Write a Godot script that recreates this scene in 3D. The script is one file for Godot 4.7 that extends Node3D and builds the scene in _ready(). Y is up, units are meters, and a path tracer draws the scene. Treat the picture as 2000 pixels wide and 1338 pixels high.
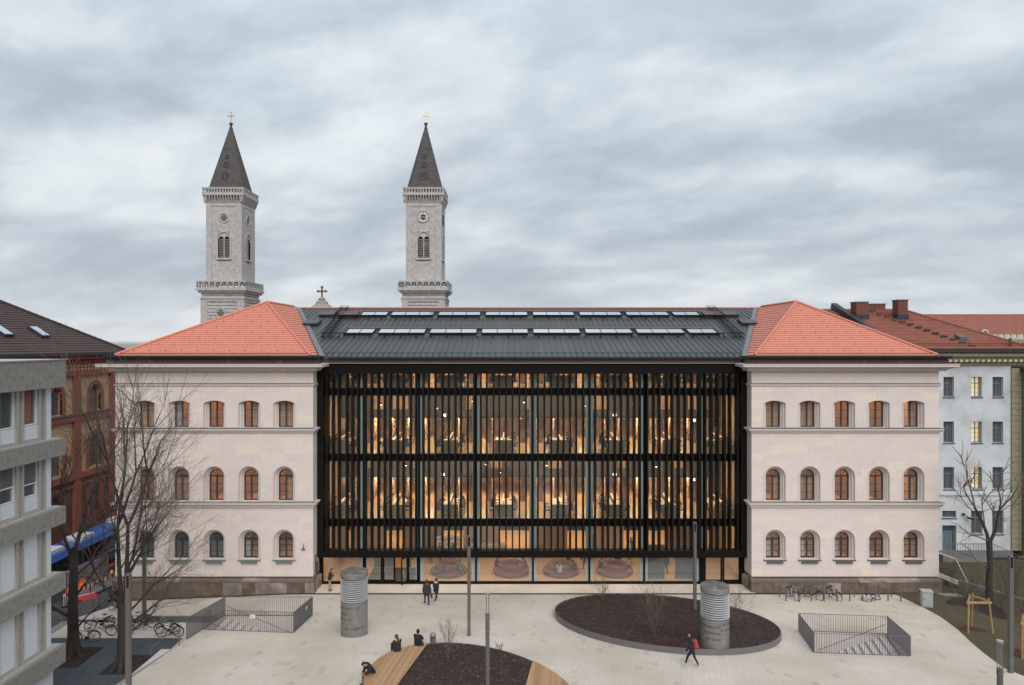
extends Node3D
# Courtyard with a glazed library between two stone wings, church towers behind. Metres, y up.
# The wings' front face is the plane z = 0, the courtyard lies at z > 0 and rises gently towards the viewer.

var M := {}
var taken := {}
var rng := RandomNumberGenerator.new()
const ORD := ["first", "second", "third", "fourth", "fifth", "sixth", "seventh", "eighth", "ninth", "tenth", "eleventh", "twelfth", "thirteenth", "fourteenth", "fifteenth", "sixteenth", "seventeenth", "eighteenth", "nineteenth", "twentieth", "twenty-first", "twenty-second", "twenty-third", "twenty-fourth"]


# ---------------------------------------------------------------- mesh helper
class Shape:
	var v := PackedVector3Array()
	var n := PackedVector3Array()
	var c := PackedColorArray()
	var col := Color.WHITE
	var tinted := false

	func tint(k: Color) -> Shape:
		col = k
		tinted = true
		return self

	func tri(a: Vector3, b: Vector3, d: Vector3) -> void:   # counter-clockwise seen from outside
		var f := (b - a).cross(d - a).normalized()
		v.append(a); v.append(d); v.append(b)
		n.append(f); n.append(f); n.append(f)
		c.append(col); c.append(col); c.append(col)

	func trin(a: Vector3, b: Vector3, d: Vector3, na: Vector3, nb: Vector3, nd: Vector3) -> void:
		v.append(a); v.append(d); v.append(b)
		n.append(na); n.append(nd); n.append(nb)
		c.append(col); c.append(col); c.append(col)

	func quad(a: Vector3, b: Vector3, d: Vector3, e: Vector3) -> void:
		tri(a, b, d)
		tri(a, d, e)

	func box(lo: Vector3, hi: Vector3) -> Shape:
		var a := Vector3(minf(lo.x, hi.x), minf(lo.y, hi.y), minf(lo.z, hi.z))
		var b := Vector3(maxf(lo.x, hi.x), maxf(lo.y, hi.y), maxf(lo.z, hi.z))
		quad(Vector3(a.x, a.y, b.z), Vector3(b.x, a.y, b.z), Vector3(b.x, b.y, b.z), Vector3(a.x, b.y, b.z))
		quad(Vector3(b.x, a.y, a.z), Vector3(a.x, a.y, a.z), Vector3(a.x, b.y, a.z), Vector3(b.x, b.y, a.z))
		quad(Vector3(b.x, a.y, b.z), Vector3(b.x, a.y, a.z), Vector3(b.x, b.y, a.z), Vector3(b.x, b.y, b.z))
		quad(Vector3(a.x, a.y, a.z), Vector3(a.x, a.y, b.z), Vector3(a.x, b.y, b.z), Vector3(a.x, b.y, a.z))
		quad(Vector3(a.x, b.y, b.z), Vector3(b.x, b.y, b.z), Vector3(b.x, b.y, a.z), Vector3(a.x, b.y, a.z))
		quad(Vector3(a.x, a.y, a.z), Vector3(b.x, a.y, a.z), Vector3(b.x, a.y, b.z), Vector3(a.x, a.y, b.z))
		return self

	func cbox(at: Vector3, size: Vector3) -> Shape:
		return box(at - size / 2, at + size / 2)

	func hexa(p: Array) -> Shape:   # eight corners: 0-3 bottom counter-clockwise seen from above, 4-7 the same on top
		quad(p[3], p[2], p[1], p[0])
		quad(p[4], p[5], p[6], p[7])
		for i in 4:
			var j := (i + 1) % 4
			quad(p[i], p[j], p[j + 4], p[i + 4])
		return self

	func bar(p: Vector3, q: Vector3, w: float, h: float = -1.0) -> Shape:   # square bar from p to q
		if h < 0:
			h = w
		var f := (q - p).normalized()
		var s := f.cross(Vector3.UP)
		if s.length() < 0.01:
			s = Vector3.RIGHT
		s = s.normalized()
		var u := s.cross(f).normalized()
		var a := s * w / 2
		var b := u * h / 2
		var k := [p - a - b, p + a - b, p + a + b, p - a + b, q - a - b, q + a - b, q + a + b, q - a + b]
		for i in 4:
			var j := (i + 1) % 4
			quad(k[j], k[i], k[i + 4], k[j + 4])
		quad(k[0], k[1], k[2], k[3])
		quad(k[7], k[6], k[5], k[4])
		return self

	func tube(p: Array, r: Array, sides: int = 8, caps := true) -> Shape:
		var rings := []
		var dirs := []
		var side := Vector3.ZERO
		for i in p.size():
			var f: Vector3 = ((p[mini(i + 1, p.size() - 1)] as Vector3) - (p[maxi(i - 1, 0)] as Vector3)).normalized()
			if i == 0:
				side = f.cross(Vector3.UP if absf(f.y) < 0.9 else Vector3.RIGHT).normalized()
			else:
				side = (side - f * side.dot(f)).normalized()
			var up := side.cross(f)
			var ring := PackedVector3Array()
			var dir := PackedVector3Array()
			for k in sides:
				var a := TAU * k / sides
				var d := side * cos(a) + up * sin(a)
				dir.append(d)
				ring.append((p[i] as Vector3) + d * float(r[i]))
			rings.append(ring)
			dirs.append(dir)
		for i in p.size() - 1:
			for k in sides:
				var l := (k + 1) % sides
				trin(rings[i][l], rings[i][k], rings[i + 1][k], dirs[i][l], dirs[i][k], dirs[i + 1][k])
				trin(rings[i][l], rings[i + 1][k], rings[i + 1][l], dirs[i][l], dirs[i + 1][k], dirs[i + 1][l])
		if caps:
			var e := p.size() - 1
			for k in range(1, sides - 1):
				tri(rings[0][0], rings[0][k], rings[0][k + 1])
				tri(rings[e][0], rings[e][k + 1], rings[e][k])
		return self

	func lathe(prof: Array, segs: int = 24, at := Vector3.ZERO, smooth := true) -> Shape:   # prof: Vector2(radius, height), bottom to top
		for i in prof.size() - 1:
			var a: Vector2 = prof[i]
			var b: Vector2 = prof[i + 1]
			var t := (b - a).normalized()
			for k in segs:
				var x := TAU * k / segs
				var y := TAU * (k + 1) / segs
				var d0 := Vector3(cos(x), 0, -sin(x))
				var d1 := Vector3(cos(y), 0, -sin(y))
				var n0 := d0 * t.y + Vector3.UP * -t.x
				var n1 := d1 * t.y + Vector3.UP * -t.x
				if not smooth:
					n0 = (n0 + n1).normalized()
					n1 = n0
				var p0 := at + d0 * a.x + Vector3.UP * a.y
				var p1 := at + d1 * a.x + Vector3.UP * a.y
				var p2 := at + d1 * b.x + Vector3.UP * b.y
				var p3 := at + d0 * b.x + Vector3.UP * b.y
				if a.x > 0.0001:
					trin(p0, p1, p2, n0, n1, n1)
				if b.x > 0.0001:
					trin(p0, p2, p3, n0, n1, n0)
		return self

	func prism(poly: PackedVector2Array, z0: float, z1: float, at := Transform3D()) -> Shape:   # outline in x and y, pushed along z
		var p := poly
		if Geometry2D.is_polygon_clockwise(p):
			p = p.duplicate()
			p.reverse()
		var idx := Geometry2D.triangulate_polygon(p)
		var lo := minf(z0, z1)
		var hi := maxf(z0, z1)
		for i in range(0, idx.size(), 3):
			var a := p[idx[i]]
			var b := p[idx[i + 1]]
			var d := p[idx[i + 2]]
			if (b - a).cross(d - a) < 0:
				var s := b
				b = d
				d = s
			tri(at * Vector3(a.x, a.y, hi), at * Vector3(b.x, b.y, hi), at * Vector3(d.x, d.y, hi))
			tri(at * Vector3(a.x, a.y, lo), at * Vector3(d.x, d.y, lo), at * Vector3(b.x, b.y, lo))
		for i in p.size():
			var a := p[i]
			var b := p[(i + 1) % p.size()]
			quad(at * Vector3(a.x, a.y, lo), at * Vector3(b.x, b.y, lo), at * Vector3(b.x, b.y, hi), at * Vector3(a.x, a.y, hi))
		return self

	func band(outer: PackedVector2Array, inner: PackedVector2Array, z0: float, z1: float) -> Shape:   # strip between two open outlines: front face, inner and outer faces
		for i in outer.size() - 1:
			var a := outer[i]
			var b := outer[i + 1]
			var d := inner[i + 1]
			var e := inner[i]
			# outlines run from bottom left over the top to bottom right
			quad(Vector3(e.x, e.y, z1), Vector3(d.x, d.y, z1), Vector3(b.x, b.y, z1), Vector3(a.x, a.y, z1))
			quad(Vector3(e.x, e.y, z0), Vector3(d.x, d.y, z0), Vector3(d.x, d.y, z1), Vector3(e.x, e.y, z1))
			quad(Vector3(b.x, b.y, z0), Vector3(a.x, a.y, z0), Vector3(a.x, a.y, z1), Vector3(b.x, b.y, z1))
		return self

	func profile_run(prof: Array, a: Vector3, b: Vector3, out: Vector3, ma: float = 0.0, mb: float = 0.0) -> Shape:
		# a moulding: prof holds Vector2(how far out, height), from bottom to top; ma and mb lengthen the ends per metre out (mitred corners)
		var f := (b - a).normalized()
		for i in prof.size() - 1:
			var p: Vector2 = prof[i]
			var q: Vector2 = prof[i + 1]
			quad(a + out * p.x + Vector3.UP * p.y - f * ma * p.x, b + out * p.x + Vector3.UP * p.y + f * mb * p.x, b + out * q.x + Vector3.UP * q.y + f * mb * q.x, a + out * q.x + Vector3.UP * q.y - f * ma * q.x)
		for i in range(1, prof.size() - 1):
			var p: Vector2 = prof[0]
			var q: Vector2 = prof[i]
			var s: Vector2 = prof[i + 1]
			tri(a + out * p.x + Vector3.UP * p.y - f * ma * p.x, a + out * q.x + Vector3.UP * q.y - f * ma * q.x, a + out * s.x + Vector3.UP * s.y - f * ma * s.x)
			tri(b + out * p.x + Vector3.UP * p.y + f * mb * p.x, b + out * s.x + Vector3.UP * s.y + f * mb * s.x, b + out * q.x + Vector3.UP * q.y + f * mb * q.x)
		return self

	func mesh() -> ArrayMesh:
		var a := []
		a.resize(Mesh.ARRAY_MAX)
		a[Mesh.ARRAY_VERTEX] = v
		a[Mesh.ARRAY_NORMAL] = n
		if tinted:
			a[Mesh.ARRAY_COLOR] = c
		var m := ArrayMesh.new()
		m.add_surface_from_arrays(Mesh.PRIMITIVE_TRIANGLES, a)
		return m


# ---------------------------------------------------------------- scene helpers
func numbered(called: String) -> String:
	if not taken.has(called):
		taken[called] = 0
		return called
	taken[called] += 1
	return "%s_%03d" % [called, taken[called]]


func tag(o: Node3D, label: String, category: String, group := "") -> Node3D:
	o.set_meta("label", label)
	o.set_meta("category", category)
	if group:
		o.set_meta("group", group)
	return o


func thing(called: String, label: String, category: String, at := Vector3.ZERO, turn := 0.0, group := "") -> Node3D:
	var o := Node3D.new()
	o.name = numbered(called)
	add_child(o)
	o.position = at
	o.rotation.y = turn
	tag(o, label, category, group)
	return o


func copy_of(src: Node3D, label: String, at: Vector3, turn := 0.0) -> Node3D:
	var called := String(src.name)
	var cut := called.rfind("_")
	if cut > 0 and called.substr(cut + 1).is_valid_int():
		called = called.substr(0, cut)
	var o := src.duplicate() as Node3D
	o.name = numbered(called)
	add_child(o)
	o.position = at
	o.rotation = Vector3(0, turn, 0)
	o.set_meta("label", label)
	return o


func part(parent: Node3D, called: String, s, m: Material, at := Vector3.ZERO) -> MeshInstance3D:
	var o := MeshInstance3D.new()
	o.name = called
	o.mesh = s.mesh() if s is Shape else s
	o.material_override = m
	parent.add_child(o, true)
	o.position = at
	return o


func setting(called: String, s: Shape, m: Material, kind := "structure") -> MeshInstance3D:
	var o := MeshInstance3D.new()
	o.name = numbered(called)
	o.mesh = s.mesh()
	o.material_override = m
	add_child(o)
	o.set_meta("kind", kind)
	return o


func solo(called: String, s: Shape, m: Material, label: String, category: String, at := Vector3.ZERO, group := "") -> MeshInstance3D:
	var o := MeshInstance3D.new()
	o.name = numbered(called)
	o.mesh = s.mesh()
	o.material_override = m
	add_child(o)
	o.position = at
	tag(o, label, category, group)
	return o


func lin(r: float, g: float, b: float) -> Color:
	return Color(r, g, b).linear_to_srgb()


func mat(called: String, c: Color, rough := 0.8, metal := 0.0) -> StandardMaterial3D:   # c: linear base colour
	var m := StandardMaterial3D.new()
	m.resource_name = called
	m.albedo_color = c.linear_to_srgb()
	m.roughness = rough
	m.metallic = metal
	M[called] = m
	return m


func noise_tex(seed_: int, freq: float, lo: Color, hi: Color, octaves := 4, size := 512, kind := FastNoiseLite.TYPE_SIMPLEX_SMOOTH, mid = null) -> NoiseTexture2D:   # lo, hi: sRGB multipliers
	var f := FastNoiseLite.new()
	f.seed = seed_
	f.frequency = freq
	f.noise_type = kind
	f.fractal_octaves = octaves
	var t := NoiseTexture2D.new()
	t.width = size
	t.height = size
	t.seamless = true
	t.noise = f
	var g := Gradient.new()
	g.set_color(0, lo)
	g.set_color(1, hi)
	if mid != null:
		g.add_point(0.5, mid)
	t.color_ramp = g
	return t


func grey_tex(seed_: int, freq: float, octaves := 4, size := 512) -> NoiseTexture2D:
	return noise_tex(seed_, freq, Color.BLACK, Color.WHITE, octaves, size)


func mapped(m: StandardMaterial3D, t: Texture2D, scale: float, bump: Texture2D = null, bump_cm := 0.3, detail: Texture2D = null, detail_scale := 1.0) -> StandardMaterial3D:
	m.albedo_texture = t
	m.uv1_triplanar = true
	m.uv1_world_triplanar = true
	m.uv1_scale = Vector3.ONE * scale
	if bump:
		m.heightmap_enabled = true
		m.heightmap_texture = bump
		m.heightmap_scale = bump_cm
	if detail:
		m.detail_enabled = true
		m.detail_albedo = detail
		m.detail_blend_mode = BaseMaterial3D.BLEND_MODE_MUL
		m.detail_uv_layer = BaseMaterial3D.DETAIL_UV_2
		m.uv2_triplanar = true
		m.uv2_world_triplanar = true
		m.uv2_scale = Vector3.ONE * detail_scale
	return m


func glass(called: String, c: Color, a := 0.08) -> StandardMaterial3D:
	var m := mat(called, c, 0.03)
	m.transparency = BaseMaterial3D.TRANSPARENCY_ALPHA
	m.albedo_color.a = a
	m.cull_mode = BaseMaterial3D.CULL_DISABLED
	return m


func glow(called: String, c: Color, energy: float) -> StandardMaterial3D:
	var m := mat(called, c, 0.5)
	m.emission_enabled = true
	m.emission = c.linear_to_srgb()
	m.emission_energy_multiplier = energy
	return m


func ground_y(z: float, x := 0.0) -> float:   # the courtyard slope; it also falls a little towards the street
	return 0.13 * maxf(0.0, z - 0.5) - 0.045 * maxf(0.0, -x - 17.0) * clampf(1.0 - z / 8.0, 0.0, 1.0)


func on_yard(x: float, z: float) -> Vector3:
	return Vector3(x, ground_y(z, x), z)


func area_light(called: String, at: Vector3, size: Vector2, c: Color, energy: float) -> void:
	var l := AreaLight3D.new()
	l.name = numbered(called)
	add_child(l)
	l.position = at
	l.rotation_degrees = Vector3(-90, 0, 0)
	l.area_size = size
	l.area_normalize_energy = true
	l.light_color = c.linear_to_srgb()
	l.light_energy = energy
	l.area_range = 60.0
	l.shadow_enabled = true


# outline of a window opening: from the bottom left corner over the arch to the bottom right corner
func arch(cx: float, half: float, yb: float, ys: float, rise: float, steps := 14) -> PackedVector2Array:
	var p := PackedVector2Array([Vector2(cx - half, yb)])
	if rise <= 0.001:
		p.append(Vector2(cx - half, ys))
		p.append(Vector2(cx + half, ys))
	elif rise > half * 0.95:
		for i in steps + 1:
			var a := PI - PI * i / steps
			p.append(Vector2(cx + cos(a) * half, ys + sin(a) * rise))
	else:
		var r := (half * half + rise * rise) / (2 * rise)
		var span := asin(half / r)
		for i in steps + 1:
			var a := -span + 2 * span * i / steps
			p.append(Vector2(cx + sin(a) * r, ys + rise - r + cos(a) * r))
	p.append(Vector2(cx + half, yb))
	return p


# ---------------------------------------------------------------- camera, sky, sun, exposure
func build_view() -> void:
	var cam := Camera3D.new()
	cam.name = "camera"
	add_child(cam)
	cam.position = Vector3(0, 19.44, 54)
	cam.fov = 52.73
	cam.near = 0.3
	cam.far = 3000.0
	cam.current = true

	var env := Environment.new()
	env.background_mode = Environment.BG_SKY
	env.tonemap_mode = Environment.TONE_MAPPER_LINEAR
	env.tonemap_exposure = 1.61
	env.sdfgi_enabled = true
	env.ssao_enabled = true
	env.ssil_enabled = true
	var pano := PanoramaSkyMaterial.new()
	pano.panorama = sky_picture()
	pano.energy_multiplier = 0.685
	var sky := Sky.new()
	sky.sky_material = pano
	env.sky = sky
	var we := WorldEnvironment.new()
	we.name = "world"
	we.environment = env
	add_child(we)

	var sun := DirectionalLight3D.new()
	sun.name = "overcast_sun"
	add_child(sun)
	sun.rotation_degrees = Vector3(-42, 14, 0)
	sun.light_energy = 0.5
	sun.light_angular_distance = 50.0
	sun.light_color = Color(1.0, 0.97, 0.95)
	sun.shadow_enabled = true


# overcast sky: two sheets of cloud seen in perspective, clearing to a pale band over the horizon
func sky_picture() -> ImageTexture:
	var w := 2048
	var h := 1024
	var img := Image.create(w, h, false, Image.FORMAT_RGBF)
	img.fill(Color(0.30, 0.29, 0.28))
	var big := FastNoiseLite.new()
	big.seed = 71
	big.frequency = 0.85
	big.fractal_octaves = 5
	big.fractal_gain = 0.52
	big.domain_warp_enabled = true
	big.domain_warp_amplitude = 0.35
	big.domain_warp_frequency = 0.9
	big.noise_type = FastNoiseLite.TYPE_SIMPLEX_SMOOTH
	var fine := FastNoiseLite.new()
	fine.seed = 9
	fine.frequency = 2.3
	fine.fractal_octaves = 5
	fine.noise_type = FastNoiseLite.TYPE_SIMPLEX_SMOOTH
	fine.domain_warp_enabled = true
	fine.domain_warp_amplitude = 0.22
	fine.domain_warp_frequency = 2.4
	var broad := FastNoiseLite.new()
	broad.seed = 23
	broad.frequency = 0.36
	broad.fractal_octaves = 2
	var dark := Vector3(0.335, 0.395, 0.465)
	var grey := Vector3(0.50, 0.565, 0.625)
	var pale := Vector3(0.73, 0.775, 0.805)
	for y in range(0, h / 2 + 46):
		var e := PI / 2 - PI * (y + 0.5) / h
		var s := maxf(sin(e), 0.0)
		var ce := cos(e)
		var far := 1.0 / (s + 0.23)
		var low := exp(-s * 9.0)
		var lift := 1.0 + 0.55 * s * s
		for x in w:
			var a := TAU * ((x + 0.5) / w - 0.5)
			var px := sin(a) * ce * far
			var pz := -cos(a) * ce * far
			# the sheets drift across: stretched along one diagonal
			var qx := px * 0.90 + pz * 0.42
			var qz := (pz * 0.90 - px * 0.42) * 1.25
			var n1 := big.get_noise_2d(qx + 3.0, qz)
			var n2 := fine.get_noise_2d(qx * 0.8, qz * 1.1 + 7.0)
			var n3 := broad.get_noise_2d(qx, qz + 40.0)
			var t := 0.475 + 0.47 * n1 + 0.28 * n2 + 0.31 * n3
			t = clampf(t, 0.0, 1.0)
			t = t * t * (3.0 - 2.0 * t)
			var k := dark.lerp(grey, minf(t * 2.0, 1.0)) if t < 0.5 else grey.lerp(pale, t * 2.0 - 1.0)
			k = k.lerp(Vector3(0.70, 0.715, 0.715), low * 0.55)
			k *= lift
			img.set_pixel(x, y, Color(k.x, k.y, k.z))
	return ImageTexture.create_from_image(img)


# ---------------------------------------------------------------- materials (base colours are linear)
func build_materials() -> void:
	var mottle := noise_tex(3, 0.012, Color(0.955, 0.95, 0.945), Color(1, 1, 1), 5)
	var fine := noise_tex(5, 0.05, Color(0.90, 0.90, 0.90), Color(1, 1, 1), 4)
	var blotch := noise_tex(8, 0.012, Color(0.84, 0.83, 0.82), Color(1, 1, 1), 6, 512, FastNoiseLite.TYPE_SIMPLEX_SMOOTH, Color(0.95, 0.945, 0.94))
	var strong := noise_tex(12, 0.02, Color(0.66, 0.64, 0.62), Color(1, 1, 1), 5)
	var soil_t := noise_tex(15, 0.03, Color(0.42, 0.38, 0.36), Color(1, 1, 1), 6)
	var grain := grey_tex(21, 0.08, 5)
	M.mottle = mottle
	M.fine = fine
	M.blotch = blotch
	M.grain = grain
	# warm white limestone blocks, a few slightly different deliveries
	var tones := [Color(0.665, 0.582, 0.54), Color(0.65, 0.572, 0.533), Color(0.68, 0.60, 0.54), Color(0.662, 0.585, 0.56), Color(0.695, 0.618, 0.53), Color(0.625, 0.562, 0.535)]
	for i in tones.size():
		mapped(mat("limestone_%d" % i, tones[i], 0.85), mottle, 0.35)
	mapped(mat("trim_stone", Color(0.61, 0.54, 0.51), 0.85), mottle, 0.5)
	mapped(mat("plinth_brown", Color(0.25, 0.195, 0.15), 0.9), blotch, 0.3, null, 0.0, strong, 0.06)
	mapped(mat("plinth_pale", Color(0.42, 0.37, 0.335), 0.9), blotch, 0.3, null, 0.0, strong, 0.05)
	mapped(mat("plinth_dark", Color(0.16, 0.13, 0.108), 0.9), blotch, 0.5)
	mapped(mat("lead", Color(0.135, 0.135, 0.13), 0.55, 0.3), blotch, 1.0)
	mapped(mat("copper_green", Color(0.21, 0.235, 0.215), 0.6, 0.2), blotch, 1.0)
	var tile_t := noise_tex(31, 0.06, Color(0.86, 0.84, 0.82), Color(1, 1, 1), 4)
	var tm := mapped(mat("roof_tile", Color(0.67, 0.262, 0.188), 0.75), tile_t, 1.2, grain, 0.4)
	tm.vertex_color_use_as_albedo = true
	var to := mapped(mat("roof_tile_old", Color(0.36, 0.135, 0.095), 0.85), tile_t, 1.2, grain, 0.4, blotch, 0.12)
	to.vertex_color_use_as_albedo = true
	var td := mapped(mat("roof_tile_dark", Color(0.085, 0.055, 0.052), 0.8), tile_t, 1.2, grain, 0.4, blotch, 0.15)
	td.vertex_color_use_as_albedo = true
	for i in 4:
		var k: float = [1.0, 0.88, 1.12, 0.95][i]
		mapped(mat("zinc_%d" % i, Color(0.085, 0.088, 0.090) * k, 0.42, 0.35), blotch, 0.45, null, 0.0, fine, 0.2)
	mapped(mat("flashing", Color(0.20, 0.21, 0.225), 0.45, 0.4), blotch, 0.6)
	mapped(mat("gutter", Color(0.045, 0.045, 0.05), 0.45, 0.4), blotch, 0.8)
	mapped(mat("rust_copper", Color(0.13, 0.075, 0.062), 0.5, 0.3), blotch, 0.5)
	mapped(mat("black_metal", Color(0.010, 0.009, 0.009), 0.5, 0.0), mottle, 0.4).metallic_specular = 0.18
	mapped(mat("fin_metal", Color(0.013, 0.0115, 0.0105), 0.5, 0.0), mottle, 0.4).metallic_specular = 0.2
	mapped(mat("grey_steel", Color(0.165, 0.162, 0.163), 0.5, 0.2), mottle, 1.5)
	mapped(mat("pole_steel", Color(0.125, 0.12, 0.113), 0.55, 0.1), mottle, 1.5)
	mapped(mat("shaft_steel", Color(0.30, 0.295, 0.285), 0.42, 0.35), noise_tex(44, 0.01, Color(0.86, 0.85, 0.84), Color(1, 1, 1), 4), 0.5, null, 0.0, fine, 2.0)
	mat("bright_steel", Color(0.46, 0.48, 0.49), 0.35, 0.6)
	mat("ring_steel", Color(0.52, 0.535, 0.54), 0.35, 0.35)
	mat("letter_black", Color(0.02, 0.02, 0.02), 0.6)
	mat("letter_faint", Color(0.06, 0.055, 0.05), 0.6)
	glass("pane", Color(0.75, 0.82, 0.80), 0.05)
	mat("frosted", Color(0.30, 0.40, 0.385), 0.35)
	var sg := mat("skylight_glass", Color(0.78, 0.86, 0.92), 0.06, 0.9)   # mirror-coated solar glass
	sg.metallic_specular = 0.7
	mat("window_frame", Color(0.035, 0.026, 0.020), 0.55)
	mat("blue_frame", Color(0.105, 0.155, 0.185), 0.6)
	mat("white_frame", Color(0.62, 0.64, 0.65), 0.5)
	# paving
	var pv := mapped(mat("paver", Color(0.72, 0.66, 0.595), 0.9), noise_tex(51, 0.03, Color(0.87, 0.86, 0.85), Color(1, 1, 1), 4), 0.8, grain, 0.3, noise_tex(52, 0.004, Color(0.88, 0.865, 0.84), Color(1, 1, 1), 4), 0.06)
	pv.vertex_color_use_as_albedo = true
	mapped(mat("paver_bed", Color(0.47, 0.425, 0.38), 0.95), mottle, 1.0)
	mapped(mat("concrete_white", Color(0.55, 0.51, 0.49), 0.85), mottle, 0.6, grain, 0.2)
	mapped(mat("dark_slab", Color(0.072, 0.090, 0.105), 0.8), blotch, 0.25, grain, 0.2, fine, 1.2)
	mapped(mat("drain", Color(0.035, 0.035, 0.035), 0.7), mottle, 1.0)
	mapped(mat("asphalt", Color(0.085, 0.082, 0.085), 0.9), fine, 2.0, grain, 0.3, blotch, 0.12)
	mapped(mat("kerb_stone", Color(0.26, 0.25, 0.24), 0.9), mottle, 1.0, grain, 0.3)
	mapped(mat("soil", Color(0.102, 0.059, 0.050), 0.95), soil_t, 0.45, grain, 3.0, strong, 0.11)
	mapped(mat("lawn", Color(0.135, 0.104, 0.064), 0.95), noise_tex(61, 0.04, Color(0.62, 0.62, 0.55), Color(1, 1, 1), 5), 0.35, grain, 3.0, noise_tex(62, 0.012, Color(0.84, 0.90, 0.80), Color(1, 1, 1), 4), 0.12)
	mapped(mat("field", Color(0.10, 0.095, 0.085), 0.95), blotch, 0.02)
	mapped(mat("bark", Color(0.078, 0.063, 0.054), 0.95), strong, 2.0, grain, 1.5)
	mapped(mat("bark_grey", Color(0.075, 0.062, 0.054), 0.95), strong, 2.0, grain, 1.5)
	mat("twig", Color(0.13, 0.098, 0.080), 0.9)
	mat("twig_dark", Color(0.060, 0.047, 0.039), 0.95)
	var plank_t := noise_tex(71, 0.02, Color(0.74, 0.66, 0.58), Color(1, 1, 1), 5)
	for i in 4:
		var k: Color = [Color(0.52, 0.34, 0.19), Color(0.56, 0.38, 0.22), Color(0.47, 0.295, 0.16), Color(0.58, 0.41, 0.25)][i]
		var pm := mapped(mat("plank_%d" % i, k, 0.7), plank_t, 1.0, grain, 0.2)
		pm.uv1_scale = Vector3(3.0, 1.0, 0.35)
	mapped(mat("fresh_wood", Color(0.50, 0.34, 0.17), 0.8), plank_t, 1.5)
	# other buildings
	mapped(mat("concrete", Color(0.28, 0.272, 0.253), 0.9), blotch, 0.5, grain, 0.4, fine, 2.0)
	mapped(mat("rib_paint", Color(0.42, 0.41, 0.38), 0.7), mottle, 0.8, null, 0.0, blotch, 1.0)
	mapped(mat("panel_white", Color(0.60, 0.635, 0.66), 0.6), mottle, 0.6)
	mat("office_wall", Color(0.17, 0.16, 0.15), 0.9)
	mapped(mat("curtain_red", Color(0.30, 0.035, 0.03), 0.9), mottle, 2.0)
	mat("blind", Color(0.20, 0.205, 0.205), 0.6)
	mapped(mat("brick_red", Color(0.33, 0.092, 0.062), 0.9), blotch, 0.5, grain, 0.4, fine, 3.0)
	mapped(mat("brick_dark_red", Color(0.17, 0.048, 0.036), 0.9), blotch, 0.4, grain, 0.4, fine, 3.0)
	mapped(mat("brick_ochre", Color(0.58, 0.41, 0.23), 0.9), blotch, 0.5, grain, 0.4, fine, 3.0)
	mapped(mat("brick_brown", Color(0.22, 0.085, 0.062), 0.9), strong, 0.8, grain, 0.4)
	mapped(mat("pale_render", Color(0.60, 0.64, 0.67), 0.9), mottle, 0.12, null, 0.0, blotch, 0.05)
	mapped(mat("ochre_stone", Color(0.30, 0.27, 0.185), 0.9), blotch, 0.4, grain, 0.3)
	mapped(mat("cream_stone", Color(0.50, 0.45, 0.37), 0.9), mottle, 0.3)
	mapped(mat("grey_plinth", Color(0.19, 0.19, 0.185), 0.9), blotch, 0.5)
	var tower_t := noise_tex(81, 0.014, Color(0.87, 0.865, 0.86), Color(1, 1, 1), 6, 512, FastNoiseLite.TYPE_SIMPLEX_SMOOTH, Color(0.94, 0.935, 0.93))
	var ts := mapped(mat("tower_stone", Color(0.595, 0.578, 0.57), 0.9), tower_t, 0.10, null, 0.0, noise_tex(82, 0.02, Color(0.84, 0.83, 0.82), Color(1, 1, 1), 5), 0.3)
	ts.vertex_color_use_as_albedo = true
	var sp := mapped(mat("spire_stone", Color(0.105, 0.098, 0.098), 0.9), tower_t, 0.12, null, 0.0, blotch, 0.10)
	sp.vertex_color_use_as_albedo = true
	mat("gold", Color(0.68, 0.45, 0.16), 0.35, 0.8)
	mat("clock_white", Color(0.72, 0.71, 0.69), 0.6)
	mat("louvre_wood_and_shade", Color(0.13, 0.115, 0.10), 0.85)  # belfry louvres; also the painted shade of the quatrefoil recesses
	# interior
	mapped(mat("wood_floor", Color(0.60, 0.43, 0.26), 0.30), plank_t, 0.5)
	mapped(mat("room_wall", Color(0.62, 0.46, 0.33), 0.8), mottle, 0.5)
	mapped(mat("oak_wall", Color(0.42, 0.25, 0.14), 0.6), plank_t, 0.7)
	mat("bulkhead", Color(0.036, 0.030, 0.028), 0.7)
	mat("ceiling_brown", Color(0.05, 0.042, 0.038), 0.8)
	mapped(mat("shelf_brown", Color(0.20, 0.125, 0.10), 0.7), mottle, 0.8)
	var bk := mat("book_spines", Color(1, 1, 1), 0.8)
	bk.vertex_color_use_as_albedo = true
	mat("table_olive", Color(0.15, 0.115, 0.045), 0.8)
	mat("table_top", Color(0.78, 0.66, 0.50), 0.5)
	mat("chair_black", Color(0.02, 0.018, 0.018), 0.6)
	mat("wing_blind", Color(0.40, 0.20, 0.095), 0.8)
	mat("curtain_grey", Color(0.36, 0.34, 0.34), 0.9)
	mat("screen_grey", Color(0.055, 0.06, 0.065), 0.6)
	mapped(mat("sofa_plum", Color(0.15, 0.052, 0.060), 0.8), fine, 3.0)
	glow("lamp_warm", Color(1.0, 0.72, 0.42), 1.0)
	glow("lamp_white", Color(1.0, 0.92, 0.75), 3.0)
	glow("exit_glow", Color(0.75, 1.0, 0.85), 2.2)
	glow("lit_office", Color(1.0, 0.74, 0.42), 0.36)
	# small things
	mat("rubber", Color(0.018, 0.018, 0.018), 0.8)
	mat("chrome", Color(0.45, 0.45, 0.46), 0.3, 0.8)
	mat("bike_black", Color(0.02, 0.02, 0.022), 0.4)
	mat("bike_white", Color(0.62, 0.64, 0.66), 0.4)
	mat("bike_red", Color(0.16, 0.022, 0.018), 0.4)
	mat("bike_green", Color(0.03, 0.06, 0.04), 0.4)
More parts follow.
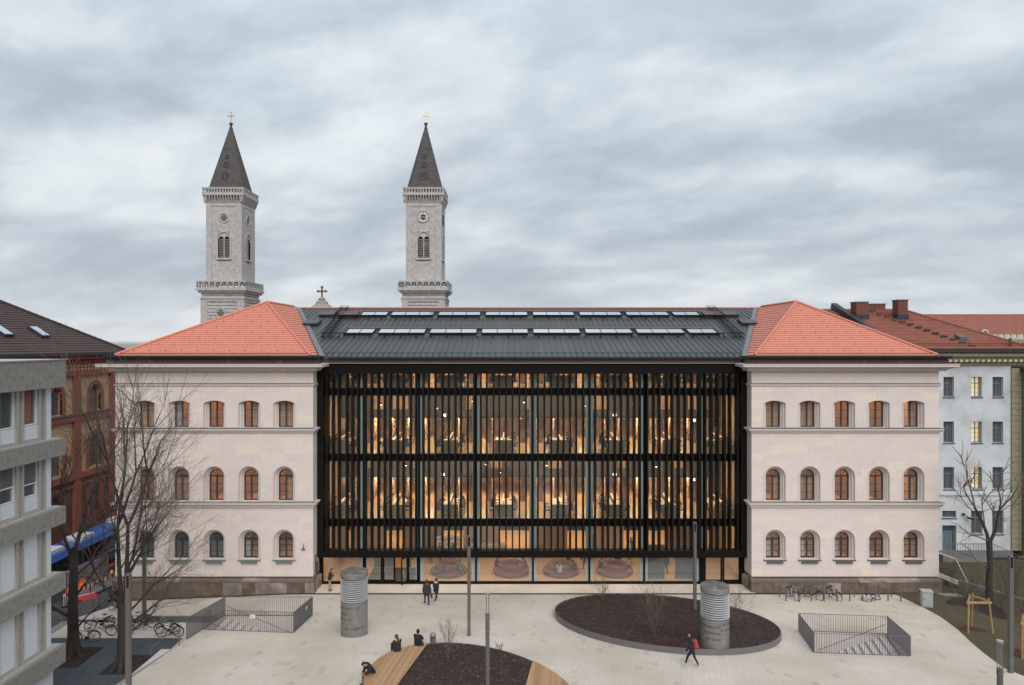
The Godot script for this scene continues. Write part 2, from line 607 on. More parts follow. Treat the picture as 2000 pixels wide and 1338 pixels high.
	mat("bike_blue", Color(0.03, 0.05, 0.12), 0.4)
	mat("bus_blue", Color(0.028, 0.10, 0.32), 0.35)
	mat("bus_glass", Color(0.012, 0.013, 0.015), 0.15)
	mat("bus_white", Color(0.55, 0.56, 0.58), 0.5)
	mat("orange_cover", Color(0.62, 0.095, 0.02), 0.6)
	mat("barrier_red", Color(0.42, 0.03, 0.03), 0.5)
	mat("barrier_white", Color(0.62, 0.60, 0.58), 0.6)
	mat("warning_amber", Color(0.75, 0.36, 0.05), 0.4)
	mapped(mat("cabinet", Color(0.36, 0.385, 0.375), 0.6), mottle, 1.0)
	mapped(mat("root_orange", Color(0.17, 0.062, 0.030), 0.95), soil_t, 2.0, grain, 2.0)
	var sk := mat("figure", Color(1, 1, 1), 0.85)
	sk.vertex_color_use_as_albedo = true
	mat("paper_white", Color(0.75, 0.75, 0.74), 0.7)


# ---------------------------------------------------------------- roofs
# tiles on a sloping plane: corner points given in order, e is a point on the eave, along runs along the eave, up runs up the slope
func tile_plane(s: Shape, pts: Array, e: Vector3, along: Vector3, up: Vector3, course: float, lift: float, spread: float) -> void:
	var nrm := along.cross(up).normalized()
	var poly := PackedVector2Array()
	var lo := INF
	var hi := -INF
	var ua := INF
	var ub := -INF
	for p in pts:
		var q := Vector2(((p as Vector3) - e).dot(along), ((p as Vector3) - e).dot(up))
		poly.append(q)
		lo = minf(lo, q.y)
		hi = maxf(hi, q.y)
		ua = minf(ua, q.x)
		ub = maxf(ub, q.x)
	var k := 0
	var y := lo
	while y < hi - 0.02:
		var y1 := minf(y + course, hi)
		var strip := PackedVector2Array([Vector2(ua - 1, y), Vector2(ub + 1, y), Vector2(ub + 1, y1), Vector2(ua - 1, y1)])
		for bit in Geometry2D.intersect_polygons(poly, strip):
			# cut into stretches so that neighbouring tiles differ a little in tone
			var bx0 := INF
			var bx1 := -INF
			for q in bit:
				bx0 = minf(bx0, q.x)
				bx1 = maxf(bx1, q.x)
			var x := bx0
			while x < bx1 - 0.01:
				var x1 := x + rng.randf_range(0.5, 1.5)
				if x1 > bx1 - 0.3:
					x1 = bx1
				var t := 1.0 + rng.randf_range(-spread, spread)
				s.tint(Color(t, t * rng.randf_range(0.97, 1.03), t))
				for small in Geometry2D.intersect_polygons(bit, PackedVector2Array([Vector2(x, y - 1), Vector2(x1, y - 1), Vector2(x1, y1 + 1), Vector2(x, y1 + 1)])):
					var idx := Geometry2D.triangulate_polygon(small)
					var at := []
					for q in small:
						at.append(e + along * q.x + up * q.y + nrm * (lift * (1.0 - (q.y - y) / course)))
					for i in range(0, idx.size(), 3):
						var a := small[idx[i]]
						var b := small[idx[i + 1]]
						var c := small[idx[i + 2]]
						if (b - a).cross(c - a) > 0:
							s.tri(at[idx[i]], at[idx[i + 1]], at[idx[i + 2]])
						else:
							s.tri(at[idx[i]], at[idx[i + 2]], at[idx[i + 1]])
				var p0 := e + along * x + up * y
				var p1 := e + along * x1 + up * y
				s.quad(p0, p1, p1 + nrm * lift, p0 + nrm * lift)
				x = x1
		y = y1
		k += 1


func ridge_row(parent: Node3D, called: String, a: Vector3, b: Vector3, m: Material, step := 0.42, r := 0.11) -> void:
	var n := int((b - a).length() / step)
	var f := (b - a).normalized()
	var s := Shape.new()
	s.tint(Color.WHITE)
	s.tube([Vector3.ZERO, f * step * 1.05], [r, r * 0.82], 8)
	var me := s.mesh()
	for i in n:
		part(parent, called, me, m, a + f * (step * i))


# ---------------------------------------------------------------- windows of the stone wings
# one window: frame mesh with its surround, glazing bars, panes and sill as children
func wing_window(wing: Node3D, cx: float, yb: float, ys: float, rise: float, sill: bool, look: String) -> void:
	var half := 0.565
	var sc := half / 0.82
	var gr := rise * sc if rise < 0.7 else half
	var f := Shape.new()
	var o := arch(cx, half, yb, ys, gr)
	var i := arch(cx, half - 0.075, yb + 0.09, ys, gr - 0.06 if rise < 0.7 else half - 0.075)
	f.band(o, i, -0.60, -0.48)
	f.box(Vector3(cx - half, yb, -0.60), Vector3(cx + half, yb + 0.09, -0.475))
	f.box(Vector3(cx - 0.05, yb + 0.09, -0.58), Vector3(cx + 0.05, ys + (gr * 0.9 if rise < 0.7 else 0.0), -0.47))
	if rise > 0.7:
		f.box(Vector3(cx - half + 0.07, ys - 0.055, -0.58), Vector3(cx + half - 0.07, ys + 0.055, -0.465))
	var w := part(wing, "window", f, M.window_frame)
	# glazing bars
	var top := ys - 0.06 if rise > 0.7 else ys + gr * 0.5
	var rows := 3
	for k in range(1, rows):
		var y := yb + 0.09 + (top - yb - 0.09) * k / rows
		part(w, "glazing_bar", Shape.new().box(Vector3(cx - half + 0.07, y - 0.014, -0.56), Vector3(cx - 0.05, y + 0.014, -0.52)), M.window_frame)
		part(w, "glazing_bar", Shape.new().box(Vector3(cx + 0.05, y - 0.014, -0.56), Vector3(cx + half - 0.07, y + 0.014, -0.52)), M.window_frame)
	if rise > 0.7:
		for a in [50.0, 90.0, 130.0]:
			var d := Vector3(cos(deg_to_rad(a)), sin(deg_to_rad(a)), 0)
			part(w, "glazing_bar", Shape.new().bar(Vector3(cx, ys + 0.05, -0.54) + d * 0.02, Vector3(cx, ys, -0.54) + d * (half - 0.06), 0.028), M.window_frame)
	# panes
	part(w, "pane", Shape.new().box(Vector3(cx - half + 0.07, yb + 0.09, -0.545), Vector3(cx - 0.05, top, -0.54)), M.pane)
	part(w, "pane", Shape.new().box(Vector3(cx + 0.05, yb + 0.09, -0.545), Vector3(cx + half - 0.07, top, -0.54)), M.pane)
	if rise > 0.7:
		var up := PackedVector2Array()
		for k in 13:
			var a := PI - PI * k / 12
			up.append(Vector2(cx + cos(a) * (half - 0.07), ys + 0.055 + sin(a) * (half - 0.12)))
		part(w, "pane", Shape.new().prism(up, -0.545, -0.54), M.pane)
	# stepped stone surround
	var s := Shape.new()
	var ro := arch(cx, 0.835, yb - 0.02, ys, rise if rise < 0.7 else 0.835)
	var rm := arch(cx, 0.70, yb - 0.02, ys, rise * 0.85 if rise < 0.7 else 0.70)
	var rn := arch(cx, 0.64, yb - 0.02, ys, rise * 0.78 if rise < 0.7 else 0.64)
	s.band(ro, rm, -0.5, -0.17)
	s.band(rm, rn, -0.5, -0.27)
	s.band(rn, o, -0.62, -0.36)
	part(w, "surround", s, M.trim_stone)
	# a thin raised lip round the opening
	var lip := Shape.new()
	lip.band(arch(cx, 0.90, yb, ys, rise + 0.07 if rise < 0.7 else 0.90), arch(cx, 0.825, yb, ys, rise if rise < 0.7 else 0.825), -0.1, 0.025)
	part(w, "lip", lip, M.trim_stone)
	# what hangs behind the glass
	if look == "blind":
		part(w, "roller_blind", Shape.new().prism(PackedVector2Array([Vector2(cx - half, yb), Vector2(cx + half, yb), Vector2(cx + half, ys + gr), Vector2(cx - half, ys + gr)]), -0.80, -0.78), M.wing_blind)
	elif look == "half":
		part(w, "roller_blind", Shape.new().box(Vector3(cx - 0.02, yb, -0.80), Vector3(cx + half, ys + gr, -0.78)), M.wing_blind)
	elif look == "curtain":
		part(w, "curtain", Shape.new().box(Vector3(cx - half, yb, -0.80), Vector3(cx - 0.1, ys + gr, -0.76)), M.curtain_grey)
	elif look == "dark":
		part(w, "roller_blind", Shape.new().box(Vector3(cx - half, yb, -0.85), Vector3(cx + half, ys + gr, -0.83)), M.screen_grey)
	if sill:
		var p := Shape.new()
		p.hexa([Vector3(cx - 0.64, yb - 0.34, 0.004), Vector3(cx - 0.64, yb - 0.30, 0.14), Vector3(cx + 0.64, yb - 0.30, 0.14), Vector3(cx + 0.64, yb - 0.34, 0.004),
			Vector3(cx - 0.62, yb + 0.02, -0.46), Vector3(cx - 0.64, yb - 0.22, 0.14), Vector3(cx + 0.64, yb - 0.22, 0.14), Vector3(cx + 0.62, yb + 0.02, -0.46)])
		p.box(Vector3(cx - 0.90, yb - 0.10, -0.30), Vector3(cx + 0.90, yb - 0.03, 0.10))
		part(w, "sill", p, M.copper_green if cx < 0 else M.lead)


func stone_wing(x0: float, x1: float, centres: Array, inner: float, ridge_x: float, peak_z: float, label: String, looks: Array) -> void:
	# inner: -1 when the glazed hall is on the low-x side, +1 when on the high-x side
	var wing := thing("stone_wing", label, "building", Vector3.ZERO, 0.0, "limestone wings of the library")
	var y0 := 1.15
	var y1 := 17.35
	var holes := []
	for c in centres:
		holes.append([arch(c, 0.82, 2.5, 3.98, 0.82), c, 2.5, 4.8])
		holes.append([arch(c, 0.82, 7.02, 8.94, 0.82), c, 7.02, 9.76])
		holes.append([arch(c, 0.82, 12.78, 14.70, 0.2), c, 12.78, 14.9])
	# facing of limestone blocks in courses
	var course := 0.60
	var made := 0
	var rows := int(round((y1 - y0) / course))
	for r in rows:
		var a := y0 + (y1 - y0) * r / rows
		var b := y0 + (y1 - y0) * (r + 1) / rows
		var x := x0
		var first := true
		while x < x1 - 0.01:
			var xe := x + rng.randf_range(1.25, 1.95)
			if first:
				xe = x + rng.randf_range(0.7, 1.9)
				first = false
			if xe > x1 - 0.7:
				xe = x1
			var bits: Array = [PackedVector2Array([Vector2(x, a), Vector2(xe, a), Vector2(xe, b), Vector2(x, b)])]
			for h in holes:
				if h[1] + 0.9 < x or h[1] - 0.9 > xe or h[2] > b or h[3] < a:
					continue
				var next := []
				for bit in bits:
					for cutbit in Geometry2D.clip_polygons(bit, h[0]):
						next.append(cutbit)
				bits = next
			var s := Shape.new()
			var proud := rng.randf_range(-0.004, 0.004)
			for bit in bits:
				if (bit as PackedVector2Array).size() > 2:
					s.prism(bit, -0.50, proud)
			if s.v.size() > 0:
				var m: Material = M["limestone_%d" % ([0, 0, 1, 1, 2, 3, 3, 4, 5, 0, 1].pick_random() if false else [0, 0, 1, 1, 2, 3, 3, 4, 5, 0, 1][rng.randi() % 11])]
				part(wing, "ashlar_block", s, m)
				made += 1
			x = xe
	# side and back walls
	var si := x1 if inner > 0 else x0
	var so := x0 if inner > 0 else x1
	var rw := Shape.new()
	for r in 14:
		var a := y0 + (y1 - y0) * r / 14
		var b := y0 + (y1 - y0) * (r + 1) / 14
		part(wing, "return_block", Shape.new().box(Vector3(si - inner * 0.5, a, -1.95), Vector3(si + inner * rng.randf_range(-0.003, 0.003), b, -0.5)), M["limestone_%d" % (rng.randi() % 4)])
	part(wing, "side_wall", Shape.new().box(Vector3(so, 0, -18), Vector3(so + inner * 0.5, y1, -0.5)), M.limestone_1)
	part(wing, "inner_wall", Shape.new().box(Vector3(si - inner * 0.5, 0, -18), Vector3(si, y1, -1.95)), M.room_wall)
	part(wing, "back_wall", Shape.new().box(Vector3(x0 + 0.5, 0, -18.5), Vector3(x1 - 0.5, y1, -18)), M.limestone_1)
	# rooms behind the windows
	for f in [[2.1, 6.4], [6.6, 12.2], [12.4, 16.9]]:
		part(wing, "room_floor", Shape.new().box(Vector3(x0 + 0.5, f[0] - 0.15, -7.0), Vector3(x1 - 0.5, f[0], -0.62)), M.wood_floor)
		part(wing, "room_ceiling", Shape.new().box(Vector3(x0 + 0.5, f[1], -7.0), Vector3(x1 - 0.5, f[1] + 0.18, -0.62)), M.ceiling_brown)
		part(wing, "room_wall", Shape.new().box(Vector3(x0 + 0.5, f[0], -7.2), Vector3(x1 - 0.5, f[1], -7.0)), M.oak_wall)
		for c in centres:
			if c != centres[0]:
				part(wing, "partition", Shape.new().box(Vector3(c - 1.40, f[0], -7.0), Vector3(c - 1.31, f[1], -0.62)), M.oak_wall)
	# plinth: big weathered blocks and a sloping cap
	var px := x0 - 0.12
	var k := 0
	while px < x1 + 0.1:
		var pe := minf(px + rng.randf_range(0.9, 1.5), x1 + 0.12)
		if x1 + 0.12 - pe < 0.5:
			pe = x1 + 0.12
		var pm: Material = [M.plinth_brown, M.plinth_brown, M.plinth_pale, M.plinth_brown, M.plinth_dark][rng.randi() % 5]
		part(wing, "plinth_block", Shape.new().box(Vector3(px + 0.006, -1.2, -0.5), Vector3(pe - 0.006, 0.78, 0.26 + rng.randf_range(-0.006, 0.006))), pm)
		var cap := Shape.new()
		cap.hexa([Vector3(px + 0.004, 0.78, -0.5), Vector3(px + 0.004, 0.78, 0.30), Vector3(pe - 0.004, 0.78, 0.30), Vector3(pe - 0.004, 0.78, -0.5),
			Vector3(px + 0.004, 1.15, -0.5), Vector3(px + 0.004, 0.92, 0.30), Vector3(pe - 0.004, 0.92, 0.30), Vector3(pe - 0.004, 1.15, -0.5)])
		part(wing, "plinth_cap", cap, M.plinth_pale if rng.randf() < 0.15 else M.plinth_dark)
		px = pe
		k += 1
	part(wing, "plinth_return", Shape.new().box(Vector3(si - inner * 0.5, -1.0, -1.95), Vector3(si + inner * 0.22, 0.85, -0.5)), M.plinth_pale)
	# mouldings: three string courses and the cornice, mitred at the inner corner
	var ma := 1.0
	for b in [
		["string_course", [Vector2(0, 0), Vector2(0.06, 0.0), Vector2(0.10, 0.10), Vector2(0.10, 0.16), Vector2(0, 0.20)], 16.03, M.lead, M.trim_stone],
		["string_course", [Vector2(0, 0), Vector2(0.06, 0.0), Vector2(0.12, 0.10), Vector2(0.12, 0.17), Vector2(0.26, 0.24), Vector2(0.26, 0.36), Vector2(0, 0.36)], 12.36, M.lead, M.trim_stone],
		["string_course", [Vector2(0, 0), Vector2(0.06, 0.0), Vector2(0.12, 0.12), Vector2(0.12, 0.22), Vector2(0.28, 0.30), Vector2(0.28, 0.44), Vector2(0, 0.44)], 6.52, M.copper_green, M.trim_stone],
		["cornice", [Vector2(0, 0), Vector2(0.35, 0.0), Vector2(0.42, 0.14), Vector2(0.62, 0.26), Vector2(0.62, 0.30), Vector2(0.98, 0.34), Vector2(0.98, 0.50), Vector2(1.02, 0.50), Vector2(1.02, 0.58), Vector2(0, 0.62)], 17.22, M.lead, M.trim_stone],
	]:
		var prof := []
		for q in b[1]:
			prof.append(Vector2(q.x, q.y + b[2]))
		var s := Shape.new()
		s.profile_run(prof, Vector3(x0, 0, 0.004), Vector3(x1, 0, 0.004), Vector3.BACK, 1.0, 1.0)
		if inner > 0:
			s.profile_run(prof, Vector3(x1, 0, 0.004), Vector3(x1, 0, -1.9), Vector3.RIGHT, 1.0, 0.0)
			s.profile_run(prof, Vector3(x0, 0, -18), Vector3(x0, 0, 0.004), Vector3.LEFT, 0.0, 1.0)
		else:
			s.profile_run(prof, Vector3(x0, 0, -1.9), Vector3(x0, 0, 0.004), Vector3.LEFT, 0.0, 1.0)
			s.profile_run(prof, Vector3(x1, 0, 0.004), Vector3(x1, 0, -18), Vector3.RIGHT, 1.0, 0.0)
		var sc := part(wing, b[0], s, b[4])
		var last: Vector2 = prof[prof.size() - 2]
		var cover := Shape.new()   # metal covering on top of the moulding
		cover.profile_run([Vector2(0.01, last.y + 0.006), Vector2(last.x + 0.02, last.y + 0.006), Vector2(last.x + 0.02, last.y + 0.02), Vector2(0.01, last.y + 0.07)], Vector3(x0, 0, 0.004), Vector3(x1, 0, 0.004), Vector3.BACK, 1.0, 1.0)
		part(sc, "metal_cover", cover, b[3])
	# attic strip of brick-edge tiles above the cornice
	var ax := x0 - 0.5
	while ax < x1 + 0.5:
		var ae := minf(ax + 0.62, x1 + 0.5)
		part(wing, "attic_tile", Shape.new().box(Vector3(ax + 0.008, 17.86, -0.5), Vector3(ae - 0.008, 18.22, 0.34 + rng.randf_range(-0.01, 0.01))), M.rust_copper if rng.randf() < 0.8 else M.plinth_brown)
		ax = ae
	# rows of windows
	for c in centres.size():
		wing_window(wing, centres[c], 2.5, 3.98, 0.82, true, looks[c])
		wing_window(wing, centres[c], 7.02, 8.94, 0.82, false, looks[c + 5])
		wing_window(wing, centres[c], 12.78, 14.70, 0.2, false, looks[c + 10])
	# tiled roof: front hip, two sides, ridge running back
	var ey := 18.42
	var ez := 0.62
	var ry := 23.12
	var xl := x0 + 0.30
	var xr := x1 - 0.05
	if inner < 0:
		xl = x0 + 0.05
		xr = x1 - 0.45
	var pk := Vector3(ridge_x, ry, peak_z)
	var pb := Vector3(ridge_x, ry, -18.0)
	var roof := Shape.new()
	var upf := Vector3(0, ry - ey, peak_z - ez).normalized()
	tile_plane(roof, [Vector3(xl, ey, ez), Vector3(xr, ey, ez), pk], Vector3(xl, ey, ez), Vector3.RIGHT, upf, 0.40, 0.05, 0.035)
	var dr := (pk - Vector3(xr, ey, peak_z))
	var upr := Vector3(ridge_x - xr, ry - ey, 0).normalized()
	tile_plane(roof, [Vector3(xr, ey, ez), Vector3(xr, ey, -18), pb, pk], Vector3(xr, ey, ez), Vector3.FORWARD, upr, 0.36, 0.05, 0.035)
	var upl := Vector3(ridge_x - xl, ry - ey, 0).normalized()
	tile_plane(roof, [Vector3(xl, ey, -18), Vector3(xl, ey, ez), pk, pb], Vector3(xl, ey, ez), Vector3.BACK, upl, 0.36, 0.05, 0.035)
	var ro := part(wing, "roof", roof, M.roof_tile)
	ridge_row(ro, "hip_tile", Vector3(xl, ey + 0.08, ez), pk + Vector3.UP * 0.08, M.roof_tile)
	ridge_row(ro, "hip_tile", Vector3(xr, ey + 0.08, ez), pk + Vector3.UP * 0.08, M.roof_tile)
	ridge_row(ro, "ridge_tile", pk + Vector3.UP * 0.08, pb + Vector3.UP * 0.08, M.roof_tile)
	# snow hooks in staggered rows
	var hook := Shape.new().box(Vector3(-0.022, 0, -0.03), Vector3(0.022, 0.065, 0.02)).mesh()
	for r in 9:
		var t := 0.07 + r * 0.105
		var lx := lerpf(xl, ridge_x, t) + 0.5
		var hx := lerpf(xr, ridge_x, t) - 0.4
		var x := lx + (0.55 if r % 2 else 0.0)
		while x < hx:
			part(ro, "snow_hook", hook, M.gutter, Vector3(x, lerpf(ey, ry, t) + 0.045, lerpf(ez, peak_z, t)))
			x += 1.25
	# gutter with its brackets
	var gt := Shape.new()
	gt.profile_run([Vector2(0.0, -0.20), Vector2(0.10, -0.25), Vector2(0.22, -0.20), Vector2(0.28, -0.08), Vector2(0.28, 0.0), Vector2(0.24, 0.0), Vector2(0.20, -0.05), Vector2(0.0, -0.02)], Vector3(x0 - 0.6, ey, ez - 0.12), Vector3(x1 + 0.6, ey, ez - 0.12), Vector3.BACK, 0.0, 0.0)
	gt.box(Vector3(x0 - 0.6, ey - 0.22, -1.0), Vector3(x1 + 0.6, ey - 0.02, ez - 0.13))
	var g := part(wing, "gutter", gt, M.gutter)
	var bx := x0 - 0.3
	while bx < x1 + 0.4:
		part(g, "bracket", Shape.new().bar(Vector3(bx, ey + 0.06, ez - 0.1), Vector3(bx, ey - 0.16, ez + 0.19), 0.05, 0.03), M.black_metal)
		bx += 0.57
	# low snow rail over the gutter
	var rail := Shape.new()
	for k2 in 2:
		rail.bar(Vector3(xl + 0.3, ey + 0.14 + 0.07 * k2, ez - 0.2), Vector3(xr - 0.3, ey + 0.14 + 0.07 * k2, ez - 0.2), 0.03)
	part(ro, "snow_rail", rail, M.gutter)


func build_wings() -> void:
	stone_wing(-31.0, -15.54, [-28.72, -25.99, -23.26, -20.53, -17.80], 1, -22.6, -9.7,
		"limestone wing with orange tiled hip roof behind the tall bare tree, nearest the blue bus",
		["dark", "dark", "dark", "curtain", "open", "blind", "blind", "open", "open", "half", "blind", "curtain", "open", "half", "blind"])
	stone_wing(18.72, 33.36, [20.54, 23.25, 25.96, 28.67, 31.38], -1, 25.9, -9.0,
		"limestone wing with orange tiled hip roof above the bicycle stands",
		["curtain", "curtain", "curtain", "open", "half", "half", "blind", "open", "open", "half", "blind", "blind", "open", "open", "half"])
	# small bronze bracket left on the wing's wall near the corner, and the plaque on the return
	var br := thing("wall_bracket", "small dark metal bracket on the pale wall beside the glazed front", "bracket", Vector3(-16.3, 3.3, 0.0))
	part(br, "plate", Shape.new().box(Vector3(-0.16, -0.04, 0), Vector3(0.16, 0.02, 0.1)), M.lead)
	part(br, "spike", Shape.new().tube([Vector3(0, 0, 0.05), Vector3(0.02, 0.2, 0.08), Vector3(0.05, 0.46, 0.06)], [0.05, 0.035, 0.01], 6), M.lead)
	var pl := thing("wall_plaque", "grey plaque with white lettering on the corner beside the entrance", "plaque", Vector3(-15.54, 1.9, -0.9))
	part(pl, "board", Shape.new().box(Vector3(0.004, -0.75, -0.45), Vector3(0.04, 0.75, 0.45)), M.pole_steel)
	for i in 3:
		part(pl, "text_line", Shape.new().box(Vector3(0.04, 0.45 - i * 0.16, -0.35), Vector3(0.046, 0.53 - i * 0.16, 0.30 - i * 0.12)), M.paper_white)


# ---------------------------------------------------------------- glazed hall between the wings
const FLOORS := [0.15, 5.2, 10.45, 15.75]
const MULLIONS := [-11.95, -7.48, -2.89, 1.69, 6.24, 10.66, 15.17]
const HX0 := -15.52
const HX1 := 18.70


func build_hall() -> void:
	var hall := thing("glass_hall", "glazed library hall with black vertical fins and dark zinc roof", "building", Vector3.ZERO)
	# black outer frame
	part(hall, "head_beam", Shape.new().box(Vector3(HX0, 16.95, -1.80), Vector3(HX1, 17.78, -1.00)), M.black_metal)
	part(hall, "sill_beam", Shape.new().box(Vector3(HX0, 2.31, -1.72), Vector3(HX1, 2.84, -1.00)), M.black_metal)
	part(hall, "side_post", Shape.new().box(Vector3(HX0, 2.84, -1.80), Vector3(HX0 + 0.49, 16.95, -1.02)), M.black_metal)
	part(hall, "side_post", Shape.new().box(Vector3(HX1 - 0.46, 2.84, -1.80), Vector3(HX1, 16.95, -1.02)), M.black_metal)
	part(hall, "threshold", Shape.new().box(Vector3(HX0, 0.0, -1.86), Vector3(HX1, 0.17, -1.62)), M.black_metal)
	# copper strip under the eave
	part(hall, "eave_strip", Shape.new().box(Vector3(HX0, 17.80, -1.9), Vector3(HX1, 18.16, -0.86)), M.rust_copper)
	part(hall, "eave_edge", Shape.new().box(Vector3(HX0, 17.785, -1.5), Vector3(HX1, 17.815, -0.82)), M.trim_stone)
	# vertical fins
	var fin := Shape.new()
	var a := 0.066
	fin.hexa([Vector3(-a, 0, -0.71), Vector3(-a + 0.008, 0, 0), Vector3(a - 0.008, 0, 0), Vector3(a, 0, -0.71), Vector3(-a, 14.11, -0.71), Vector3(-a + 0.008, 14.11, 0), Vector3(a - 0.008, 14.11, 0), Vector3(a, 14.11, -0.71)])
	var fm := fin.mesh()
	for i in 65:
		part(hall, "fin", fm, M.fin_metal, Vector3(-14.80 + 0.512 * i + rng.randf_range(-0.06, 0.06), 2.84, -1.04))
	# slabs, slab edges, mullions, panes
	for f in range(1, 4):
		var y: float = FLOORS[f]
		part(hall, "floor_edge", Shape.new().box(Vector3(HX0 + 0.1, y - 0.56, -1.95), Vector3(HX1 - 0.1, y + 0.02, -1.70)), M.black_metal)
		part(hall, "floor_slab", Shape.new().box(Vector3(HX0, y - 0.50, -16.0), Vector3(HX1, y - 0.03, -1.95)), M.ceiling_brown)
		part(hall, "floor_boards", Shape.new().box(Vector3(HX0, y - 0.026, -16.0), Vector3(HX1, y, -1.95)), M.wood_floor)
	part(hall, "floor_boards", Shape.new().box(Vector3(HX0, -0.3, -16.0), Vector3(HX1, 0.15, -1.86)), M.wood_floor)
	part(hall, "roof_deck", Shape.new().box(Vector3(HX0, 17.80, -16.0), Vector3(HX1, 18.0, -1.95)), M.ceiling_brown)
	part(hall, "back_wall", Shape.new().box(Vector3(HX0, -0.3, -16.3), Vector3(HX1, 18.0, -16.0)), M.room_wall)
	var tops := [4.70, 9.90, 15.19, 16.96]
	var xs := [HX0 + 0.45]
	xs.append_array(MULLIONS)
	xs.append(HX1 - 0.42)
	for f in 4:
		var lo: float = FLOORS[f] + 0.02
		var hi: float = tops[f]
		for i in xs.size():
			if i > 0 and i < xs.size() - 1:
				part(hall, "mullion", Shape.new().box(Vector3(xs[i] - 0.07, lo, -1.92), Vector3(xs[i] + 0.07, hi, -1.60)), M.black_metal)
				for sd in [-1, 1]:
					part(hall, "frosted_strip", Shape.new().box(Vector3(xs[i] + sd * 0.075, lo, -1.84), Vector3(xs[i] + sd * 0.29, hi, -1.80)), M.frosted)
			if i < xs.size() - 1 and not (f == 0 and (i == 1 or i == 7)):
				part(hall, "pane", Shape.new().box(Vector3(xs[i] + 0.02, lo, -1.775), Vector3(xs[i + 1] - 0.02, hi, -1.765)), M.pane)
	# ground floor doors: dark frames, one leaf open
	part(hall, "door_head", Shape.new().box(Vector3(-11.9, 2.28, -1.84), Vector3(-7.5, 4.7, -1.78)), M.pane)
	part(hall, "door_head", Shape.new().box(Vector3(15.2, 2.28, -1.84), Vector3(HX1 - 0.4, 4.7, -1.78)), M.pane)
	var leafs := [[-11.88, -10.45, 0.0], [-10.42, -9.42, 0.0], [-9.38, -8.42, -68.0], [-8.40, -7.55, 0.0], [15.50, 16.95, 0.0], [16.99, 18.40, 0.0]]
	for l in leafs:
		var w: float = l[1] - l[0]
		var fr := Shape.new()
		fr.box(Vector3(-w, 0, -0.03), Vector3(0, 0.14, 0.03)).box(Vector3(-w, 2.0, -0.03), Vector3(0, 2.13, 0.03)).box(Vector3(-w, 0.14, -0.03), Vector3(-w + 0.13, 2.0, 0.03)).box(Vector3(-0.13, 0.14, -0.03), Vector3(0, 2.0, 0.03))
		var d := part(hall, "door", fr, M.black_metal, Vector3(l[1], 0.172, -1.74))
		d.rotation_degrees.y = -l[2]
		part(d, "pane", Shape.new().box(Vector3(-w + 0.13, 0.14, -0.006), Vector3(-0.13, 2.0, 0.006)), M.pane)
		part(d, "handle", Shape.new().bar(Vector3(-w + 0.16, 0.85, 0.07), Vector3(-w + 0.16, 1.15, 0.07), 0.03).bar(Vector3(-w + 0.16, 1.0, 0.02), Vector3(-w + 0.16, 1.0, 0.07), 0.025), M.bright_steel)
	part(hall, "door_post", Shape.new().box(Vector3(15.28, 0.17, -1.80), Vector3(15.49, 2.31, -1.66)), M.black_metal)
	part(hall, "door_post", Shape.new().box(Vector3(18.41, 0.17, -1.80), Vector3(HX1, 2.31, -1.66)), M.black_metal)
	part(hall, "door_post", Shape.new().box(Vector3(HX0, 0.17, -1.80), Vector3(HX0 + 0.3, 2.31, -1.66)), M.black_metal)
	# upper floors: bulkhead over the book stacks, side cores
	for f in range(1, 4):
		var y: float = FLOORS[f]
		var top: float = [0.0, 9.95, 15.25, 17.8][f]
		if f < 3:
			# bulkhead with a band of openings to the gallery rooms behind
			part(hall, "bulkhead", Shape.new().box(Vector3(HX0 + 0.2, y + 2.28, -7.5), Vector3(HX1 - 0.2, y + 3.05, -7.25)), M.bulkhead)
			part(hall, "bulkhead", Shape.new().box(Vector3(HX0 + 0.2, y + 4.25, -7.5), Vector3(HX1 - 0.2, top, -7.25)), M.bulkhead)
			var ox := HX0 + 0.2
			for g in ([[-12.6, -11.4], [-10.6, -9.2], [-4.1, -3.4], [1.2, 1.9], [6.5, 8.6], [13.2, 14.2], [15.6, 17.4]] if f == 2 else [[-13.2, -12.3], [-8.8, -7.9], [-1.9, -0.9], [3.2, 4.4], [9.4, 10.1], [14.0, 15.4]]):
				part(hall, "bulkhead_pier", Shape.new().box(Vector3(ox, y + 3.05, -7.5), Vector3(g[0], y + 4.25, -7.25)), M.bulkhead)
				ox = g[1]
			part(hall, "bulkhead_pier", Shape.new().box(Vector3(ox, y + 3.05, -7.5), Vector3(HX1 - 0.2, y + 4.25, -7.25)), M.bulkhead)
			part(hall, "gallery_wall", Shape.new().box(Vector3(HX0 + 0.2, y + 2.35, -9.6), Vector3(HX1 - 0.2, top, -9.5)), M.room_wall)
			part(hall, "stack_ceiling", Shape.new().box(Vector3(HX0 + 0.2, y + 2.28, -16.0), Vector3(HX1 - 0.2, y + 2.34, -7.5)), M.room_wall)
			for i in 5:
				var bx := -11.0 + i * 6.2
				part(hall, "wall_panel", Shape.new().box(Vector3(bx, y + 2.42, -7.25), Vector3(bx + 2.4, y + 2.95, -7.19)), M.screen_grey if (i + f) % 2 else M.ceiling_brown)
	# ground floor: rear rooms with bright openings, grey screens
	var gx := [-15.2, -12.0, -10.2, -6.6, -4.6, -1.2, 2.2, 5.2, 7.0, 10.5, 14.5, 18.4]
	for i in range(0, gx.size() - 1, 2):
		part(hall, "rear_screen", Shape.new().box(Vector3(gx[i], 0.15, -11.2), Vector3(gx[i + 1], 4.6, -11.0)), M.oak_wall if i % 4 else M.room_wall)
	part(hall, "rear_lintel", Shape.new().box(Vector3(HX0, 1.75, -11.25), Vector3(HX1, 4.65, -11.05)), M.bulkhead)
	part(hall, "grey_screen", Shape.new().box(Vector3(10.95, 0.15, -2.6), Vector3(12.45, 2.9, -2.45)), M.screen_grey)
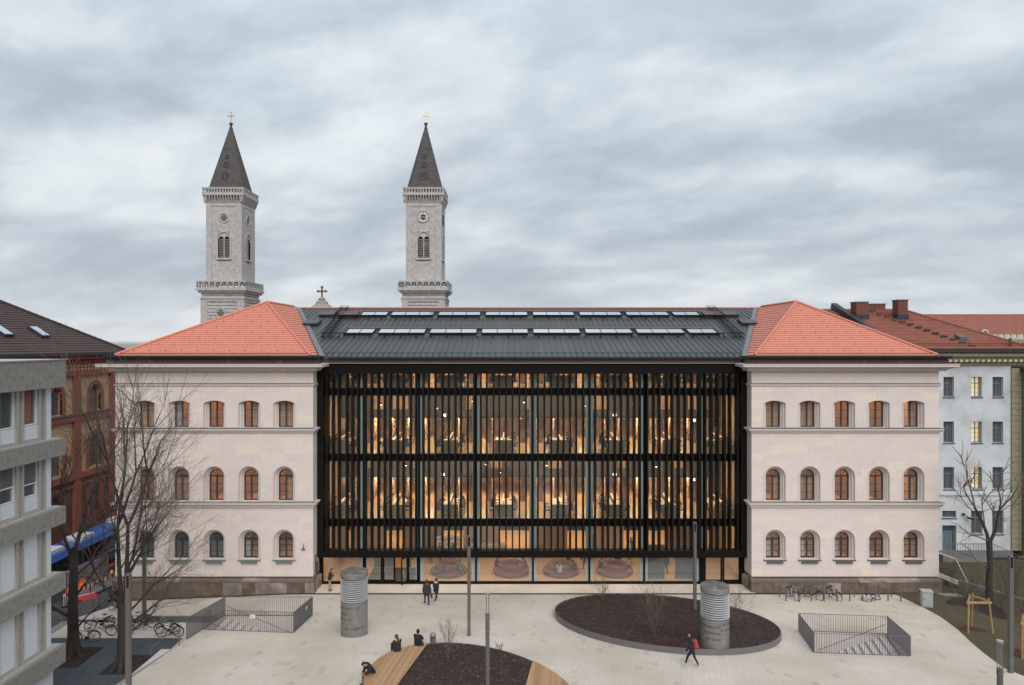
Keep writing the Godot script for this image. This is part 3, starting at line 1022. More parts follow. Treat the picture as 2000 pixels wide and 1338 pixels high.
	part(hall, "grey_screen", Shape.new().box(Vector3(13.35, 0.15, -2.6), Vector3(15.0, 2.9, -2.45)), M.screen_grey)
	part(hall, "entrance_mat", Shape.new().box(Vector3(-11.8, 0.152, -5.2), Vector3(-7.6, 0.165, -1.95)), M.screen_grey)
	part(hall, "entrance_screen", Shape.new().box(Vector3(-11.8, 0.17, -5.4), Vector3(-10.2, 1.25, -5.3)), M.screen_grey)
	for i in 7:
		part(hall, "ceiling_panel", Shape.new().box(Vector3(-6.5 + i * 2.1, 4.35, -5.6), Vector3(-5.3 + i * 2.1, 4.6, -5.4)), M.curtain_grey)
	build_hall_roof(hall)


func build_hall_roof(hall: Node3D) -> void:
	var ey := 18.30
	var ez := -0.62
	var ry := 23.0
	var rz := -18.0
	var up := Vector3(0, ry - ey, rz - ez)
	var run := up.length()
	up = up.normalized()
	var nrm := Vector3.RIGHT.cross(up)
	var frame := Transform3D(Basis(Vector3.RIGHT, up, nrm), Vector3(0, ey, ez))
	var outline := PackedVector2Array([Vector2(-15.2, 0), Vector2(18.55, 0), Vector2(25.6, run), Vector2(-22.4, run)])
	var x := -22.8
	var k := 0
	while x < 26.0:
		for bit in Geometry2D.intersect_polygons(outline, PackedVector2Array([Vector2(x, -1), Vector2(x + 0.5, -1), Vector2(x + 0.5, run + 1), Vector2(x, run + 1)])):
			var s := Shape.new()
			s.prism(bit, -0.03, 0.0, frame)
			# standing seam along the panel's edge
			var lo := INF
			var hi := -INF
			for q in bit:
				if absf(q.x - x) < 0.02:
					lo = minf(lo, q.y)
					hi = maxf(hi, q.y)
			if hi > lo:
				s.prism(PackedVector2Array([Vector2(x - 0.012, lo), Vector2(x + 0.012, lo), Vector2(x + 0.012, hi), Vector2(x - 0.012, hi)]), 0.0, 0.045, frame)
			part(hall, "zinc_panel", s, M["zinc_%d" % [0, 0, 1, 3, 2, 0, 3, 1, 0, 2, 3][k * 7 % 11]])
		x += 0.5
		k += 1
	# pale flashing in the two valleys
	for v in [[Vector2(-15.2, 0), Vector2(-22.4, run), 0.42], [Vector2(18.55, 0), Vector2(25.6, run), -0.42]]:
		var a: Vector2 = v[0]
		var b: Vector2 = v[1]
		var w := Vector2(v[2], 0)
		part(hall, "valley_flashing", Shape.new().prism(PackedVector2Array([a, a + w, b + w, b]), 0.05, 0.07, frame), M.flashing)
	# rows of skylights: [how far up the slope, slope height, first group's x values]
	var rows := [
		[6.9, 1.75, [[-14.82, -12.40, 2], [-11.92, -7.80, 3], [-7.33, -3.18, 3], [-2.70, 1.42, 3], [1.90, 6.08, 3], [6.58, 10.73, 3], [11.18, 15.38, 3], [15.80, 18.30, 2]]],
		[13.95, 1.8, [[-15.0, -12.42, 2], [-12.0, -7.83, 3], [-7.3, -3.17, 3], [-2.62, 1.52, 3], [2.08, 6.15, 3], [6.75, 10.85, 3], [11.4, 15.55, 3], [16.05, 18.6, 2]]],
	]
	for r in rows:
		var y0: float = r[0]
		var y1: float = r[0] + r[1]
		var xa: float = r[2][0][0]
		var xb: float = r[2][7][1]
		var kerb := Shape.new()   # upstand round the row, with a deep dark hood at the top
		kerb.prism(PackedVector2Array([Vector2(xa - 0.15, y1), Vector2(xb + 0.15, y1), Vector2(xb + 0.15, y1 + 0.55), Vector2(xa - 0.15, y1 + 0.55)]), 0.05, 0.215, frame)
		kerb.prism(PackedVector2Array([Vector2(xa - 0.15, y0 - 0.1), Vector2(xa - 0.03, y0 - 0.1), Vector2(xa - 0.03, y1), Vector2(xa - 0.15, y1)]), 0.05, 0.25, frame)
		kerb.prism(PackedVector2Array([Vector2(xb + 0.03, y0 - 0.1), Vector2(xb + 0.15, y0 - 0.1), Vector2(xb + 0.15, y1), Vector2(xb + 0.03, y1)]), 0.05, 0.25, frame)
		part(hall, "skylight_hood", kerb, M.rust_copper)
		for g in r[2]:
			var n: int = g[2]
			var w: float = (g[1] - g[0]) / n
			for i in n:
				var px: float = g[0] + w * i
				var fr := Shape.new()
				for e in [[px, y0, px + 0.04, y1], [px + w - 0.04, y0, px + w, y1], [px + 0.04, y0, px + w - 0.04, y0 + 0.06], [px + 0.04, y1 - 0.06, px + w - 0.04, y1]]:
					fr.prism(PackedVector2Array([Vector2(e[0], e[1]), Vector2(e[2], e[1]), Vector2(e[2], e[3]), Vector2(e[0], e[3])]), 0.05, 0.16, frame)
				var sk := part(hall, "skylight", fr, M.gutter)
				part(sk, "pane", Shape.new().prism(PackedVector2Array([Vector2(px + 0.04, y0 + 0.06), Vector2(px + w - 0.04, y0 + 0.06), Vector2(px + w - 0.04, y1 - 0.06), Vector2(px + 0.04, y1 - 0.06)]), 0.12, 0.156, frame), M.skylight_glass)
		# maintenance walkway below the row
		var wa: float = xa - 2.0
		var wb: float = xb + 2.1
		var walk := part(hall, "walkway", Shape.new().bar(frame * Vector3(wa, y0 - 0.45, 0.30), frame * Vector3(wb, y0 - 0.45, 0.30), 0.34, 0.07), M.black_metal)
		var bx := wa + 0.3
		while bx < wb:
			part(walk, "walkway_bracket", Shape.new().bar(frame * Vector3(bx, y0 - 0.45, 0.28), frame * Vector3(bx, y0 - 0.95, 0.05), 0.05).bar(frame * Vector3(bx - 0.1, y0 - 0.8, 0.06), frame * Vector3(bx + 0.1, y0 - 0.8, 0.06), 0.05), M.black_metal)
			bx += 1.35
		# rail behind the row
		var rl := Shape.new()
		rl.bar(frame * Vector3(xa, y1 + 0.9, 0.12), frame * Vector3(xb, y1 + 0.9, 0.12), 0.03)
		rl.bar(frame * Vector3(xa, y1 + 0.9, 0.20), frame * Vector3(xb, y1 + 0.9, 0.20), 0.03)
		part(hall, "snow_rail", rl, M.gutter)
	# step ladders up the slope at both ends
	for side in [[-16.3, -17.3], [19.9, 20.6]]:
		for i in 17:
			var t := i / 16.0
			var lx := lerpf(side[0], side[1], t)
			var ly := lerpf(6.2, run - 0.4, t)
			var st := part(hall, "roof_step", Shape.new().bar(frame * Vector3(lx - 0.5, ly, 0.34), frame * Vector3(lx + 0.5, ly, 0.34), 0.18, 0.035), M.black_metal)
			part(st, "step_bracket", Shape.new().bar(frame * Vector3(lx - 0.3, ly, 0.33), frame * Vector3(lx - 0.3, ly - 0.3, 0.05), 0.04).bar(frame * Vector3(lx + 0.3, ly, 0.33), frame * Vector3(lx + 0.3, ly - 0.3, 0.05), 0.04), M.black_metal)
	# roof hatches
	for h in [[-18.9, 10.2], [-18.3, 13.9], [22.3, 10.4], [21.6, 13.9]]:
		var hs := Shape.new().prism(PackedVector2Array([Vector2(h[0] - 0.75, h[1]), Vector2(h[0] + 0.75, h[1]), Vector2(h[0] + 0.75, h[1] + 1.7), Vector2(h[0] - 0.75, h[1] + 1.7)]), 0.05, 0.22, frame)
		var hp := part(hall, "roof_hatch", hs, M.gutter)
		part(hp, "hatch_lid", Shape.new().prism(PackedVector2Array([Vector2(h[0] - 0.68, h[1] + 0.06), Vector2(h[0] + 0.68, h[1] + 0.06), Vector2(h[0] + 0.68, h[1] + 1.62), Vector2(h[0] - 0.68, h[1] + 1.62)]), 0.225, 0.27, frame), M.zinc_2)
	for h in [-16.1, 19.75]:
		part(hall, "vent_box", Shape.new().prism(PackedVector2Array([Vector2(h - 0.9, 13.5), Vector2(h + 0.9, 13.5), Vector2(h + 0.9, 15.2), Vector2(h - 0.9, 15.2)]), 0.05, 0.35, frame), M.rust_copper)
	# ridge tiles and the rear slope
	var rr := Shape.new().tint(Color.WHITE)
	rr.tube([Vector3(-22.6, ry + 0.05, rz), Vector3(25.9, ry + 0.05, rz)], [0.09, 0.09], 8)
	part(hall, "ridge", rr, M.roof_tile)
	part(hall, "rear_slope", Shape.new().tint(Color.WHITE).hexa([Vector3(-22.6, 18, -30), Vector3(25.9, 18, -30), Vector3(25.9, ry - 0.2, rz - 0.05), Vector3(-22.6, ry - 0.2, rz - 0.05), Vector3(-22.6, 18.2, -30), Vector3(25.9, 18.2, -30), Vector3(25.9, ry - 0.02, rz - 0.05), Vector3(-22.6, ry - 0.02, rz - 0.05)]), M.roof_tile)
	# gutter and snow rail at the eave
	part(hall, "gutter", Shape.new().profile_run([Vector2(0.0, -0.16), Vector2(0.10, -0.20), Vector2(0.20, -0.15), Vector2(0.24, 0.0), Vector2(0.20, 0.0), Vector2(0.0, 0.0)], Vector3(-14.6, ey - 0.02, ez - 0.10), Vector3(18.0, ey - 0.02, ez - 0.10), Vector3.BACK), M.gutter)
	var er := Shape.new()
	er.bar(frame * Vector3(-15.0, 0.45, 0.14), frame * Vector3(18.4, 0.45, 0.14), 0.025)
	er.bar(frame * Vector3(-15.0, 0.45, 0.24), frame * Vector3(18.4, 0.45, 0.24), 0.025)
	var ep := part(hall, "snow_rail", er, M.gutter)
	var ex := -14.8
	while ex < 18.4:
		part(ep, "rail_post", Shape.new().bar(frame * Vector3(ex, 0.45, 0.0), frame * Vector3(ex, 0.45, 0.26), 0.03), M.gutter)
		ex += 0.5


# ---------------------------------------------------------------- interior of the hall
func build_interior() -> void:
	var warm := Color(1.0, 0.69, 0.37)
	# long ceiling lights over the reading places and over the stacks
	var names := ["ground floor", "lower reading floor", "middle reading floor", "top reading floor"]
	for f in 4:
		var y: float = FLOORS[f]
		var top: float = [4.66, 9.92, 15.22, 17.78][f]
		var lz := -4.0 if f == 0 else -5.9
		var l := thing("ceiling_light", "long warm ceiling light over the front of the %s" % names[f], "light", Vector3(1.6, top - 0.06, -5.9), 0.0, "ceiling lights of the glazed hall")
		l.position.z = lz
		part(l, "housing", Shape.new().box(Vector3(-16.2, -0.01, -0.14), Vector3(16.2, 0.05, 0.14)), M.black_metal)
		part(l, "diffuser", Shape.new().box(Vector3(-16.1, -0.05, -0.1), Vector3(16.1, -0.012, 0.1)), M.lamp_warm)
		area_light("hall_light", Vector3(1.6, top - 0.14, lz), Vector2(32.0, 0.2), warm, [48.0, 56.0, 56.0, 40.0][f])
		if f == 1 or f == 2:
			area_light("gallery_light", Vector3(1.6, top - 0.2, -8.6), Vector2(32.0, 0.2), warm, 14.0)
			var gl := thing("ceiling_light", "long warm ceiling light in the gallery above the %s" % names[f], "light", Vector3(1.6, top - 0.1, -8.6), 0.0, "ceiling lights of the glazed hall")
			part(gl, "housing", Shape.new().box(Vector3(-16.2, 0, -0.1), Vector3(16.2, 0.05, 0.1)), M.black_metal)
			part(gl, "diffuser", Shape.new().box(Vector3(-16.1, -0.04, -0.08), Vector3(16.1, -0.002, 0.08)), M.lamp_warm)
			var r := thing("ceiling_light", "long warm ceiling light above the bookcases of the %s" % names[f], "light", Vector3(1.6, y + 2.24, -9.6), 0.0, "ceiling lights of the glazed hall")
			part(r, "housing", Shape.new().box(Vector3(-16.2, -0.01, -0.14), Vector3(16.2, 0.035, 0.14)), M.black_metal)
			part(r, "diffuser", Shape.new().box(Vector3(-16.1, -0.04, -0.1), Vector3(16.1, -0.012, 0.1)), M.lamp_warm)
			area_light("stack_light", Vector3(1.6, y + 2.18, -9.6), Vector2(32.0, 0.2), warm, 250.0)
		else:
			var yy: float = 4.4 if f == 0 else 17.5
			var zz := -13.0
			area_light("rear_light", Vector3(1.6, yy, zz), Vector2(32.0, 0.2), warm, 90.0)
			var r2 := thing("ceiling_light", "long warm ceiling light at the back of the %s" % names[f], "light", Vector3(1.6, yy + 0.08, zz), 0.0, "ceiling lights of the glazed hall")
			part(r2, "housing", Shape.new().box(Vector3(-16.2, 0, -0.14), Vector3(16.2, 0.05, 0.14)), M.black_metal)
			part(r2, "diffuser", Shape.new().box(Vector3(-16.1, -0.04, -0.1), Vector3(16.1, -0.002, 0.1)), M.lamp_warm)
	# lights in the wings' rooms
	for w in [[-23.3, 13.0, "wing behind the tall bare tree"], [26.0, 12.6, "wing above the bicycle stands"]]:
		var fl := [[6.3, 9.0, "lowest"], [12.1, 22.0, "middle"], [16.8, 17.0, "highest"]]
		for k in 3:
			var e: float = fl[k][1]
			if w[0] < 0 and k == 0:
				e = 5.0
			var l := thing("ceiling_light", "long warm ceiling light in the %s rooms of the %s" % [fl[k][2], w[2]], "light", Vector3(w[0], fl[k][0], -3.6), 0.0, "ceiling lights of the wings")
			part(l, "housing", Shape.new().box(Vector3(-w[1] / 2, 0, -0.14), Vector3(w[1] / 2, 0.05, 0.14)), M.black_metal)
			part(l, "diffuser", Shape.new().box(Vector3(-w[1] / 2, -0.04, -0.1), Vector3(w[1] / 2, -0.002, 0.1)), M.lamp_warm)
			area_light("wing_light", Vector3(w[0], fl[k][0] - 0.1, -3.6), Vector2(w[1], 0.2), Color(1.0, 0.58, 0.27), e * 3.2)
	build_bookcases(names)
	build_tables(names)
	build_lounge()


func book_row(seed_: int, length: float) -> Mesh:
	var r := RandomNumberGenerator.new()
	r.seed = seed_
	var s := Shape.new()
	var z := 0.0
	var tones := [Color(0.48, 0.38, 0.28), Color(0.16, 0.08, 0.06), Color(0.55, 0.48, 0.38), Color(0.10, 0.11, 0.14), Color(0.34, 0.15, 0.09), Color(0.62, 0.55, 0.43), Color(0.38, 0.30, 0.20)]
	while z < length - 0.1:
		var t := r.randf_range(0.03, 0.10)
		if r.randf() < 0.1:
			z += 0.2
			continue
		var h := r.randf_range(0.22, 0.30)
		s.tint(tones[r.randi() % tones.size()])
		s.box(Vector3(-0.22 + r.randf() * 0.03, 0, -z - t), Vector3(0.22 - r.randf() * 0.03, h, -z))
		z += t + 0.004
	return s.mesh()


func build_bookcases(names: Array) -> void:
	var rows := [book_row(1, 4.0), book_row(2, 4.0), book_row(3, 4.0), book_row(4, 4.0)]
	var endp := Shape.new().box(Vector3(-0.26, 0, -0.04), Vector3(0.26, 2.14, 0)).mesh()
	var shelf := Shape.new().box(Vector3(-0.25, 0, -4.06), Vector3(0.25, 0.03, -0.04)).mesh()
	var spine := Shape.new().box(Vector3(-0.012, 0, -4.06), Vector3(0.012, 2.1, -0.04)).mesh()
	for f in range(1, 4):
		var k := 0
		var x := -14.3
		while x < 18.2:
			var b := thing("bookcase", "%s bookcase from the entrance end on the %s" % [ORD[k], names[f]], "bookcase", Vector3(x, FLOORS[f], -7.9), 0.0, "bookcases in the stacks")
			part(b, "end_panel", endp, M.shelf_brown)
			part(b, "end_panel", endp, M.shelf_brown, Vector3(0, 0, -4.06))
			part(b, "spine", spine, M.shelf_brown)
			for i in 6:
				part(b, "shelf", shelf, M.shelf_brown, Vector3(0, 0.06 + i * 0.37, 0))
				var br := part(b, "book_row", rows[(i + k + f) % 4], M.book_spines, Vector3(0, 0.092 + i * 0.37, -0.05))
				br.set_meta("kind", "stuff")
				if i == 5:
					br.scale.y = 0.6
			x += 1.53
			k += 1


func build_tables(names: Array) -> void:
	var xs := [-13.97, -9.6, -5.1, -0.7, 3.95, 8.5, 13.0, 17.2]
	var who := [seated_reader(0), seated_reader(1), seated_reader(2), seated_reader(3)]
	var wear := ["a black jumper", "a grey jacket", "a pale shirt", "a dark blue coat"]
	var top := Shape.new().box(Vector3(-0.70, 0.72, -3.5), Vector3(0.70, 0.76, -0.05)).mesh()
	var endp := Shape.new().box(Vector3(-0.70, 0.0, -0.05), Vector3(0.70, 1.02, 0.0)).mesh()
	var mid := Shape.new().box(Vector3(-0.02, 0.76, -3.4), Vector3(0.02, 1.0, -0.06)).mesh()
	var legm := Shape.new().box(Vector3(-0.04, 0, -0.04), Vector3(0.04, 0.72, 0.04)).mesh()
	var lampm := Shape.new().box(Vector3(-0.025, 1.22, -3.2), Vector3(0.025, 1.25, -0.3)).mesh()
	var rod := Shape.new().bar(Vector3(0, 1.0, -0.5), Vector3(0, 1.22, -0.5), 0.02).bar(Vector3(0, 1.0, -2.9), Vector3(0, 1.22, -2.9), 0.02).mesh()
	var seat := Shape.new().box(Vector3(-0.21, 0.43, -0.21), Vector3(0.21, 0.46, 0.21)).mesh()
	var backm := Shape.new().box(Vector3(0.19, 0.58, -0.2), Vector3(0.22, 0.84, 0.2)).mesh()
	var cl := Shape.new().bar(Vector3(0, 0.44, 0), Vector3(0.03, 0, 0.03), 0.025).mesh()
	var paper := Shape.new().box(Vector3(-0.15, 0, -0.21), Vector3(0.15, 0.012, 0.21)).mesh()
	var chair0: Node3D = null
	for f in range(1, 4):
		for k in xs.size():
			var at := Vector3(xs[k], FLOORS[f], -2.35)
			var t := thing("reading_table", "%s long reading table from the entrance end on the %s" % [ORD[k], names[f]], "table", at, 0.0, "reading tables behind the glass")
			part(t, "table_top", top, M.table_top)
			part(t, "end_panel", endp, M.table_olive)
			part(t, "divider", mid, M.table_olive)
			for c in [Vector3(-0.6, 0, -3.4), Vector3(0.6, 0, -3.4)]:
				part(t, "leg", legm, M.black_metal, c)
			var lamp := part(t, "lamp_bar", lampm, M.lamp_warm)
			part(lamp, "lamp_rod", rod, M.black_metal)
			for sd in [-1, 1]:
				for j in 3:
					var z := -2.35 - 0.6 - j * 1.1
					var side: String = "near" if sd < 0 else "far"
					var row: String = ["front", "middle", "rear"][j]
					var where := "%s %s seat, %s table, %s" % [row, side, ORD[k], names[f]]
					var cp := Vector3(xs[k] + sd * 0.98, FLOORS[f], z)
					var turn: float = 0.0 if sd > 0 else PI
					if chair0 == null:
						chair0 = thing("reading_chair", "chair at the " + where, "chair", cp, turn, "chairs at the reading tables")
						part(chair0, "seat", seat, M.chair_black)
						part(chair0, "backrest", backm, M.chair_black)
						for c in [[-0.17, -0.17, 0.0], [0.17, -0.17, 0.0], [0.17, 0.17, 0.0], [-0.17, 0.17, 0.0]]:
							part(chair0, "leg", cl, M.chrome, Vector3(c[0], 0, c[1]))
					else:
						copy_of(chair0, "chair at the " + where, cp, turn)
					if rng.randf() < 0.58:
						var w := rng.randi() % 4
						var p := solo("person", Shape.new().box(Vector3.ZERO, Vector3.ONE * 0.01), M.figure, "seated reader in %s, %s" % [wear[w], where], "person", cp, "readers at the tables")
						p.mesh = who[w]
						p.rotation.y = turn + rng.randf_range(-0.2, 0.2)
					if rng.randf() < 0.6:
						var pp := solo("paper_sheet", Shape.new().box(Vector3.ZERO, Vector3.ONE * 0.01), M.paper_white, "open book lying before the " + where, "book", Vector3(xs[k] + sd * 0.42, FLOORS[f] + 0.762, z + 0.1), "books and papers on the reading tables")
						pp.mesh = paper
						pp.rotation.y = rng.randf_range(-0.4, 0.4)
	# exit signs
	for e in [[-5.95, 13.05, "middle"], [9.0, 13.05, "middle"], [15.95, 12.6, "middle"], [-6.05, 7.85, "lower"], [9.0, 7.85, "lower"], [15.9, 7.4, "lower"]]:
		var n: int = taken.get("exit_sign", -1) + 1
		var ex := thing("exit_sign", "small glowing exit sign, %s of three on the %s reading floor" % [ORD[n % 3], e[2]], "sign", Vector3(e[0], e[1], -6.6), 0.0, "exit signs in the hall")
		part(ex, "case", Shape.new().box(Vector3(-0.17, -0.10, -0.05), Vector3(0.17, 0.14, 0.0)), M.bright_steel)
		part(ex, "face", Shape.new().box(Vector3(-0.15, -0.08, 0.002), Vector3(0.15, 0.12, 0.02)), M.exit_glow)
		part(ex, "hanger", Shape.new().bar(Vector3(0, 0.14, -0.02), Vector3(0, 0.14 + 1.9, -0.02), 0.02), M.black_metal)
	# spot lamps under the slabs
	var sp := [[-3.3, 14.6], [6.2, 14.2], [-2.2, 9.3], [2.9, 9.2], [5.4, 9.3], [-8.9, 9.2], [-1.0, 8.6], [-11.0, 14.3], [10.2, 14.4], [-6.3, 14.0], [12.1, 9.1], [1.0, 14.5]]
	for i in sp.size():
		var s := thing("spot_lamp", "small bright spot lamp hanging under the slab, %s from the entrance end of its kind" % ORD[i], "lamp", Vector3(sp[i][0], sp[i][1], -4.0), 0.0, "spot lamps in the hall")
		part(s, "shade", Shape.new().lathe([Vector2(0.09, -0.06), Vector2(0.08, 0.10), Vector2(0.0, 0.12)], 10), M.black_metal)
		part(s, "bulb", Shape.new().lathe([Vector2(0.0, -0.14), Vector2(0.085, -0.09), Vector2(0.085, -0.03)], 10), M.lamp_white)
		part(s, "cord", Shape.new().bar(Vector3(0, 0.12, 0), Vector3(0, (15.22 if sp[i][1] > 10 else 9.92) - sp[i][1], 0), 0.02), M.black_metal)


func build_lounge() -> void:
	var prof := [Vector2(1.30, 0.0), Vector2(1.48, 0.05), Vector2(1.55, 0.20), Vector2(1.50, 0.36), Vector2(1.36, 0.43), Vector2(1.08, 0.44)]
	var prof2 := [Vector2(1.08, 0.40), Vector2(1.12, 0.55), Vector2(1.11, 0.74), Vector2(1.02, 0.84), Vector2(0.88, 0.84), Vector2(0.80, 0.74), Vector2(0.78, 0.40)]
	var spots := [[-5.3, "nearest the open door"], [-0.05, "second from the open door"], [4.1, "third from the open door"], [8.6, "beside the grey screens"]]
	for i in spots.size():
		var s := thing("round_sofa", "plum round two-tier sofa %s" % spots[i][1], "sofa", Vector3(spots[i][0], 0.15, -3.9), 0.0, "round sofas in the lounge")
		part(s, "seat_ring", Shape.new().lathe(prof, 40), M.sofa_plum)
		part(s, "backrest_ring", Shape.new().lathe(prof2, 40), M.sofa_plum)
		part(s, "base", Shape.new().lathe([Vector2(1.28, -0.0), Vector2(1.28, 0.06)], 40), M.chair_black)
		part(s, "inner_cushion", Shape.new().lathe([Vector2(0.80, 0.42), Vector2(0.5, 0.45), Vector2(0.0, 0.45)], 40), M.sofa_plum)
	# reception counter with shelves
	var c := thing("counter", "white reception counter at the back of the ground floor", "counter", Vector3(-2.2, 0.15, -8.2))
	part(c, "front", Shape.new().box(Vector3(-1.6, 0, 0), Vector3(1.6, 1.05, 0.08)), M.curtain_grey)
	part(c, "worktop", Shape.new().box(Vector3(-1.7, 1.05, -0.7), Vector3(1.7, 1.10, 0.12)), M.paper_white)
	part(c, "shelf", Shape.new().box(Vector3(-1.6, 0.45, -0.6), Vector3(1.6, 0.5, 0.0)), M.paper_white)
	var sh := thing("display_shelf", "pale display shelf with papers behind the second fin bay", "shelf", Vector3(-5.9, 0.15, -9.2))
	part(sh, "carcass", Shape.new().box(Vector3(-1.2, 0, -0.35), Vector3(1.2, 1.5, -0.3)), M.paper_white)
	for i in 4:
		part(sh, "shelf", Shape.new().box(Vector3(-1.2, 0.1 + i * 0.4, -0.3), Vector3(1.2, 0.14 + i * 0.4, 0.0)), M.paper_white)
	# people in the lounge
	var sit := [seated_reader(0), seated_reader(1), seated_reader(2), seated_reader(3)]
	var stand := [standing_visitor(0), standing_visitor(1), standing_visitor(2)]
	var seats := [[-5.9, -2.65, -2.0, 1, "dark figure sitting on the front of the sofa nearest the open door"], [-4.2, -2.95, -1.1, 1, "person leaning on the sofa nearest the open door, pale bag beside"],
		[-1.35, -4.1, 3.3, 0, "person in black sitting sideways with legs stretched, second sofa"], [1.20, -4.0, 0.1, 1, "person on the far rim of the second sofa"], [0.4, -5.2, 1.5, 2, "person reading behind the second sofa"],
		[3.9, -2.55, -1.57, 2, "pale haired person on the front of the third sofa"], [5.2, -3.0, -0.8, 0, "person in black on the front corner of the third sofa"], [4.9, -5.0, 1.2, 1, "person behind the third sofa"],
		[7.3, -3.9, 3.2, 1, "person in grey on the near rim of the sofa beside the screens"], [9.95, -4.0, 0.1, 2, "person with crossed legs on the far rim of the last sofa"], [9.0, -5.2, 1.6, 0, "person behind the last sofa"]]
	for s in seats:
		var p := solo("person", Shape.new().box(Vector3.ZERO, Vector3.ONE * 0.01), M.figure, s[4], "person", Vector3(s[0], 0.15, s[1]), "people in the lounge")
		p.mesh = sit[s[3]]
		p.rotation.y = s[2]
	var stands := [[-7.1, -6.2, 0.3, 0, "person standing in black trousers beside the sofa nearest the door"], [-6.3, -6.6, 2.0, 1, "person in grey standing behind the first sofa"], [-5.2, -6.9, 1.0, 2, "person standing in a group behind the first sofa"],
		[6.2, -4.6, 1.0, 0, "person in a long dark coat between the third and last sofas"], [12.8, -3.6, 0.7, 0, "person walking between the two grey screens"], [-8.6, -4.3, -1.2, 1, "person walking in behind the open door"],
		[7.4, -9.0, 0.5, 0, "person in black standing far back under the slab"], [10.8, -8.2, 2.0, 1, "dark figure far back behind the screens"], [-8.3, -8.4, 1.0, 2, "person at the back beside the display shelf"], [-3.4, -9.2, 0.0, 0, "attendant in black behind the counter"]]
	for s in stands:
		var p := solo("person", Shape.new().box(Vector3.ZERO, Vector3.ONE * 0.01), M.figure, s[4], "person", Vector3(s[0], 0.15, s[1]), "people in the lounge")
		p.mesh = stand[s[3]]
		p.rotation.y = s[2]


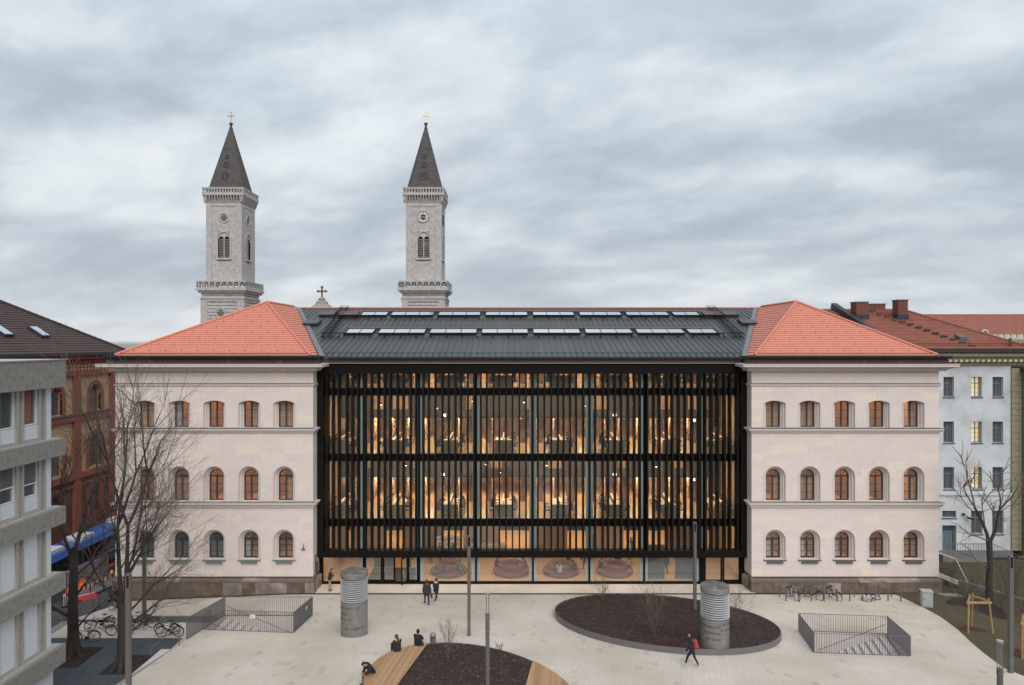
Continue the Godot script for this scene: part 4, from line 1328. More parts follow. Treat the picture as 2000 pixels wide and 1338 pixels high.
# ---------------------------------------------------------------- people: a skeleton of tapered bones, blended and meshed as one skin
# bone: [from, to, radius at from, radius at to, colour]
func skin(bones: Array, cell: float, blend: float) -> Shape:
	var lo := Vector3.ONE * INF
	var hi := -lo
	for b in bones:
		var r := maxf(b[2], b[3]) + cell * 3 + 0.02
		for e in 2:
			lo = lo.min((b[e] as Vector3) - Vector3.ONE * r)
			hi = hi.max((b[e] as Vector3) + Vector3.ONE * r)
	var nx := int((hi.x - lo.x) / cell) + 2
	var ny := int((hi.y - lo.y) / cell) + 2
	var nz := int((hi.z - lo.z) / cell) + 2
	var field := PackedFloat32Array()
	field.resize(nx * ny * nz)
	field.fill(9.0)
	var near := PackedFloat32Array()
	near.resize(nx * ny * nz)
	near.fill(9.0)
	var which := PackedInt32Array()
	which.resize(nx * ny * nz)
	for bi in bones.size():
		var b: Array = bones[bi]
		var p: Vector3 = b[0]
		var q: Vector3 = b[1]
		var ra: float = b[2]
		var rb: float = b[3]
		var m := maxf(ra, rb) + blend + cell * 2
		var l := ((p.min(q) - Vector3.ONE * m - lo) / cell).floor()
		var h := ((p.max(q) + Vector3.ONE * m - lo) / cell).ceil()
		var d := q - p
		var dd := maxf(d.length_squared(), 1e-9)
		for z in range(maxi(0, int(l.z)), mini(nz, int(h.z) + 1)):
			for y in range(maxi(0, int(l.y)), mini(ny, int(h.y) + 1)):
				var row := (z * ny + y) * nx
				for x in range(maxi(0, int(l.x)), mini(nx, int(h.x) + 1)):
					var w := lo + Vector3(x, y, z) * cell - p
					var t := clampf(w.dot(d) / dd, 0.0, 1.0)
					var v := (w - d * t).length() - lerpf(ra, rb, t)
					var i := row + x
					if v < near[i]:
						near[i] = v
						which[i] = bi
					var o := field[i]
					var k := maxf(blend - absf(o - v), 0.0) / blend
					field[i] = minf(o, v) - k * k * blend * 0.25
	# surface nets
	var s := Shape.new()
	s.tinted = true
	var vert := {}
	var pos := PackedVector3Array()
	var cols := PackedColorArray()
	var nor := PackedVector3Array()
	var corner := [0, 1, nx, nx + 1, nx * ny, nx * ny + 1, nx * ny + nx, nx * ny + nx + 1]
	var edges := [[0, 1], [2, 3], [4, 5], [6, 7], [0, 2], [1, 3], [4, 6], [5, 7], [0, 4], [1, 5], [2, 6], [3, 7]]
	var offs := [Vector3(0, 0, 0), Vector3(1, 0, 0), Vector3(0, 1, 0), Vector3(1, 1, 0), Vector3(0, 0, 1), Vector3(1, 0, 1), Vector3(0, 1, 1), Vector3(1, 1, 1)]
	for z in nz - 1:
		for y in ny - 1:
			var row := (z * ny + y) * nx
			for x in nx - 1:
				var i := row + x
				if field[i] > cell * 2.5:
					continue
				var inside := 0
				for k in 8:
					if field[i + corner[k]] < 0:
						inside += 1
				if inside == 0 or inside == 8:
					continue
				var sum := Vector3.ZERO
				var n := 0
				for e in edges:
					var va := field[i + corner[e[0]]]
					var vb := field[i + corner[e[1]]]
					if (va < 0) != (vb < 0):
						sum += (offs[e[0]] as Vector3).lerp(offs[e[1]], va / (va - vb))
						n += 1
				var g := Vector3(field[i + corner[1]] - field[i] + field[i + corner[7]] - field[i + corner[6]], field[i + corner[2]] - field[i] + field[i + corner[7]] - field[i + corner[5]], field[i + corner[4]] - field[i] + field[i + corner[7]] - field[i + corner[3]])
				vert[i] = pos.size()
				pos.append(lo + (Vector3(x, y, z) + sum / n) * cell)
				nor.append(g.normalized())
				var best := 0
				for k in 8:
					if near[i + corner[k]] < near[i + corner[best]]:
						best = k
				cols.append(bones[which[i + corner[best]]][4])
	var axes := [[1, nx, nx * ny], [nx, nx * ny, 1], [nx * ny, 1, nx]]
	for i in vert.keys():
		for ax in axes:
			var u: int = ax[0]
			if i + u >= field.size():
				continue
			var fa := field[i] < 0
			if fa == (field[i + u] < 0):
				continue
			var b1: int = ax[1]
			var c1: int = ax[2]
			if not (vert.has(i - b1) and vert.has(i - c1) and vert.has(i - b1 - c1)):
				continue
			var q := [vert[i], vert[i - b1], vert[i - b1 - c1], vert[i - c1]]
			if not fa:
				q.reverse()
			for t in [[0, 1, 2], [0, 2, 3]]:
				var a: int = q[t[0]]
				var b: int = q[t[1]]
				var c: int = q[t[2]]
				s.v.append(pos[a]); s.v.append(pos[c]); s.v.append(pos[b])
				s.n.append(nor[a]); s.n.append(nor[c]); s.n.append(nor[b])
				s.c.append(cols[a]); s.c.append(cols[c]); s.c.append(cols[b])
	return s


const SKIN := Color(0.42, 0.24, 0.17)


# joints -> bones. j: hip, chest, neck, head (centre), face (direction), hipl/hipr ... ; w: colours
func figure_bones(j: Dictionary, w: Dictionary) -> Array:
	var b := []
	var coat: Color = w.coat
	var legs: Color = w.legs
	var shoe: Color = w.get("shoe", Color(0.03, 0.025, 0.022))
	var hair: Color = w.get("hair", Color(0.03, 0.02, 0.014))
	var bulk: float = w.get("bulk", 0.015)
	var face: Vector3 = j.face
	var side: Vector3 = (j.shr - j.shl).normalized()
	var hip: Vector3 = j.hip
	var chest: Vector3 = j.chest
	# trunk
	b.append([hip + side * 0.07, chest + side * 0.08, 0.105 + bulk, 0.115 + bulk, coat])
	b.append([hip - side * 0.07, chest - side * 0.08, 0.105 + bulk, 0.115 + bulk, coat])
	b.append([j.shl, j.shr, 0.068 + bulk, 0.068 + bulk, coat])
	b.append([j.hipl, j.hipr, 0.085 + bulk, 0.085 + bulk, coat if w.get("long", 0.0) > 0 else legs])
	# neck, head with chin, nose, ears, eyes, mouth
	var hd: Vector3 = j.head
	var hu: Vector3 = (hd - j.neck).normalized()
	b.append([j.neck, hd - hu * 0.05, 0.055, 0.05, w.get("scarf", SKIN)])
	b.append([hd + hu * 0.03, hd - hu * 0.02 + face * 0.01, 0.088, 0.082, SKIN])
	b.append([hd - hu * 0.03 + face * 0.02, hd - hu * 0.085 + face * 0.045, 0.062, 0.038, SKIN])
	b.append([hd + face * 0.085, hd - hu * 0.03 + face * 0.105, 0.012, 0.018, SKIN])
	for e in [-1.0, 1.0]:
		b.append([hd + side * e * 0.088 - hu * 0.01, hd + side * e * 0.09 - hu * 0.04, 0.018, 0.014, SKIN])
		b.append([hd + side * e * 0.034 + face * 0.083 + hu * 0.012, hd + side * e * 0.034 + face * 0.084 + hu * 0.012, 0.012, 0.012, Color(0.02, 0.015, 0.012)])
	b.append([hd - hu * 0.06 + face * 0.083 + side * 0.02, hd - hu * 0.06 + face * 0.083 - side * 0.02, 0.010, 0.010, Color(0.20, 0.06, 0.05)])
	# hair
	b.append([hd + hu * 0.055 - face * 0.005, hd + hu * 0.03 - face * 0.045, 0.082, 0.085, hair])
	b.append([hd + hu * 0.02 - face * 0.05, hd - hu * 0.05 - face * 0.05, 0.075, 0.06, hair])
	if w.get("long_hair", false):
		b.append([hd - face * 0.05, chest - face * 0.13 + Vector3.UP * 0.02, 0.085, 0.06, hair])
	if w.get("hood", null) != null:
		b.append([j.neck - face * 0.06 - side * 0.08, j.neck - face * 0.06 + side * 0.08, 0.065, 0.065, w.hood])
		b.append([j.neck - face * 0.06 - side * 0.10, j.neck + face * 0.05 - side * 0.07, 0.045, 0.035, w.hood])
		b.append([j.neck - face * 0.06 + side * 0.10, j.neck + face * 0.05 + side * 0.07, 0.045, 0.035, w.hood])
	if w.get("pack", null) != null:
		b.append([chest - face * 0.20 + Vector3.UP * 0.02, hip - face * 0.22 + Vector3.UP * 0.12, 0.12, 0.14, w.pack])
		b.append([chest - face * 0.26 - Vector3.UP * 0.14, chest - face * 0.27 - Vector3.UP * 0.24, 0.09, 0.09, w.pack])
		for e in [-1.0, 1.0]:
			b.append([chest + side * e * 0.12 + face * 0.10 + Vector3.UP * 0.02, chest + side * e * 0.12 - face * 0.10 + Vector3.UP * 0.10, 0.022, 0.022, w.pack])
	for s in ["l", "r"]:
		b.append([j["sh" + s], j["el" + s], 0.056 + bulk, 0.046 + bulk, coat])
		b.append([j["el" + s], j["wr" + s], 0.046 + bulk, 0.034 + bulk * 0.7, coat])
		var fore: Vector3 = (j["wr" + s] - j["el" + s]).normalized()
		b.append([j["wr" + s], j["wr" + s] + fore * 0.075, 0.028, 0.034, SKIN])
		b.append([j["hip" + s], j["kn" + s], 0.086, 0.062, legs])
		if w.get("long", 0.0) > 0:
			var mid: Vector3 = (j["hip" + s] as Vector3).lerp(j["kn" + s], w.long)
			b.append([j["hip" + s], mid, 0.105 + bulk, 0.10 + bulk, coat])
		b.append([j["kn" + s], j["an" + s], 0.062, 0.043, w.get("shin", legs)])
		b.append([j["an" + s], j["to" + s], 0.05, 0.036, shoe])
	return b


# five bent fingers on each hand, added to the figure's skin
func add_fingers(s: Shape, j: Dictionary) -> void:
	s.col = SKIN
	for k in ["l", "r"]:
		var wr: Vector3 = j["wr" + k]
		var f: Vector3 = (wr - j["el" + k]).normalized()
		var palm: Vector3 = j.get("palm" + k, Vector3.DOWN)
		palm = (palm - f * palm.dot(f)).normalized()
		var across := f.cross(palm).normalized() * (1.0 if k == "l" else -1.0)
		var root := wr + f * 0.085
		for i in 4:
			var o := across * (0.033 - 0.022 * i)
			var len: float = [0.030, 0.035, 0.033, 0.026][i]
			var a := root + o
			var b := a + f * len + palm * 0.006
			var c := b + (f * 0.75 + palm * 0.6).normalized() * len * 0.8
			var d := c + (f * 0.35 + palm * 0.9).normalized() * len * 0.65
			s.tube([a - f * 0.02, b, c, d], [0.0095, 0.009, 0.0085, 0.006], 6)
		var ta := wr + f * 0.03 + across * 0.028
		s.tube([ta, ta + f * 0.025 + across * 0.026, ta + f * 0.052 + across * 0.034 + palm * 0.012, ta + f * 0.074 + across * 0.030 + palm * 0.026], [0.013, 0.012, 0.010, 0.007], 6)


func figure_mesh(j: Dictionary, w: Dictionary, cell: float) -> Mesh:
	var s := skin(figure_bones(j, w), cell, 0.035)
	add_fingers(s, j)
	return s.mesh()


# a pose facing -z (forward); stride: how far the feet are apart, arms: swing
func standing_pose(h: float, stride := 0.0, swing := 0.0, stoop := 0.0) -> Dictionary:
	var k := h / 1.75
	var f := Vector3(0, 0, -1)
	var drop := stride * stride * 0.22
	var j := {}
	j.hip = Vector3(0, 0.98 - drop, 0) * k
	j.chest = j.hip + Vector3(0, 0.37, -0.03 - stoop * 0.3) * k
	j.neck = j.chest + Vector3(0, 0.16, -0.02 - stoop * 0.2) * k
	j.head = j.neck + Vector3(0, 0.155, -0.03 - stoop * 0.2) * k
	j.face = Vector3(0, -stoop * 1.2, -1).normalized()
	for e in [["l", -1.0], ["r", 1.0]]:
		var s: float = e[1]
		var ph: float = stride * s / 2
		j["sh" + e[0]] = j.chest + Vector3(0.175 * s, 0.08, 0) * k
		j["el" + e[0]] = j["sh" + e[0]] + Vector3(0.055 * s, -0.275, swing * s * 0.16 + 0.03) * k
		j["wr" + e[0]] = j["el" + e[0]] + Vector3(-0.01 * s, -0.23, swing * s * 0.18 - 0.07) * k
		j["palm" + e[0]] = Vector3(-s, 0, 0)
		j["hip" + e[0]] = j.hip + Vector3(0.09 * s, -0.06, 0) * k
		var foot := Vector3(0.095 * s, 0.075 + (0.06 if ph < -0.05 else 0.0), ph) * k
		j["an" + e[0]] = foot
		var mid: Vector3 = (j["hip" + e[0]] + foot) / 2
		j["kn" + e[0]] = mid + Vector3(0.01 * s, 0.01, -0.03 - absf(ph) * 0.10) * k
		j["to" + e[0]] = foot + Vector3(0.02 * s, -0.035, -0.17) * k
	return j


# sitting, facing -z, seat surface at y = seat, bottom at the origin
func sitting_pose(seat: float, lean: float, bow: float, reach: float, knee_out := 0.0) -> Dictionary:
	var j := {}
	j.hip = Vector3(0, seat + 0.115, 0)
	j.chest = j.hip + Vector3(0, 0.36 * cos(lean), -0.36 * sin(lean))
	j.neck = j.chest + Vector3(0, 0.15 * cos(lean + bow * 0.5), -0.15 * sin(lean + bow * 0.5))
	j.head = j.neck + Vector3(0, 0.15 * cos(lean + bow), -0.15 * sin(lean + bow))
	j.face = Vector3(0, -sin(lean + bow), -cos(lean + bow)).normalized()
	for e in [["l", -1.0], ["r", 1.0]]:
		var s: float = e[1]
		j["sh" + e[0]] = j.chest + Vector3(0.17 * s, 0.07, 0)
		j["el" + e[0]] = j["sh" + e[0]] + Vector3(0.05 * s, -0.22, -0.10 - reach * 0.08)
		j["wr" + e[0]] = j["el" + e[0]] + Vector3(-0.09 * s, -0.02 + reach * 0.01, -0.23)
		j["palm" + e[0]] = Vector3(0, -1, 0)
		j["hip" + e[0]] = j.hip + Vector3(0.09 * s, -0.03, -0.02)
		j["kn" + e[0]] = Vector3((0.11 + knee_out) * s, seat + 0.085, -0.44)
		j["an" + e[0]] = Vector3(0.11 * s, 0.08, -0.42 - reach * 0.1)
		j["to" + e[0]] = j["an" + e[0]] + Vector3(0.015 * s, -0.04, -0.16)
	return j


func turned(j: Dictionary, b: Basis) -> Dictionary:
	for k in j.keys():
		j[k] = b * (j[k] as Vector3)
	return j


func seated_reader(n: int) -> Mesh:   # faces -x, sits on a chair at the origin
	var w: Dictionary = [
		{"coat": Color(0.018, 0.017, 0.018), "legs": Color(0.02, 0.022, 0.03)},
		{"coat": Color(0.085, 0.085, 0.09), "legs": Color(0.03, 0.035, 0.05), "hair": Color(0.05, 0.028, 0.015)},
		{"coat": Color(0.36, 0.31, 0.26), "legs": Color(0.025, 0.025, 0.03), "hair": Color(0.13, 0.075, 0.03), "long_hair": true},
		{"coat": Color(0.02, 0.026, 0.05), "legs": Color(0.015, 0.015, 0.018), "long_hair": true},
	][n]
	var j := turned(sitting_pose(0.46, [0.18, 0.30, 0.10, 0.24][n], [0.5, 0.35, 0.6, 0.4][n], [1.0, 0.6, 1.0, 0.3][n]), Basis(Vector3.UP, PI / 2))
	return figure_mesh(j, w, 0.03)


func standing_visitor(n: int) -> Mesh:
	var w: Dictionary = [
		{"coat": Color(0.02, 0.02, 0.022), "legs": Color(0.018, 0.018, 0.022), "long": 0.55},
		{"coat": Color(0.10, 0.10, 0.105), "legs": Color(0.025, 0.03, 0.05)},
		{"coat": Color(0.05, 0.055, 0.075), "legs": Color(0.05, 0.05, 0.06), "long_hair": true},
	][n]
	return figure_mesh(standing_pose([1.78, 1.74, 1.66][n], [0.25, 0.0, 0.35][n], 0.6), w, 0.03)


func person(label: String, j: Dictionary, w: Dictionary, at: Vector3, turn: float, cell := 0.016) -> Node3D:
	var s := MeshInstance3D.new()
	s.name = numbered("person")
	s.mesh = figure_mesh(j, w, cell)
	s.material_override = M.figure
	add_child(s)
	s.position = at
	s.rotation.y = turn
	tag(s, label, "person", "people in the courtyard")
	return s


func build_people() -> void:
	# waiting by the corner of the stone wing, looking at a phone, facing the entrance
	var j := standing_pose(1.72, 0.10, 0.0, 0.14)
	j.elr = j.shr + Vector3(0.05, -0.26, 0.0)
	j.wrr = j.elr + Vector3(-0.07, 0.08, -0.22)
	j.palmr = Vector3(-0.4, 1, 0)
	person("person in a black puffer jacket and tan trousers standing at the wing's corner", j, {"coat": Color(0.015, 0.018, 0.026), "legs": Color(0.36, 0.235, 0.115), "shoe": Color(0.16, 0.055, 0.03), "hair": Color(0.05, 0.03, 0.018), "hood": Color(0.20, 0.13, 0.075), "bulk": 0.035}, Vector3(-14.27, 0.0, -0.05), -PI / 2 + 0.2)
	# the couple walking to the doors
	j = standing_pose(1.80, 0.42, 0.35)
	person("person in a dark grey parka walking beside a companion with a pale hood", j, {"coat": Color(0.028, 0.026, 0.024), "legs": Color(0.012, 0.013, 0.02), "hood": Color(0.075, 0.06, 0.045), "bulk": 0.032, "long": 0.35}, on_yard(-6.16, 4.0), 0.35)
	j = standing_pose(1.72, 0.55, 0.3)
	person("person in a black coat with a pale grey hood walking towards the doors", j, {"coat": Color(0.018, 0.018, 0.02), "legs": Color(0.02, 0.02, 0.024), "shoe": Color(0.55, 0.54, 0.52), "hood": Color(0.48, 0.44, 0.41), "bulk": 0.025, "long": 0.3}, on_yard(-5.62, 3.0), -0.5)
	var bag := thing("handbag", "black shoulder bag hanging beside the person in the grey parka", "bag", on_yard(-5.82, 4.05) + Vector3(0, 0.52, 0), 0.3)
	part(bag, "pouch", skin([[Vector3(0, 0.10, -0.09), Vector3(0, 0.10, 0.09), 0.09, 0.09, Color.WHITE], [Vector3(0, 0.24, -0.08), Vector3(0, 0.24, 0.08), 0.06, 0.06, Color.WHITE]], 0.025, 0.05), M.bike_black)
	part(bag, "strap", Shape.new().tube([Vector3(0, 0.26, -0.08), Vector3(-0.06, 0.75, -0.05), Vector3(-0.1, 0.86, 0.0), Vector3(-0.06, 0.75, 0.05), Vector3(0, 0.26, 0.08)], [0.012, 0.012, 0.012, 0.012, 0.012], 5), M.bike_black)
	# walker with the red backpack
	j = standing_pose(1.82, 0.62, 0.5, 0.05)
	person("walker in black with a red backpack passing the round bed", j, {"coat": Color(0.014, 0.014, 0.016), "legs": Color(0.014, 0.017, 0.032), "shoe": Color(0.45, 0.42, 0.40), "hair": Color(0.012, 0.010, 0.010), "scarf": Color(0.02, 0.02, 0.022), "pack": Color(0.27, 0.045, 0.042), "bulk": 0.025}, on_yard(9.62, 17.1), 1.15)
	# three people sitting on the timber rim of the nearer bed
	j = sitting_pose(0.0, 0.12, 0.25, 0.6)
	for s in ["l", "r"]:
		j["an" + s].y = -0.40
		j["to" + s].y = -0.44
	person("long haired person in a dark coat sitting on the timber rim, back turned", j, {"coat": Color(0.016, 0.017, 0.026), "legs": Color(0.02, 0.02, 0.03), "hair": Color(0.075, 0.035, 0.018), "long_hair": true, "hood": Color(0.40, 0.33, 0.27), "shoe": Color(0.6, 0.6, 0.6), "bulk": 0.03}, Vector3(-6.28, ground_y(16.1) + 0.475, 16.1), 0.65)
	j = sitting_pose(0.0, 0.10, 0.15, 0.9)
	for s in ["l", "r"]:
		j["an" + s].y = -0.40
		j["to" + s].y = -0.44
	person("person in a black jacket sitting on the timber rim beside the grey bin", j, {"coat": Color(0.012, 0.012, 0.013), "legs": Color(0.055, 0.055, 0.06), "hair": Color(0.010, 0.009, 0.009), "bulk": 0.02}, Vector3(-5.32, ground_y(15.1) + 0.475, 15.1), -0.25)
	var rb := thing("shopping_bag", "small plum and white bag on the lap of the person beside the bin", "bag", Vector3(-5.02, ground_y(15.1) + 0.485, 15.15), 0.3)
	part(rb, "body", Shape.new().hexa([Vector3(-0.07, 0, -0.13), Vector3(-0.05, 0, 0.13), Vector3(0.05, 0, 0.13), Vector3(0.07, 0, -0.13), Vector3(-0.03, 0.26, -0.1), Vector3(-0.03, 0.26, 0.1), Vector3(0.04, 0.26, 0.1), Vector3(0.04, 0.26, -0.1)]), M.sofa_plum)
	part(rb, "handle", Shape.new().tube([Vector3(0, 0.25, -0.06), Vector3(0, 0.36, -0.03), Vector3(0, 0.36, 0.03), Vector3(0, 0.25, 0.06)], [0.008, 0.008, 0.008, 0.008], 5), M.paper_white)
	j = sitting_pose(0.0, 0.62, 0.45, 0.3, 0.04)
	for s in ["l", "r"]:
		j["an" + s].y = -0.40
		j["to" + s].y = -0.44
		j["wr" + s] = j["kn" + s] + Vector3(0, 0.07, 0.0)
		j["el" + s] = (j["sh" + s] + j["wr" + s]) / 2 + Vector3(0.08 if s == "r" else -0.08, -0.04, 0.05)
	person("person in a black coat bent forward over the knees on the timber rim", j, {"coat": Color(0.013, 0.012, 0.013), "legs": Color(0.20, 0.13, 0.085), "hair": Color(0.02, 0.014, 0.011), "shoe": Color(0.05, 0.04, 0.035), "bulk": 0.03}, Vector3(-6.95, ground_y(19.6) + 0.475, 19.6), 2.2)


# ---------------------------------------------------------------- bare trees and shrubs
class Twigs:
	var wood := Shape.new()     # trunk and limbs
	var fine := Shape.new()     # twigs
	var r := RandomNumberGenerator.new()
	var droop := 0.0
	var most := 13000
	var made := 0

	func grow(p: Vector3, dir: Vector3, length: float, rad: float, depth: int, wander: float, up_pull: float) -> void:
		if made > most:
			return
		made += 1
		var n := 4 if depth > 2 else 3
		var pts := [p]
		var rads := [rad]
		var d := dir
		var q := p
		for i in n:
			d = (d + Vector3(r.randf_range(-wander, wander), r.randf_range(-wander, wander) + (up_pull if depth > 1 else up_pull * 0.4) - droop * (1.0 if depth <= 1 else 0.2), r.randf_range(-wander, wander))).normalized()
			q += d * length / n
			pts.append(q)
			rads.append(lerpf(rad, rad * 0.62, (i + 1.0) / n))
		var sh := wood if depth >= 3 else fine
		sh.tube(pts, rads, 7 if depth >= 4 else (5 if depth >= 3 else 3), depth == 0)
		if depth <= 0:
			return
		# side branches along the limb, and a fork at its end
		var sides := r.randi_range(2, 3) if depth >= 2 else r.randi_range(2, 4)
		for i in sides:
			var t := r.randf_range(0.25, 0.95)
			var k := clampi(int(t * n), 0, n - 1)
			var at: Vector3 = (pts[k] as Vector3).lerp(pts[k + 1], t * n - k)
			var axis := Vector3(r.randf_range(-1, 1), r.randf_range(-1, 1), r.randf_range(-1, 1)).cross(d).normalized()
			var nd := d.rotated(axis, r.randf_range(0.5, 1.05))
			grow(at, nd, length * r.randf_range(0.45, 0.75), maxf(rads[k] * r.randf_range(0.35, 0.55), 0.0045), depth - 1, wander * 1.1, up_pull)
		for i in 2:
			var axis := Vector3(r.randf_range(-1, 1), r.randf_range(-1, 1), r.randf_range(-1, 1)).cross(d).normalized()
			grow(q, d.rotated(axis, r.randf_range(0.15, 0.5)), length * r.randf_range(0.6, 0.85), maxf(rad * 0.6, 0.0045), depth - 1, wander, up_pull)


func bare_tree(called: String, label: String, at: Vector3, trunk: Array, radii: Array, limbs: Array, seed_: int, bark: Material, twig: Material, group := "bare trees") -> void:
	# trunk: points from the base; limbs: [start point, direction, length, radius, depth]
	var o := thing(called, label, "tree", at, 0.0, group)
	var t := Twigs.new()
	t.r.seed = seed_
	t.droop = 0.05
	var tr := Shape.new()
	tr.tube(trunk, radii, 12, false)
	# root flare
	for i in 6:
		var a := TAU * i / 6 + 0.3
		tr.tube([Vector3(cos(a) * radii[0] * 1.6, -0.1, sin(a) * radii[0] * 1.6), Vector3(cos(a) * radii[0] * 0.8, 0.25, sin(a) * radii[0] * 0.8), Vector3(cos(a) * radii[0] * 0.4, 1.0, sin(a) * radii[0] * 0.4)], [radii[0] * 0.30, radii[0] * 0.35, radii[0] * 0.3], 6, false)
	part(o, "trunk", tr, bark)
	for l in limbs:
		t.wood = Shape.new()
		t.grow(l[0], (l[1] as Vector3).normalized(), l[2], l[3], l[4], l[5] if l.size() > 5 else 0.16, l[6] if l.size() > 6 else 0.10)
		if t.wood.v.size() > 0:
			part(o, "limb", t.wood, bark)
	part(o, "crown", t.fine, twig)


func shrub(label: String, at: Vector3, h: float, spread: float, stems: int, seed_: int, twig: Material, called := "bare_shrub", group := "bare shrubs in the beds") -> void:
	var o := thing(called, label, "shrub", at, 0.0, group)
	var t := Twigs.new()
	t.r.seed = seed_
	t.most = 300
	for i in stems:
		var a := TAU * i / stems + t.r.randf()
		t.grow(Vector3(cos(a) * 0.06, 0, sin(a) * 0.06), Vector3(cos(a) * spread, 1.0, sin(a) * spread).normalized(), h * t.r.randf_range(0.45, 0.6), 0.016, 2, 0.10, 0.10)
	part(o, "stems", t.fine, twig)


func build_trees() -> void:
	# the big forked tree in front of the wing
	var b := Vector3(-22.35, 0.72, 14.3)
	bare_tree("bare_tree", "tall bare forked tree in the dark paving before the limestone wing", b,
		[Vector3(0, -0.2, 0), Vector3(0, 0.8, 0), Vector3(-0.02, 2.2, 0), Vector3(-0.04, 3.7, 0)], [0.44, 0.31, 0.26, 0.25],
		[[Vector3(-0.12, 3.5, 0), Vector3(-0.10, 1, -0.05), 4.6, 0.14, 5, 0.05, 0.10],
		[Vector3(0.10, 3.5, 0), Vector3(0.09, 1, 0.05), 4.8, 0.14, 5, 0.05, 0.10],
		[Vector3(0.3, 5.6, 0.1), Vector3(0.38, 0.95, -0.1), 2.8, 0.075, 4, 0.08, 0.08],
		[Vector3(0.12, 2.4, 0.1), Vector3(1.0, 0.45, -0.25), 2.3, 0.075, 3, 0.10, 0.10],
		[Vector3(0.15, 3.1, -0.1), Vector3(0.9, 0.75, -0.2), 2.3, 0.07, 4, 0.10, 0.09],
		[Vector3(0.1, 1.9, 0.2), Vector3(1.0, 0.6, -0.4), 1.7, 0.06, 3, 0.12, 0.06],
		[Vector3(-0.15, 3.9, 0.1), Vector3(-0.6, 0.8, 0.3), 2.2, 0.08, 4, 0.12, 0.08]], 11, M.bark, M.twig)
	b = Vector3(-26.3, 0.72, 12.6)
	bare_tree("bare_tree", "dark bare tree close beside the grey concrete building", b,
		[Vector3(0, -0.2, 0), Vector3(0.02, 1.2, 0), Vector3(-0.02, 3.0, 0), Vector3(0.05, 4.8, 0), Vector3(0.1, 6.4, 0)], [0.42, 0.31, 0.27, 0.23, 0.18],
		[[Vector3(0.1, 6.2, 0), Vector3(0.25, 1, 0.0), 3.6, 0.13, 4, 0.07, 0.08],
		[Vector3(0.05, 5.4, 0), Vector3(-0.3, 1, 0.1), 3.0, 0.11, 4, 0.07, 0.08],
		[Vector3(0.0, 3.4, 0), Vector3(0.8, 0.7, 0.1), 2.4, 0.08, 3, 0.11, 0.06],
		[Vector3(0.05, 4.6, 0), Vector3(0.7, 0.8, -0.3), 2.6, 0.08, 3, 0.11, 0.06],
		[Vector3(0.0, 1.4, 0.1), Vector3(0.9, 0.75, 0.2), 2.0, 0.07, 3, 0.13, 0.05],
		[Vector3(-0.1, 2.2, 0.0), Vector3(-0.8, 0.7, 0.2), 2.4, 0.10, 3, 0.14, 0.04]], 29, M.bark, M.twig_dark)
	# tree by the pale building
	b = Vector3(35.6, -0.3, 2.5)
	bare_tree("bare_tree", "gnarled bare tree before the pale rendered building", b,
		[Vector3(0, -0.3, 0), Vector3(-0.05, 1.8, 0), Vector3(0.05, 3.4, 0), Vector3(-0.05, 5.0, 0)], [0.28, 0.22, 0.20, 0.21],
		[[Vector3(-0.05, 4.8, 0), Vector3(-0.22, 1, 0.0), 2.7, 0.14, 3, 0.18, 0.06],
		[Vector3(0.0, 4.8, 0), Vector3(0.35, 1.0, 0.1), 2.6, 0.13, 3, 0.18, 0.06],
		[Vector3(-0.05, 5.0, 0), Vector3(-0.9, 0.45, 0.1), 1.5, 0.07, 2, 0.24, 0.04],
		[Vector3(0.05, 3.6, 0), Vector3(0.9, 0.3, 0.1), 1.9, 0.09, 3, 0.22, 0.02],
		[Vector3(0.0, 2.8, 0), Vector3(-0.8, 0.5, 0.2), 1.4, 0.07, 2, 0.22, 0.02]], 47, M.bark_grey, M.twig)
	# shrubs in the round beds
	var kerb := 0.30
	shrub("low bare shrub at the far rim of the round bed", on_yard(6.6, 3.6) + Vector3.UP * kerb, 1.5, 0.32, 7, 3, M.twig)
	shrub("tallest bare shrub, planted in orange root soil", on_yard(8.55, 12.4) + Vector3.UP * kerb, 2.7, 0.20, 10, 5, M.twig)
	shrub("bare shrub behind the steel shaft in the round bed", on_yard(14.0, 10.8) + Vector3.UP * kerb, 2.3, 0.30, 7, 8, M.twig)
	shrub("thin bare shrub in the nearer bed before the grey lamp post", on_yard(-3.4, 17.3) + Vector3.UP * 0.42, 1.9, 0.26, 6, 12, M.twig)
	shrub("tiny sprig at the rim of the nearer bed", on_yard(-0.7, 16.0) + Vector3.UP * 0.42, 0.5, 0.5, 4, 14, M.twig)
	# dark undergrowth on the bank
	var rr := RandomNumberGenerator.new()
	rr.seed = 5
	var spots := [[33.2, -1.2], [34.5, 1.2], [35.6, -2.6], [37.0, 4.2], [36.6, 6.8], [35.2, 8.4], [38.0, 1.0], [37.4, 9.8], [34.2, 5.0], [38.5, 6.2], [36.2, 11.6], [33.9, 9.6]]
	for i in spots.size():
		shrub("dark tangled bush on the shaded bank, %s of twelve" % ORD[i], Vector3(spots[i][0], -0.55, spots[i][1]), rr.randf_range(1.8, 3.0), 0.5, 9, 100 + i, M.twig_dark, "tangled_bush", "bushes on the shaded bank")


